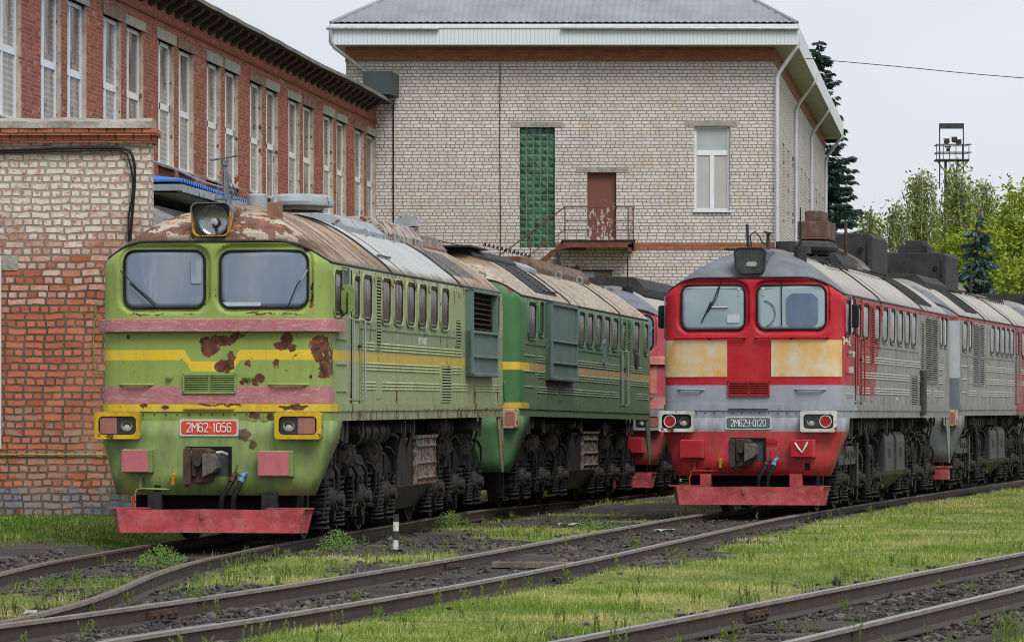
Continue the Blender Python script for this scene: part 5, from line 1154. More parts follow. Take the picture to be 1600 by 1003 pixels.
# marker post, planks, litter
po = thing('marker_post', 'short black and white striped distance post in the grass beside the light green diesel', 'post', (-1.40, 50.8, height(-1.4, 50.8)))
def stripem():
    m = NT('striped post paint', .6); k = m.gt(m.ma('FRACT', m.ma('ADD', m.mul(m.Z, 4.6), .1)), .5); k = m.mx(k, 0.); k = m.mul(k, m.lt(m.Z, .42)); return m.out(m.mix(k, (.025, .025, .027), m.mix(m.gt(m.noise(30), .6), (.5, .5, .48), (.12, .11, .1))))
pm = MB(); pm.tube([(0, 0, -.1), (.004, 0, .2), (.01, 0, .50)], .036, 12); pm.build('post', stripem(), po, 40); MB().cyl((.01, 0, .49), (.01, 0, .505), .041, 12, r1=.03).build('post_cap', M['black'], po, 40)
tw = worn('weathered plank', (.14, .115, .09), .25, 5, (.04, .035, .03), .5, rough=.9)
def plank(x, y, l, a, lab, h=.05, z=0): o = MB().box(-l/2, l/2, -.09, .09, 0, h).build('plank', tw, None, None, .008); o.location = (x, y, height(x, y)+.01+z); o.rotation_euler = (0, 0, a); tag(o, lab, 'plank', 'timber between the rails')
plank(.25, 47.9, .95, -.08, 'weathered plank lying between the rails of the middle track', .07); plank(6.3, 44.3, 1.5, -.45, 'grey pole lying between the rails of the near right track', .06, .02)
rg = worn('pale litter', (.28, .31, .30), .1, 10, rough=.6)
def litter(x, y, w_, lab):
    mb = MB(); n = 7; z = height(x, y)
    for j in range(n):
        for i in range(n): mb.v.append((x+(i/6-.5)*w_, y+(j/6-.5)*w_*.5, z+.012+random.uniform(0, .05)))
    for j in range(n-1):
        for i in range(n-1): mb.f.append((j*n+i, j*n+i+1, (j+1)*n+i+1, (j+1)*n+i))
    o = mb.build('litter', rg); s_ = o.modifiers.new('t', 'SOLIDIFY'); s_.thickness = .003; tag(o, lab, 'litter', 'scraps of pale litter')
litter(-4.2, 38.0, .35, 'crumpled pale green rag in the grass at the lower left'); litter(.9, 66.5, .35, 'white scrap of paper on the dark ground behind the striped post'); litter(2.25, 62.6, .3, 'grey lump of crumpled sheeting beside the rail left of the red plough')

# ------------------------------------------------------------------ brick materials
def brickm(name, c1, c2, mortar, bw, rh, ms=.012, header=False, wash=None, stains=None, axis='X', plinth=None, bump=.012, warp=.006, rough=.85, coat=None):
    m = NT(name, rough, 0, .2); wob = m.noise(2.5, detail=3, col=True); vm = m.n('VectorMath'); vm.operation = 'MULTIPLY_ADD'; m.l(wob, vm.inputs[0]); vm.inputs[1].default_value = (warp, warp, warp*2); m.l(m.co, vm.inputs[2]); co = vm.outputs[0]
    sp = m.n('SeparateXYZ'); m.l(co, sp.inputs[0]); cb = m.n('CombineXYZ'); rw_n = m.ma('FLOOR', m.mul(sp.outputs[2], 1/rh)); jit = m.mul(m.ma('FRACT', m.mul(m.ma('SINE', m.mul(rw_n, 12.9898)), 437.585)), bw*.5 if header else 0.0); m.l(m.ma('ADD', sp.outputs[0], jit), cb.inputs[0]); m.l(sp.outputs[2], cb.inputs[1]); uv = cb.outputs[0]
    def br(w_):
        b = m.n('TexBrick'); m.l(uv, b.inputs['Vector']); b.inputs['Scale'].default_value = 1; b.inputs['Brick Width'].default_value = w_; b.inputs['Row Height'].default_value = rh; b.inputs['Mortar Size'].default_value = ms; b.inputs['Mortar Smooth'].default_value = .35
        b.inputs['Color1'].default_value = (0, 0, 0, 1); b.inputs['Color2'].default_value = (1, 1, 1, 1); b.inputs['Mortar'].default_value = (.5, .5, .5, 1); b.inputs['Bias'].default_value = 0; return b.outputs['Color'], b.outputs['Fac']
    bc, bf = br(bw)
    if header:
        hc, hf = br(bw/2); par = m.gt(m.ma('FRACT', m.mul(sp.outputs[2], (.25 if header == 4 else .5)/rh)), .75 if header == 4 else .5); bc = m.mix(par, bc, hc); bf = m.ma('ADD', m.mul(bf, m.ma('SUBTRACT', 1., par)), m.mul(hf, par))
    sc_ = m.n('SeparateColor'); m.l(bc, sc_.inputs[0]); rnd = sc_.outputs[0]
    c = m.mix(rnd, c1, c2); c = m.mix(m.mul(m.ramp(m.noise(25, detail=4), .4, .7), .35), c, m.hsv(c, .72)); 
    if coat: c = m.mix(m.gt(m.ma('ADD', rnd, m.mul(m.noise(1.5), .6)), coat[1]), c, coat[0])
    if wash:     # (colour, z0, z1): limewash above, fading down, brick by brick
        lev = m.ma('ADD', m.ma('ADD', m.Z, m.mul(m.noise(1.1, detail=3), 2.4)), m.mul(rnd, .9)); f = m.ramp(lev, wash[1], wash[2]); f = m.mul(f, m.ramp(m.noise(9, detail=5, rough=.7), .36, .5)); c = m.mix(f, c, m.mix(m.noise(3), wash[0], tuple(x*.72 for x in wash[0])))
    if plinth: 
        f = m.lt(m.ma('ADD', m.Z, m.mul(m.noise(3), .3)), plinth[0]); pc = m.mix(m.ramp(m.noise(1.6, detail=5, off=(3, 0, 0)), .42, .56), plinth[1], plinth[2]); pc = m.mix(m.gt(m.noise(6, detail=5, off=(1, 2, 0)), .58), pc, (.16, .06, .035)); c = m.mix(f, c, pc)
        f2 = m.mul(m.lt(m.Z, plinth[0]+1.1), m.gt(m.noise(1.8, (1, 1, 1.2), 4), .5)); c = m.mix(m.mul(f2, .55), c, (.30, .22, .17))
    mo = m.mix(m.ramp(m.noise(3), .35, .65), mortar, tuple(x*.6 for x in mortar)); mo = m.mix(m.mul(m.ramp(m.Z, 3.6, 4.8), .8), mo, (.36, .31, .25)) if wash else mo; c = m.mix(bf, c, mo)
    if wash:
        f = m.mul(m.ramp(m.noise(.8, (1, 1, 1), 5, .65, off=(8, 2, 2)), .48, .68), m.ramp(m.Z, 3.6, 4.6, .45, .1)); c = m.mix(f, c, (.42, .26, .18)); f = m.mul(m.ramp(m.noise(1.4, (1, 1, .6), 5, off=(1, 2, 9)), .55, .7), .4); c = m.mix(f, c, (.17, .09, .06))
    if stains:
        f = m.ramp(m.noise(.22, (1, 1, .7), 5, .6, off=stains[1]), .45, .7); c = m.mix(m.mul(f, stains[2]), c, stains[0])
    drip = m.ramp(m.noise(1.2, (1, 1, .1), 5), .55, .75); c = m.mix(m.mul(drip, .26), c, (.12, .10, .085)); dmp = m.ramp(m.noise(.5, (1, 1, 1.3), 6, .7, off=(2, 7, 5)), .54, .7); c = m.mix(m.mul(dmp, .16), c, (.15, .13, .11))
    m.bump(m.ma('SUBTRACT', m.mul(m.noise(20, detail=4), .35), bf), bump); return m.out(c)
M['wbrick'] = brickm('pale silicate brick', (.50, .48, .46), (.63, .61, .59), (.26, .225, .17), .262, .1, .0125, header=4, warp=.012, coat=((.58, .48, .38), 1.27), stains=((.40, .31, .25), (11, 0, 3), .30))
M['rband'] = brickm('red brick band', (.26, .085, .045), (.36, .13, .07), (.24, .17, .13), .262, .1, .012)
M['rbrick'] = brickm('weathered red brick', (.22, .052, .032), (.39, .105, .06), (.36, .24, .19), .27, .085, .011, stains=((.15, .06, .05), (5, 0, 8), .3), warp=.012, coat=((.33, .22, .18), 1.28))
M['abrick'] = brickm('annex brick', (.34, .095, .05), (.50, .165, .09), (.13, .10, .085), .30, .111, .018, header=True, wash=((.68, .62, .55), 5.2, 6.2), plinth=(.62, (.075, .12, .12), (.17, .17, .22)), warp=.045, bump=.03, coat=((.52, .27, .18), 1.32))
M['acap'] = brickm('red coping brick', (.30, .09, .045), (.42, .14, .07), (.10, .07, .06), .27, .11, .012, warp=.02)
M['concrete'] = worn('weathered concrete', (.30, .285, .25), .2, 4, (.10, .09, .07), .5, rough=.95, bump=.02)
M['plaster'] = worn('pale crumbling plaster reveal', (.42, .36, .29), .25, 4, (.2, .09, .06), .6, .2, rough=.95, bump=.01)
M['upvc'] = worn('white window frame', (.66, .69, .72), .05, 6, (.3, .28, .25), .2, rough=.4)
M['fascia'] = None
def wallbox(W, z0, z1, th, ops, name, mat, root, rev=None, revmat=None):
    """wall in local x (0..W), z, outer face at y=0, thickness th, openings (x0, x1, z0, z1)"""
    xs = sorted(set([0, W]+[o[0] for o in ops]+[o[1] for o in ops])); zs = sorted(set([z0, z1]+[o[2] for o in ops]+[o[3] for o in ops])); mb = MB(); rb = MB()
    for i in range(len(xs)-1):
        for j in range(len(zs)-1):
            cx = (xs[i]+xs[i+1])/2; cz = (zs[j]+zs[j+1])/2
            if any(o[0] < cx < o[1] and o[2] < cz < o[3] for o in ops): continue
            for y, fl in ((0, False), (th, True)):
                f = [(xs[i], y, zs[j]), (xs[i+1], y, zs[j]), (xs[i+1], y, zs[j+1]), (xs[i], y, zs[j+1])]; mb.add(f[::-1] if fl else f, [(0, 1, 2, 3)])
    mb.add([(0, 0, z0), (0, 0, z1), (0, th, z1), (0, th, z0)], [(0, 1, 2, 3)]).add([(W, 0, z0), (W, th, z0), (W, th, z1), (W, 0, z1)], [(0, 1, 2, 3)]).add([(0, 0, z1), (W, 0, z1), (W, th, z1), (0, th, z1)], [(0, 1, 2, 3)])
    for (a, b, c, d) in ops:
        rb.add([(a, 0, c), (a, 0, d), (a, th, d), (a, th, c)], [(0, 3, 2, 1)]).add([(b, 0, c), (b, th, c), (b, th, d), (b, 0, d)], [(0, 3, 2, 1)]).add([(a, 0, d), (b, 0, d), (b, th, d), (a, th, d)], [(0, 1, 2, 3)]).add([(a, 0, c), (a, th, c), (b, th, c), (b, 0, c)], [(0, 1, 2, 3)])
    o = mb.build(name, mat, root)
    if rb.v: rb.build('window_reveal', revmat or mat, o)
    return o
# ---- white brick depot building
WB = thing('brick_building', 'pale brick depot building with grey tiled roof, green glass block strip and brown door', 'building', (-4.9, 125, 0))
W = 12.64; X = lambda x: x+4.9
ops = [(X(.227), X(1.265), 6.55, 10.1), (X(5.38), X(6.43), 7.63, 10.14), (X(2.22), X(3.08), 6.75, 8.77), (X(1.95), X(2.95), 5.0, 5.85)]
wf = wallbox(W, -.4, 12.03, .4, ops, 'front_wall', M['wbrick'], WB)
MB().box(-.02, W+.02, -.012, .4, 12.03, 12.52).build('brick_band', M['rband'], WB); MB().box(X(3.6), W+.003, -.008, .1, 6.47, 6.70).box(X(1.27), X(2.2), -.008, .1, 6.47, 6.70).build('brick_band', M['rband'], WB)
syaw = math.atan2(.11, .994); SW = bpy.data.objects.new('side_wall_axis', None)
def rot_child(o, loc, rz): o.location = loc; o.rotation_euler = (0, 0, rz)
sops = []
for k in range(12): a = 2.2+k*3.25; sops += [(a, a+1.1, 7.5, 10.0)]; sops += [(a, a+1.1, 4.6, 6.4)]
sw = wallbox(41, -.4, 12.0, .4, sops, 'side_wall', M['wbrick'], WB); rot_child(sw, (W, .0, 0), pi/2-syaw)
sb = MB().box(0, 41, -.012, .4, 12.0, 12.5); sbo = sb.build('brick_band', M['rband'], WB); rot_child(sbo, (W, 0, 0), pi/2-syaw)
for (a, b, c, d) in sops:
    o = MB().box(a, b, .22, .26, c, d).build('window_pane', M['lamplens'], WB); rot_child(o, (W, 0, 0), pi/2-syaw)
lw = wallbox(41, -.4, 12.5, .4, [], 'side_wall', M['wbrick'], WB); rot_child(lw, (0, .4, 0), pi/2-syaw); lw.location = (.42, .4, 0)
bw_ = wallbox(12.2, -.4, 12.5, .4, [], 'rear_wall', M['wbrick'], WB); rot_child(bw_, (4.9, 40.6, 0), 0)
# roof with eaves
def tilem():
    m = NT('grey metal tile roof', .42, .35); return m.out(m.mix(m.ramp(m.noise(.8, detail=4), .35, .65), (.215, .225, .25), (.29, .30, .325)))
tm = tilem(); ex0, ex1, eyf = X(-5.32), X(8.37), -.75; ez = 13.08; sl = .60
rt = MB(); nx, ny = 420, 96; rv = {}
hk = 6.0
for j in range(ny+1):
    d = hk*j/ny
    for i in range(nx+1):
        x = ex0+d+(ex1-ex0-2*d)*i/nx; ph = ((x*1.0)/.21) % 1; row = (d/.33) % 1
        rt.v.append((x+d*.11, eyf+d, ez+d*sl+.035*(abs(sin(ph*pi)))+.03*(1-row)))
for j in range(ny):
    for i in range(nx): rt.f.append((j*(nx+1)+i, j*(nx+1)+i+1, (j+1)*(nx+1)+i+1, (j+1)*(nx+1)+i))
rt.build('tiled_roof', tm, WB, 180)
dx41 = 42.5*.11; r2 = MB(); e = [(ex0, eyf), (ex1, eyf), (ex1+dx41, eyf+42.5), (ex0+dx41, eyf+42.5)]
A0 = (ex0+hk*1.11, eyf+hk, ez+hk*sl); A1 = (ex1-hk+hk*.11, eyf+hk, ez+hk*sl); B1 = (ex1-hk+dx41-hk*.11, eyf+42.5-hk, ez+hk*sl); B0 = (ex0+hk+dx41-hk*.11, eyf+42.5-hk, ez+hk*sl)
Lr = MB(); vs = [(*e[0], ez), (*e[1], ez), (*e[2], ez), (*e[3], ez), A0, A1, B1, B0]; Lr.add(vs, [(1, 2, 6, 5), (2, 3, 7, 6), (3, 0, 4, 7), (4, 5, 6, 7)]); Lr.build('roof_slope', tm, WB)
MB().tube([(ex0, eyf, ez+.03), (A0[0], A0[1], A0[2]+.05)], .06, 8).tube([(ex1, eyf, ez+.03), (A1[0], A1[1], A1[2]+.05)], .06, 8).build('ridge_cap', tm, WB, 50)
def fasciam():
    m = NT('white ribbed fascia', .5); r = m.ramp(m.ma('ABSOLUTE', m.ma('SUBTRACT', m.ma('FRACT', m.mul(m.X, 9.)), .5)), 0, .5); m.bump(m.gt(r, .85), .01); return m.out(m.mix(m.gt(r, .88), m.mix(m.noise(1), (.56, .60, .64), (.60, .63, .66)), (.42, .45, .49)))
fm_ = fasciam(); z0f, z1f = 12.47, 13.07
fs = MB().box(ex0, ex1, eyf, eyf+.03, z0f, z1f); fs.build('fascia', fm_, WB)
MB().box(ex0, ex1, eyf-.035, eyf, 12.96, 13.075).build('fascia_trim', M['upvc'], WB)
sf_ = MB(); sf_.add([(ex1, eyf+.03, z0f), (ex1+dx41, eyf+42.5, z0f), (ex1+dx41, eyf+42.5, z1f), (ex1, eyf+.03, z1f)], [(0, 1, 2, 3)]); so2 = sf_.build('fascia', fm_, WB); s_ = so2.modifiers.new('t', 'SOLIDIFY'); s_.thickness = .03
sf_ = MB(); sf_.add([(ex0, eyf+.03, z0f), (ex0+dx41, eyf+42.5, z0f), (ex0+dx41, eyf+42.5, z1f), (ex0, eyf+.03, z1f)], [(0, 1, 2, 3)]); so2 = sf_.build('fascia', fm_, WB); s_ = so2.modifiers.new('t', 'SOLIDIFY'); s_.thickness = .03
so3 = MB(); so3.add([(ex0, eyf+.03, z0f+.02), (ex1, eyf+.03, z0f+.02), (ex1+dx41, eyf+42.5, z0f+.02), (ex0+dx41, eyf+42.5, z0f+.02)], [(0, 3, 2, 1)]); o = so3.build('soffit', worn('grey soffit', (.42, .42, .41), .08, 1, rough=.7), WB); s_ = o.modifiers.new('t', 'SOLIDIFY'); s_.thickness = -.02
for (a, b) in ((ex0-.12, X(-2.15)), (X(1.45), ex1+.03)):
    MB().tube([(a, eyf-.07, 12.95), (b, eyf-.07, 12.93)], .055, 10).build('gutter', M['steel'], WB, 50)
pipe = worn('white drain pipe', (.55, .57, .60), .08, 2, (.25, .22, .2), .3, rough=.45)
MB().tube([(ex0+.0, eyf-.07, 12.9), (ex0+.0, eyf-.07, 12.55), (ex0+.12, eyf+.05, 12.38), (ex0+1.0, -.10, 11.75), (ex0+1.08, -.10, 11.6), (ex0+1.08, -.10, 11.35)], .055, 10).build('downpipe', M['steel'], WB, 50)
def side_pipe(sy, first=False):
    xb = W+.11*sy
    MB().tube([(ex1+.03+.11*sy, sy-.6, 12.93), (ex1+.03+.11*sy, sy-.6, 12.45), (ex1-.08+.11*sy, sy-.55, 12.3), (xb+.14, sy-.12 if first else sy, 11.70), (xb+.08, sy-.12 if first else sy, 11.5), (xb+.08, sy-.12 if first else sy, .2)], .06, 10).build('downpipe', pipe, WB, 50)
side_pipe(.0, True); side_pipe(13); side_pipe(26); side_pipe(40.3)
# openings' contents
def lintel(a, b, z0, z1): MB().box(X(a), X(b), -.015, .1, z0, z1).build('lintel', M['concrete'], WB)
lintel(-.03, 1.52, 10.10, 10.26); lintel(5.1, 6.65, 10.14, 10.30); lintel(1.9, 3.45, 8.77, 8.93)
gb = MB(); gbm = NT('green glass block', .25, 0, .6); rr_ = gbm.n('ObjectInfo'); gbm.out(gbm.mix(gbm.ramp(gbm.noise(4.6, detail=2, rough=.8), .38, .62), (.010, .042, .028), (.045, .15, .09)), .25)
gj = worn('glass block joint', (.16, .22, .10), .3, 8, (.25, .27, .2), .4, rough=.9)
gbo = MB().box(X(.227), X(1.265), .12, .22, 6.55, 10.1).build('glass_block_window', gj, WB); gx = 5; gz = 18
cells = MB(); dxg = 1.038/gx; dzg = 3.55/gz
for i in range(gx):
    for j in range(gz):
        a = X(.227)+i*dxg+.012; c = 6.55+j*dzg+.012; t = random.uniform(-.004, .004); o_ = random.uniform(-.02, .02); cells.add([(a, .112, c), (a+dxg-.024, .112, c), (a+dxg-.024, .112, c+dzg-.024), (a, .112, c+dzg-.024), (a+dxg/2-.012+o_, .095+t, c+dzg/2+o_)], [(0, 1, 4), (1, 2, 4), (2, 3, 4), (3, 0, 4)])
cells.build('glass_block', gbm.m, gbo)
def pane_m(name, c): m = NT(name, .08, 0, .7); return m.out(m.mix(m.ramp(m.noise(.8), .4, .6), c, tuple(x*.85 for x in c)))
wfr = MB(); x0, x1, z0, z1 = X(5.38), X(6.43), 7.63, 10.14; fw = .07
wfr.box(x0, x0+fw, .10, .17, z0, z1).box(x1-fw, x1, .10, .17, z0, z1).box(x0+fw, x1-fw, .10, .17, z0, z0+fw).box(x0+fw, x1-fw, .10, .17, z1-fw, z1).box(x0+fw, x1-fw, .10, .17, 9.28, 9.42).box((x0+x1)/2-.06, (x0+x1)/2+.06, .10, .17, z0+fw, 9.28)
win = wfr.build('window', M['upvc'], WB, None, .006); MB().box(x0, x1, .13, .14, 9.35, z1).build('pane', pane_m('grey sky pane', (.34, .40, .40)), win); MB().box(x0, x1, .13, .14, z0, 9.35).build('pane', pane_m('blinded pane', (.40, .39, .37)), win)
MB().box(x0-.05, x1+.05, -.06, .12, z0-.035, z0).build('window_sill', M['upvc'], win)
def doorm():
    m = NT('peeling brown steel door', .6); c = m.mix(m.noise(3), (.13, .045, .032), (.17, .06, .045)); f = m.mul(m.gt(m.noise(5.5, (1.6, 1, .7), 6, .68), m.ramp(m.Z, 6.8, 8.1, .50, .63)), m.lt(m.Z, 8.2)); return m.out(m.mix(f, c, (.42, .36, .34)))
dr = MB().box(X(2.22), X(3.08), .15, .2, 6.75, 8.77).build('door', doorm(), WB)
MB().box(X(1.95), X(2.42), .15, .2, 5.0, 5.85).build('window_pane', pane_m('low pane', (.35, .42, .5)), WB); MB().box(X(2.42), X(2.95), .15, .2, 5.0, 5.85).build('window_board', M['bluegrey'], WB)
MB().box(X(1.9), X(3.0), -.03, .1, 5.85, 5.9).build('lintel', M['under'], WB)
rust_s = worn('rusty railing steel', (.14, .055, .04), .3, 6, (.06, .03, .025), .5, rough=.75)
ld = MB().box(X(1.50), X(3.6), -1.0, 0, 6.66, 6.70).box(X(1.55), X(3.55), -1.0, -.94, 6.52, 6.66).box(X(1.5), X(1.56), -1, 0, 6.5, 6.66).box(X(3.5), X(3.56), -1, 0, 6.44, 6.66).box(X(3.4), X(3.62), -1.0, -.9, 6.40, 6.62)
lo = ld.build('landing', rust_s, WB); MB().box(X(1.45), X(3.62), -1.02, 0, 6.70, 6.74).build('landing_deck', M['under'], lo)
lr = MB()
for x in (X(1.55), X(3.40), X(3.55)): lr.box(x-.018, x+.018, -1.0, -.96, 6.7, 7.72)
lr.box(X(2.45), X(2.48), -1.0, -.97, 6.7, 7.72)
for z in (7.70, 7.30, 7.02): lr.tube([(X(1.55), -.98, z), (X(3.55), -.98, z), (X(3.56), 0, z)], .014 if z < 7.6 else .02, 6)
lr.tube([(X(1.55), -.98, 7.70), (X(.0), -.98, 6.55), (X(-1.2), -.98, 5.7)], .02, 6).tube([(X(1.55), -.98, 7.05), (X(.0), -.98, 5.95)], .01, 6).tube([(X(1.55), -.1, 7.05), (X(.25), -.1, 6.1)], .01, 6)
lr.box(X(.52), X(.55), -1.0, -.97, 5.8, 6.95); lr.build('railing', rust_s, lo, 50)
stg = MB().add([(X(1.55), -.98, 6.70), (X(1.55), -.98, 6.52), (X(-1.2), -.98, 4.5), (X(-1.2), -.98, 4.7), (X(1.55), -.94, 6.70), (X(1.55), -.94, 6.52), (X(-1.2), -.94, 4.5), (X(-1.2), -.94, 4.7)], [(0, 1, 2, 3), (4, 7, 6, 5), (0, 4, 5, 1), (0, 3, 7, 4), (1, 5, 6, 2)]); 
for k in range(9): stg.box(X(1.3-k*.27), X(1.55-k*.27), -.96, -.1, 6.5-k*.2, 6.53-k*.2)
stg.build('stairs', rust_s, lo)
cb_ = MB(); cb_.tube([(X(-.35), -.03, 12.0), (X(-.36), -.03, 9.5), (X(-.33), -.03, 6.6), (X(-.5), -.03, 4.0)], .012, 5).tube([(X(-3.5), -.04, 10.9), (X(-3.5), -.04, 4.0)], .02, 6); cb_.build('wall_cable', M['black'], WB)
for k in range(5):
    z = 4+k; pass
MB().tube([(W+1.6, 15.5, 8.9), (W+1.75, 15.5, 7.2), (W+1.5, 15.4, 5.0)], .02, 6).tube([(W+1.2, 11.5, 8.2), (W+1.6, 14.5, 7.5)], .015, 6).build('wall_cable', M['black'], WB)

# ---- long red brick workshop
fy0, fy1 = 66.0, 124.98; fx = lambda y: -18.08+.1125*y; fyaw = math.atan2(.1125, 1); FL = (fy1-fy0)/cos(fyaw)
RBt = thing('brick_workshop', 'long dark red brick workshop with pairs of tall narrow white windows', 'building', (fx(fy0), fy0, 0), -fyaw)
# local: x out from facade (towards tracks), y along
ops = []; wins = []
for k in range(-1, 8):
    for e in (0, 2.33):
        y = 80.8+5.72*k+e
        if y+1.6 > fy1: continue
        s = (y-fy0)/cos(fyaw); ops.append((s, s+1.78, 7.07, 9.80)); wins.append(s)
rwl = wallbox(FL, -.4, 10.74, .45, ops, 'facade_wall', M['rbrick'], RBt, revmat=M['plaster']); rwl.rotation_euler = (0, 0, pi/2)
wmat = pane_m('workshop pane', (.16, .15, .145))
def paneref():
    m = NT('old workshop glass', .06, 0, .8); oi_ = m.n('ObjectInfo'); c = m.mix(m.gt(m.ma('ADD', m.noise(1.3, (1, 1, .5), 4), m.mul(m.ma('SUBTRACT', oi_.outputs['Random'], .5), .22)), .52), (.085, .06, .055), (.24, .23, .225)); lam = m.gt(m.ma('FRACT', m.mul(m.Z, 9.)), .62); c = m.mix(m.mul(lam, m.ramp(oi_.outputs['Random'], 0, 1, .05, .5), m.gt(m.noise(.7, (1, 1, .3), 2, off=(2, 4, 1)), .48)), c, (.5, .48, .46)); return m.out(c, m.ramp(m.noise(2), .3, .7, .05, .2))
wmat = paneref(); proto = None
lsrc = []
for i, s in enumerate(wins):
    if proto is None:
        f = MB(); fw = .085; z0, z1 = 7.07, 9.80; W_ = 1.78; y_ = -.10
        f.box(y_-.07, y_, 0, fw, z0, z1).box(y_-.07, y_, W_-fw, W_, z0, z1).box(y_-.07, y_, .0, W_, z1-fw, z1).box(y_-.07, y_, 0, W_, z0, z0+fw).box(y_-.07, y_, 0, W_, 8.32, 8.46).box(y_-.07, y_, .60, .70, z0, z1)
        proto = f.build('window', M['upvc'], RBt); pn = MB().box(y_-.05, y_-.03, 0, W_, z0, z1).build('pane', wmat, proto); sl_ = MB(); sl_.add([(-.10, -.05, 7.10), (-.10, 1.85, 7.10), (.16, 1.85, 7.0), (.16, -.05, 7.0)], [(0, 1, 2, 3)]); si = sl_.build('window_sill', M['steel'], proto); q = si.modifiers.new('t', 'SOLIDIFY'); q.thickness = .03; w0 = proto
    else:
        w0 = inst(proto, RBt); inst(pn, w0); inst(si, w0)
    w0.location = (0, s, 0)
    lm = MB().box(-.2, .03, -.14+random.uniform(-.05, .05), 1.95, 9.80, 9.80+random.uniform(.2, .26)).build('lintel', [M['concrete'], worn('stained lintel', (.2, .13, .1), .4, 3, (.05, .04, .04), .6, rough=.9)][(i+(i//3)) % 2], RBt, None, .01); lm.location = (0, s, 0)
MB().box(0, .04, 0, FL, 10.20, 10.27).build('brick_string_course', M['rbrick'], RBt)
wd_ = worn('dark timber bracket', (.05, .035, .03), .4, 3, (.12, .08, .07), .5, rough=.9)
MB().box(-.45, .48, 0, FL-.3, 10.75, 10.80).build('eave_board', wd_, RBt)
for k in range(58):
    br = MB().prism([(-.0, 10.42), (.14, 10.50), (.40, 10.66), (.44, 10.75), (0, 10.75)], 1, 0, .32) if k == 0 else None
    if k == 0: bsrc = br.build('eave_bracket', wd_, RBt); bsrc.location = (0, .3, 0)
    else: inst(bsrc, RBt, (0, .3+k*1.0, 0))
rf = MB(); nn = 120
for i in range(nn+1):
    s = (FL-.3)*i/nn; wv = .06*vn(s, 0, .12, 4)+.025*vn(s, 0, .6, 2); rf.v += [(.56, s, 10.78+wv), (.56, s, 10.87+wv), (-7, s, 12.3+wv), (-7, s, 12.2+wv)]
for i in range(nn):
    for k in range(4): rf.f.append((i*4+k, i*4+(k+1) % 4, i*4+4+(k+1) % 4, i*4+4+k))
rf.f += [(3, 2, 1, 0), tuple(nn*4+k for k in range(4))]; rf.build('roof', worn('weathered roof edge', (.16, .155, .14), .3, 2, (.3, .3, .28), .5, rough=.8), RBt)
MB().box(-6.5, -.45, 0, .4, -.4, 11.4).build('end_wall', M['rbrick'], RBt)
o = MB().box(-.15, .70, FL-1.6, FL-.05, 10.95, 11.62).build('parapet_flashing', worn('dark sheet flashing', (.05, .06, .065), .2, 2, rough=.6), RBt)
# ---- annex
AN = thing('brick_annex', 'limewashed orange brick annex with concrete coping at the left edge', 'building', (-12, 65, 0))
aw = wallbox(6.46, -.3, 5.80, .5, [], 'front_wall', M['abrick'], AN); rw2 = wallbox(9.0, -.3, 5.8, .4, [], 'side_wall', M['abrick'], AN); rw2.location = (6.44, .5, 0); rw2.rotation_euler = (0, 0, pi/2+.13)
for k in range(7): MB().box(6.46, 6.46+.07+.05*(k % 2), -.0+.002, .35, 3.55+.111*k, 3.64+.111*k).build('toothed_brick', M['abrick'], AN) if k in (2, 3, 5, 6) else None
MB().box(-.2, 6.52, -.09, .6, 5.78, 5.89).box(-.2, 6.56, -.14, .6, 5.89, 6.0).build('coping_brick', M['acap'], AN)
cpm = MB(); nn = 60
for i in range(nn+1):
    x = -.2+6.68*i/nn; t = .02*vn(x, 0, 3, 7)+.012*vn(x, 3, 9, 1); cpm.v += [(x, -.16+t, 6.0), (x, -.15-t, 6.10+t), (x, .15, 6.17+t), (x, .7, 6.17), (x, .7, 6.0)]
for i in range(nn):
    for k in range(5): cpm.f.append((i*5+k, i*5+(k+1) % 5, i*5+5+(k+1) % 5, i*5+5+k))
cpm.f += [(4, 3, 2, 1, 0), tuple(nn*5+k for k in range(5))]; cpm.build('concrete_coping', M['concrete'], AN)
MB().box(0, 5.2, .5, 8.5, 5.4, 5.8).build('roof', M['concrete'], AN)
MB().tube([(0, -.03, .72+.3), (6.5, -.03, .72+.28)], .012, 6).build('painted_conduit', M['lamphouse_g'], AN)
MB().tube([(5.9, -.04, 3.35), (5.62, -.04, 3.34), (5.58, -.04, 2.8), (5.60, -.05, 2.3), (5.9, -.04, 2.28)], .01, 5).build('thin_wire', M['lamphouse_g'], AN)
dp = MB().tube([(4.14, -.08, 4.05), (4.14, -.08, 1.1)], .035, 8).build('downpipe', pipe, AN, 50)
MB().box(4.18, 4.42, -.012, .05, 3.83, 4.06).build('grey_block', M['concrete'], AN)
for q, dz_ in enumerate((0, .035)):
    pts = [(0, -.05-.01*q, 5.66-dz_), (2.5, -.06, 5.64-dz_), (4, -.05, 5.66-dz_), (5.5, -.06, 5.70-dz_), (6.03, -.05, 5.69-dz_), (6.17, -.06, 5.60-dz_), (6.22, -.06, 5.3), (6.18, -.06, 4.7-.1*q), (6.15, -.05, 4.3), (6.22, -.06, 4.05), (6.38, -.06, 3.92), (6.5, -.03, 3.9)] if q == 0 else [(0, -.06, 5.62), (2.5, -.07, 5.60), (5.6, -.07, 5.66), (6.02, -.06, 5.65), (6.13, -.06, 5.5), (6.19, -.06, 5.1), (6.12, -.06, 4.6), (6.14, -.06, 4.1), (6.2, -.05, 3.5)]
    MB().tube([tuple(p) for p in cr(pts, .1)], .022 if q == 0 else .014, 7).build('black_cable', M['black'], AN, 60)
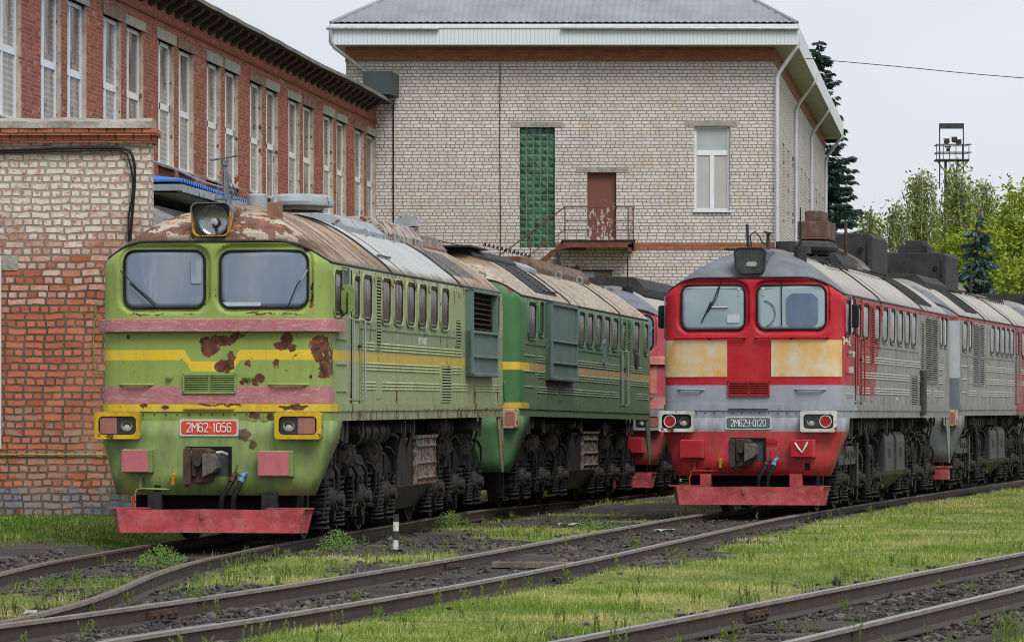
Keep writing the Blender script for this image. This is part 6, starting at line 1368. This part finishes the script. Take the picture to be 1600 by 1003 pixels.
# ---- blue lean-to
BA = thing('lean_to_roof', 'sagging lean to shed with blue corrugated sheet roof between the annex and the workshop', 'shed', (-6.07, 78, 0), -fyaw)
bl = worn('bright blue sheet', (.05, .17, .55), .1, 2, (.3, .35, .45), .4, rough=.4)
cs = MB(); nn = 160
for i in range(nn+1):
    y = 9.0*i/nn; w_ = .035*(1 if (i//2) % 2 else -1); cs.v += [(0, y, 5.93+w_-.008*y), (-3.0, y, 6.25+w_-.008*y)]
for i in range(nn): cs.f.append((2*i, 2*i+1, 2*i+3, 2*i+2))
o = cs.build('corrugated_sheet', bl, BA); q = o.modifiers.new('t', 'SOLIDIFY'); q.thickness = .006
MB().box(-3.0, .02, -.06, -.02, 5.905, 5.945).build('blue_edge_trim', bl, BA); MB().box(-3.0, .0, -.05, .0, 5.74, 5.86).box(-.1, 0, 0, 9, 5.72, 5.86).build('grey_fascia', M['bluegrey'], BA)
MB().add([(0, 0, 5.70), (0, 9, 5.62), (-3, 9, 5.75), (-3, 0, 5.75)], [(0, 1, 2, 3)]).box(-3, -.6, .5, 9, -.3, 5.5).build('shed_body', M['bluegrey'], BA)
jk = MB()
for k in range(7): a = random.uniform(0, 1.2); jk.add([(-1.6+a, -2-k*.3, 5.35-.1*k), (.2+a*.3, -2.2-k*.2, 4.9-.08*k), (.3+a*.3, -1.8, 5.0), (-1.4+a, -1.5, 5.45)], [(0, 1, 2, 3)])
jo = jk.build('roof_debris', worn('grey rotten sheeting', (.17, .165, .155), .3, 4, (.05, .045, .04), .5, rough=.9), BA); q = jo.modifiers.new('t', 'SOLIDIFY'); q.thickness = .03
MB().tube([tuple(p) for p in cr([(-3.2, -1, 6.75), (-2.6, .5, 6.6), (-1.9, 1, 6.45), (-1.0, 2.5, 6.42), (-.6, 5, 6.2), (-.3, 7, 6.1)], .3)], .022, 6).build('grey_cable', M['bluegrey'], BA, 60)

# ------------------------------------------------------------------ mast with floodlights, overhead wire
mt = thing('floodlight_mast', 'slim lattice floodlight mast with railed platform rising above the birches', 'mast', (20.75, 200, 0)); S_ = worn('dark mast steel', (.045, .045, .048), .3, 5, rough=.7); a = MB()
for s in (-1, 1):
    for t in (-1, 1): a.tube([(s*.28, t*.28, -.5), (s*.28, t*.28, 13.6)], .035, 6)
for k in range(22):
    z = k*.62; a.tube([(-.28, -.28, z), (.28, -.28, z+.62)], .018, 4).tube([(.28, -.28, z), (-.28, -.28, z+.62)], .018, 4).tube([(-.28, -.28, z), (.28, -.28, z)], .02, 4)
a.build('lattice_column', S_, mt); p = MB(); p.box(-.78, .78, -.6, .6, 13.60, 13.67)
for s in (-1, 1): p.tube([(s*.26, -.28, 13.0), (s*.75, -.6, 13.6)], .03, 5)
p.build('platform', S_, mt); r_ = MB()
for x in (-.76, -.45, -.15, .15, .45, .76): r_.tube([(x, -.6, 13.6), (x, -.6, 14.35)], .02, 5)
for z in (13.98, 14.35): r_.tube([(-.78, -.6, z), (.88, -.6, z)], .028, 5).tube([(-.76, -.6, z), (-.76, .6, z), (.76, .6, z), (.76, -.6, z)], .022, 5)
r_.build('platform_railing', S_, mt); g_ = MB(); g_.tube([(-.56, 0, 12.3), (-.56, 0, 15.35)], .03, 5).tube([(.56, 0, 13.0), (.56, 0, 15.35)], .03, 5).box(-.58, .58, -.08, .08, 15.13, 15.38); g_.build('top_frame', S_, mt)
for (x, z) in ((-.26, 14.5), (.1, 14.58), (.30, 14.46), (-.2, 14.12)):
    l = MB().cyl((x, -.5, z), (x, -.2, z), .13 if z > 14.3 else .08, 14).box(x-.15, x+.13, -.45, -.2, z+.1, z+.14); l.build('floodlight', M['under2'], mt, 40)
wi_ = MB(); wi_.tube([tuple(p) for p in cr([(8.9, 130, 12.56), (11.5, 127, 12.06), (14.5, 123, 11.42), (19, 118, 10.7), (26, 112, 10.2)], 1)], .012, 5); tag(wi_.build('overhead_wire', M['black']), 'thin overhead wire sagging from the pale building across the sky to the right', 'wire')

# ------------------------------------------------------------------ trees
def leafmesh(pts, dirs, sizes, name, mat, root, wr=.5):
    n = len(pts); P = np.array(pts); D = np.array(dirs); D /= np.linalg.norm(D, axis=1)[:, None]+1e-9; R = rs.randn(n, 3); E = np.cross(D, R); E /= np.linalg.norm(E, axis=1)[:, None]+1e-9; s = np.array(sizes)[:, None]
    V = np.stack([P, P+D*s*.5+E*s*wr*.5, P+D*s, P+D*s*.5-E*s*wr*.5], 1).reshape(-1, 3)
    me = bpy.data.meshes.new(name); me.vertices.add(n*4); me.vertices.foreach_set('co', V.reshape(-1).astype(np.float32)); me.loops.add(n*4); me.loops.foreach_set('vertex_index', np.arange(n*4, dtype=np.int32)); me.polygons.add(n); me.polygons.foreach_set('loop_start', np.arange(0, n*4, 4, dtype=np.int32))
    try: me.polygons.foreach_set('loop_total', np.full(n, 4, dtype=np.int32))
    except Exception: pass
    me.update(calc_edges=True); me.validate(); me.materials.append(mat); a = me.attributes.new('tint', 'FLOAT', 'POINT'); a.data.foreach_set('value', np.repeat(np.clip(.5+.25*rs.randn(n), 0, 1), 4).astype(np.float32))
    o = bpy.data.objects.new(name, me); C.objects.link(o); o.parent = root; return o
bark = worn('pale birch bark', (.45, .43, .40), .2, 5, (.05, .045, .04), .6, rough=.9); dbark = worn('dark bark', (.07, .055, .045), .3, 5, rough=.95)
lmB = blade_mat((.13, .17, .045), (.22, .27, .065), (.33, .36, .11), 'birch leaves'); lmM = blade_mat((.14, .21, .02), (.26, .33, .03), (.40, .42, .06), 'yellow green leaves'); lmS = blade_mat((.018, .045, .032), (.032, .075, .055), (.06, .12, .095), 'dark spruce needles'); lmBS = blade_mat((.03, .075, .06), (.07, .14, .12), (.16, .25, .22), 'blue spruce needles')
def birch(x, y, h, w_, label, nst=150):
    r = thing('birch_tree', label, 'tree', (x, y, -.2), 0, 'weeping birches behind the engines'); t = MB(); t.tube([(0, 0, 0), (.1, 0, h*.4), (-.05, .05, h*.75), (.05, 0, h*.93)], [.18, .13, .07, .02], 8); P, D, S = [], [], []
    for k in range(nst):
        a = random.uniform(0, 2*pi); z = h*(.25+.72*random.random()**.75); rr = w_*(1.05-(z/h)**2.4*.8)*random.uniform(.25, 1); tip = Vector((cos(a)*rr, sin(a)*rr, z+rr*.35)); b0 = Vector((0, 0, z-rr*.4))
        if k % 3 == 0: t.tube([b0, b0.lerp(tip, .5)+Vector((0, 0, .3)), tip], [.035, .022, .008], 4)
        ln = random.uniform(1.0, 4.0)*h/11; p = tip.copy(); nl = int(ln*20); sway = Vector((random.uniform(-.12, .12), random.uniform(-.12, .12), 0)); q = 0
        for j in range(nl):
            p = p+Vector((sway.x*.1, sway.y*.1, -ln/nl)); 
            P.append(p+Vector((random.gauss(0, .05), random.gauss(0, .05), 0))); D.append((random.gauss(0, .5), random.gauss(0, .5), -1)); S.append(random.uniform(.07, .15))
        if k % 2 == 0: t.tube([tip, p], .006, 3)
        for j in range(7): q = b0.lerp(tip, random.random()); P.append(q+Vector((random.gauss(0, .2), random.gauss(0, .2), random.gauss(0, .2)))); D.append((random.gauss(0, 1), random.gauss(0, 1), -.6)); S.append(random.uniform(.1, .2))
    t.build('trunk', bark, r, 50); leafmesh(P, D, S, 'crown', lmB, r, .6)
for (x, y, h, w_, lab, n_) in ((12.9, 152, 9.3, 1.1, 'leftmost weeping birch, right beside the dark spruce', 130), (14.3, 158, 9.9, 1.5, 'weeping birch standing second from the left behind the diesels', 210), (15.7, 163, 11.4, 1.7, 'tall weeping birch left of the floodlight mast with bare twig tips on top', 270), (16.9, 160, 11.5, 1.6, 'tallest weeping birch growing in front of the floodlight mast', 310), (18.5, 166, 11.2, 1.7, 'weeping birch just right of the floodlight mast', 260)): birch(x, y, h, w_, lab, n_)
def bushy(x, y, h, w_, label, mat, n=9000, name='maple_tree'):
    r = thing(name, label, 'tree', (x, y, -.2), 0, 'yellow green trees on the right'); t = MB(); t.tube([(0, 0, 0), (.1, 0, h*.4), (0, .05, h*.8)], [.14, .10, .03], 8); P, D, S = [], [], []; cl = []
    for k in range(int(n*1.15/110)):
        a = random.uniform(0, 2*pi); z = h*(.12+.83*random.random()); rr = w_*sqrt(max(.02, 1-((z/h-.42)/.62)**2))*random.random()**.5; c = Vector((cos(a)*rr, sin(a)*rr, z)); cl.append(c)
        if k % 3 == 0: t.tube([(0, 0, max(.3, z-rr*.8)), tuple(c)], [.03, .008], 4)
        s = random.uniform(.25, .55)
        for j in range(110): d = Vector((random.gauss(0, 1), random.gauss(0, 1), random.gauss(0, .8))); P.append(c+d*s*.62); D.append((d.x, d.y, d.z-.8)); S.append(random.uniform(.09, .2))
    for k in range(16):
        a = random.uniform(0, 2*pi); rr = w_*random.random()*.8; z = h*(.8+.22*random.random()*(1-rr/w_)); 
        for j in range(40): q = random.random()*.8; P.append(Vector((cos(a)*rr+random.gauss(0, .07), sin(a)*rr+random.gauss(0, .07), z+q))); D.append((random.gauss(0, 1), random.gauss(0, 1), .3)); S.append(random.uniform(.07, .14))
        t.tube([(cos(a)*rr, sin(a)*rr, z-.6), (cos(a)*rr, sin(a)*rr, z+.8)], .008, 3)
    t.build('trunk', dbark, r, 50); leafmesh(P, D, S, 'crown', mat, r, .7)
for (x, y, h, w_, lab) in ((14.2, 145, 7.2, 1.4, 'low yellow green bush just right of the black exhaust stack'), (16.0, 148, 8.6, 1.7, 'yellow green tree left of the small blue spruce'), (17.6, 150, 9.4, 1.7, 'bright yellow green tree behind the small blue spruce'), (18.7, 152, 10.9, 1.6, 'tall slender maple with pointed top near the right edge'), (20.3, 150, 10.2, 1.8, 'yellow green tree cut by the right edge of the view'), (12.9, 149, 7.0, 1.3, 'low pale green shrub behind the black silencer box'), (17.3, 141, 7.2, 1.5, 'dense lime green bush right of the blue spruce')): bushy(x, y, h, w_, lab, lmM if h > 4.5 else lmB, 11000)
def spruce(x, y, h, w_, label, mat, n=60, base=.1):
    r = thing('spruce_tree', label, 'tree', (x, y, -.2), 0); t = MB(); t.tube([(0, 0, 0), (0, 0, h*.6), (0, 0, h)], [.22, .12, .02], 8); P, D, S = [], [], []
    for k in range(n):
        f = (k+random.uniform(-1.5, 1.5))/n; f = min(.99, max(0, f)); z = h*(base+(1-base)*f); ln0 = w_*(1-f)**.85+.25
        z0_ = z
        for j in range(6):
            z = z0_+random.uniform(-.4, .4); a = random.uniform(0, 2*pi); ln = ln0*random.uniform(.35, 1.15); up = random.uniform(-.55, -.05); pts = []
            for q in range(7): tq = q/6; pts.append(Vector((cos(a)*ln*tq, sin(a)*ln*tq, z+ln*(up*tq+.28*tq*tq))))
            t.tube([tuple(p) for p in pts[::2]], [.03, .02, .012, .005][:len(pts[::2])], 4)
            m_ = int(ln*75)
            for q in range(m_):
                tq = random.random()**.7; i = min(5, int(tq*6)); p = pts[i].lerp(pts[i+1], tq*6-i); sd_ = Vector((-sin(a), cos(a), 0))*random.choice((-1, 1)); wdt = ln*.22*(1-tq*.6); o_ = random.random()*wdt
                P.append(p+sd_*o_+Vector((0, 0, -.25*o_))); D.append(tuple(sd_*.8+Vector((cos(a), sin(a), -.9+random.gauss(0, .35))))); S.append(random.uniform(.14, .30))
    t.build('trunk', dbark, r, 50); leafmesh(P, D, S, 'crown', mat, r, .38)
spruce(12.75, 176, 17.2, 3.4, 'tall dark spruce rising behind the right corner of the pale building', lmS, 120, .10)
spruce(13.6, 124, 7.4, 1.15, 'small blue spruce in front of the yellow green trees above the grey diesel', lmBS, 40, .1)
rw_ = MB()
for k in range(60): a = random.uniform(0, 2*pi); x = 13.0+random.gauss(0, .25); z = random.uniform(3.9, 5.2); y = 127+random.random(); rw_.cyl((x, y, z), (x, y+.05, z), .035, 6)
for k in range(4): rw_.tube([(13.0, 127, 0), (12.6+.3*k, 127.3, 5.3-.2*k)], .02, 4)
tag(rw_.build('rowan_branch', worn('red rowan berries', (.45, .05, .02), .2, 9, rough=.5)), 'thin rowan twigs with red berries beside the small blue spruce', 'shrub')
fw_ = []; fd = []; fs2 = []
for k in range(26000):
    x = random.uniform(10, 27); fw_.append((x, 185+random.uniform(-3, 3), random.random()**.8*(5.0+1.5*vn(x, 0, .5, 3)))); fd.append((random.gauss(0, 1), random.gauss(0, 1), -.5)); fs2.append(random.uniform(.12, .25))
fo_ = leafmesh(fw_, fd, fs2, 'far_foliage', lmB, None, .7); tag(fo_, 'dense mass of distant green foliage behind the birches', 'foliage', kind='stuff')

# ------------------------------------------------------------------ small markings and fittings on the locomotives
def mark(root, txt, cx, cz, h, w_, g, r, y=-.006): plate_text(root, txt, cx, cz, y, h, w_, g, 'stencil', r, 'x', M['plateink'])
mark(R1, 'TC', -.42, 1.005, .055, .034, .014, .006); mark(R1, 'Tm', .315, 1.01, .05, .032, .012, .006); mark(R1, 'Pm', .50, 1.01, .05, .032, .012, .006)
plate_text(R1, 'T-H-E', .72, 2.83, 1.486, .11, .17, .05, 'stencil', .012, 'y', M['plateink'])
def stencil(root, u0, u1, z0, z1, n, mat):
    mb = MB()
    for k in range(n): u = u0+(u1-u0)*k/(n-1); mb.tube([(1.4785, u, z0+random.uniform(0, .02)), (1.4785, u+random.uniform(-.03, .03), z1)], .012, 4)
    for k in range(n//2): u = u0+(u1-u0)*k*2/(n-1); mb.tube([(1.4785, u, (z0+z1)/2+random.uniform(-.03, .03)), (1.4785, u+(u1-u0)/(n-1), (z0+z1)/2+random.uniform(-.03, .03))], .010, 4)
    mb.build('worn_stencil', mat, root)
fade = worn('worn white stencil', (.42, .45, .44), .2, 9, (.2, .25, .15), .5)
stencil(G1, 7.45, 8.15, 2.63, 2.75, 7, fade); stencil(R1, 1.0, 1.75, 2.58, 2.68, 9, fade); stencil(R1, 1.05, 1.55, 2.30, 2.42, 7, fade); stencil(R1, 7.4, 7.6, 1.87, 1.93, 3, fade)
for (v, z) in ((-.20, 3.69), (.20, 3.69)):
    MB().prism(rrect(v, z, .05, .05, .01, 2), 1, front_u(v, 3.5)+.030, front_u(v, 3.5)+.036).build('inspection_sticker', M['white'], R1); MB().tube([(v+.025*cos(t), front_u(v, 3.5)+.032, z-.09+.025*sin(t)) for t in np.linspace(0, 2*pi, 13)], .005, 5).build('inspection_sticker', M['white'], R1)
inn = worn('seen cab interior', (.12, .17, .26), .1, 2, rough=.3); edg = worn('pale cab fittings', (.45, .5, .54), .08, 3, rough=.4)
def onpane(a, b): return (a, front_u(a, min(b, 3.56))+.026, b)
def panel_on(root, cx, cz, w_, h_, r, mat, name):
    mb = MB(); nc = 14; zz = np.linspace(cz-h_/2, cz+h_/2, 9)
    for z in zz:
        d_ = max(0, abs(z-cz)-(h_/2-r)); hf = w_/2-r+sqrt(max(0, r*r-d_*d_)); mb.v += [onpane(cx-hf+2*hf*k/nc, z) for k in range(nc+1)]
    for j in range(8):
        for k in range(nc): i = j*(nc+1)+k; mb.f.append((i, i+1, i+nc+2, i+nc+1))
    return mb.build(name, mat, root)
panel_on(R1, .84, 3.33, .52, .55, .10, inn, 'rear_cab_window'); MB().tube([onpane(.03+.18+.19*cos(t), 3.28+.21*sin(t)) for t in np.linspace(-1.3, 1.5, 14)], .009, 5).build('hand_wheel', inn, R1)
MB().tube([onpane(-.66, 3.385), onpane(-.38, 3.385)], .012, 5).build('cab_fitting', edg, R1); panel_on(R1, -.29, 3.20, .22, .14, .02, edg, 'cab_fitting'); MB().tube([onpane(-1.1, 3.70), onpane(-.15, 3.70)], .006, 4).tube([onpane(.15, 3.70), onpane(1.15, 3.70)], .006, 4).build('blind_rail', edg, R1)
panel_on(G1, .38, 3.065, .50, .05, .01, edg, 'paper_slip'); panel_on(G1, -.21, 3.48, .14, .30, .01, worn('dim cab wall', (.26, .30, .36), .05, 3, rough=.3), 'cab_wall_glimpse')
cw = MB().tube([(-.30, -.03, 1.19), (-.26, -.06, 1.18), (-.24, -.07, 1.12)], .022, 8).build('coupler_lug', M['chrome'], G1, 50); MB().tube([(.10, -.25, 1.17), (.16, -.2, 1.18), (.22, -.12, 1.15)], .022, 8).build('coupler_lug', M['chrome'], G1, 50)
for rt_ in (G1, R1):
    b = MB()
    for k in range(17): v = -1.2+2.4*k/16; b.cyl((v, front_u(v, 2)+.006, 1.655), (v, front_u(v, 2)-.012, 1.655), .012, 6)
    b.build('apron_bolt', M['under2'], rt_)
    MB().box(-.055, -.02, -.006, .0, .70, 1.37).build('apron_seam', ap1 if rt_ is G1 else apr, rt_)
hk = MB().box(.26, .44, -.02, .01, 1.12, 1.16).prism([(.28, 1.16), (.42, 1.16), (.46, 1.20), (.40, 1.24), (.30, 1.24), (.24, 1.20)], 1, -.03, .0); hk.build('signal_bracket', M['lidred'], R1)
MB().box(.90, .98, -.008, .0, .72, .84).build('jack_hole', M['void'], R1)
# ------------------------------------------------------------------ separate pieces become parts of their own
def islands(me):
    n = len(me.vertices); e = np.empty(len(me.edges)*2, dtype=np.int32); me.edges.foreach_get('vertices', e); e = e.reshape(-1, 2); par = list(range(n))
    def fd(i):
        while par[i] != i: par[i] = par[par[i]]; i = par[i]
        return i
    for a, b in e:
        a, b = fd(int(a)), fd(int(b))
        if a != b: par[max(a, b)] = min(a, b)
    return np.array([fd(i) for i in range(n)])
bpy.context.view_layer.update(); cache = {}
for o in list(C.objects):
    if o.type != 'MESH' or o.get('kind') or o.name.split('.')[0] in ('crown', 'trunk', 'body_shell', 'roof', 'tiled_roof', 'weed_plant', 'rowan_branch', 'litter'): continue
    me = o.data
    if len(me.vertices) > 6000: continue
    if me.name not in cache:
        r = islands(me); u, inv = np.unique(r, return_inverse=True); k = len(u); cache[me.name] = None
        if 1 < k <= 300:
            co = np.empty(len(me.vertices)*3, dtype=np.float32); me.vertices.foreach_get('co', co); co = co.reshape(-1, 3); lo = np.full((k, 3), np.inf); hi = np.full((k, 3), -np.inf); np.minimum.at(lo, inv, co); np.maximum.at(hi, inv, co)
            size = (hi-lo).max(axis=1); gap = np.maximum(0, np.maximum(lo[:, None]-hi[None], lo[None]-hi[:, None])); near = np.sqrt((gap**2).sum(2)) <= np.maximum(.02, .5*np.maximum(size[:, None], size[None]))
            lab = np.arange(k)
            for _ in range(k):
                nl = np.array([lab[near[i]].min() for i in range(k)])
                if (nl == lab).all(): break
                lab = nl
            ids = np.unique(lab)
            if len(ids) > 1 and len(ids) <= 60:
                polys = [tuple(p.vertices) for p in me.polygons]; sm = me.polygons[0].use_smooth; out = []
                for d in ids:
                    keep = lab[inv] == d; idx = np.nonzero(keep)[0]; mp = {int(a): b for b, a in enumerate(idx)}; nm = bpy.data.meshes.new(me.name); nm.from_pydata([tuple(map(float, co[i])) for i in idx], [], [tuple(mp[v] for v in p) for p in polys if keep[p[0]]]); nm.update()
                    for mt_ in me.materials: nm.materials.append(mt_)
                    if sm:
                        nm.polygons.foreach_set('use_smooth', [True]*len(nm.polygons))
                        try: nm.set_sharp_from_angle(angle=radians(40))
                        except Exception: pass
                    out.append(nm)
                cache[me.name] = out
    ms = cache[me.name]
    if ms:
        o.data = ms[0]
        for nm in ms[1:]:
            c = o.copy(); c.data = nm; C.objects.link(c); c.parent = o.parent
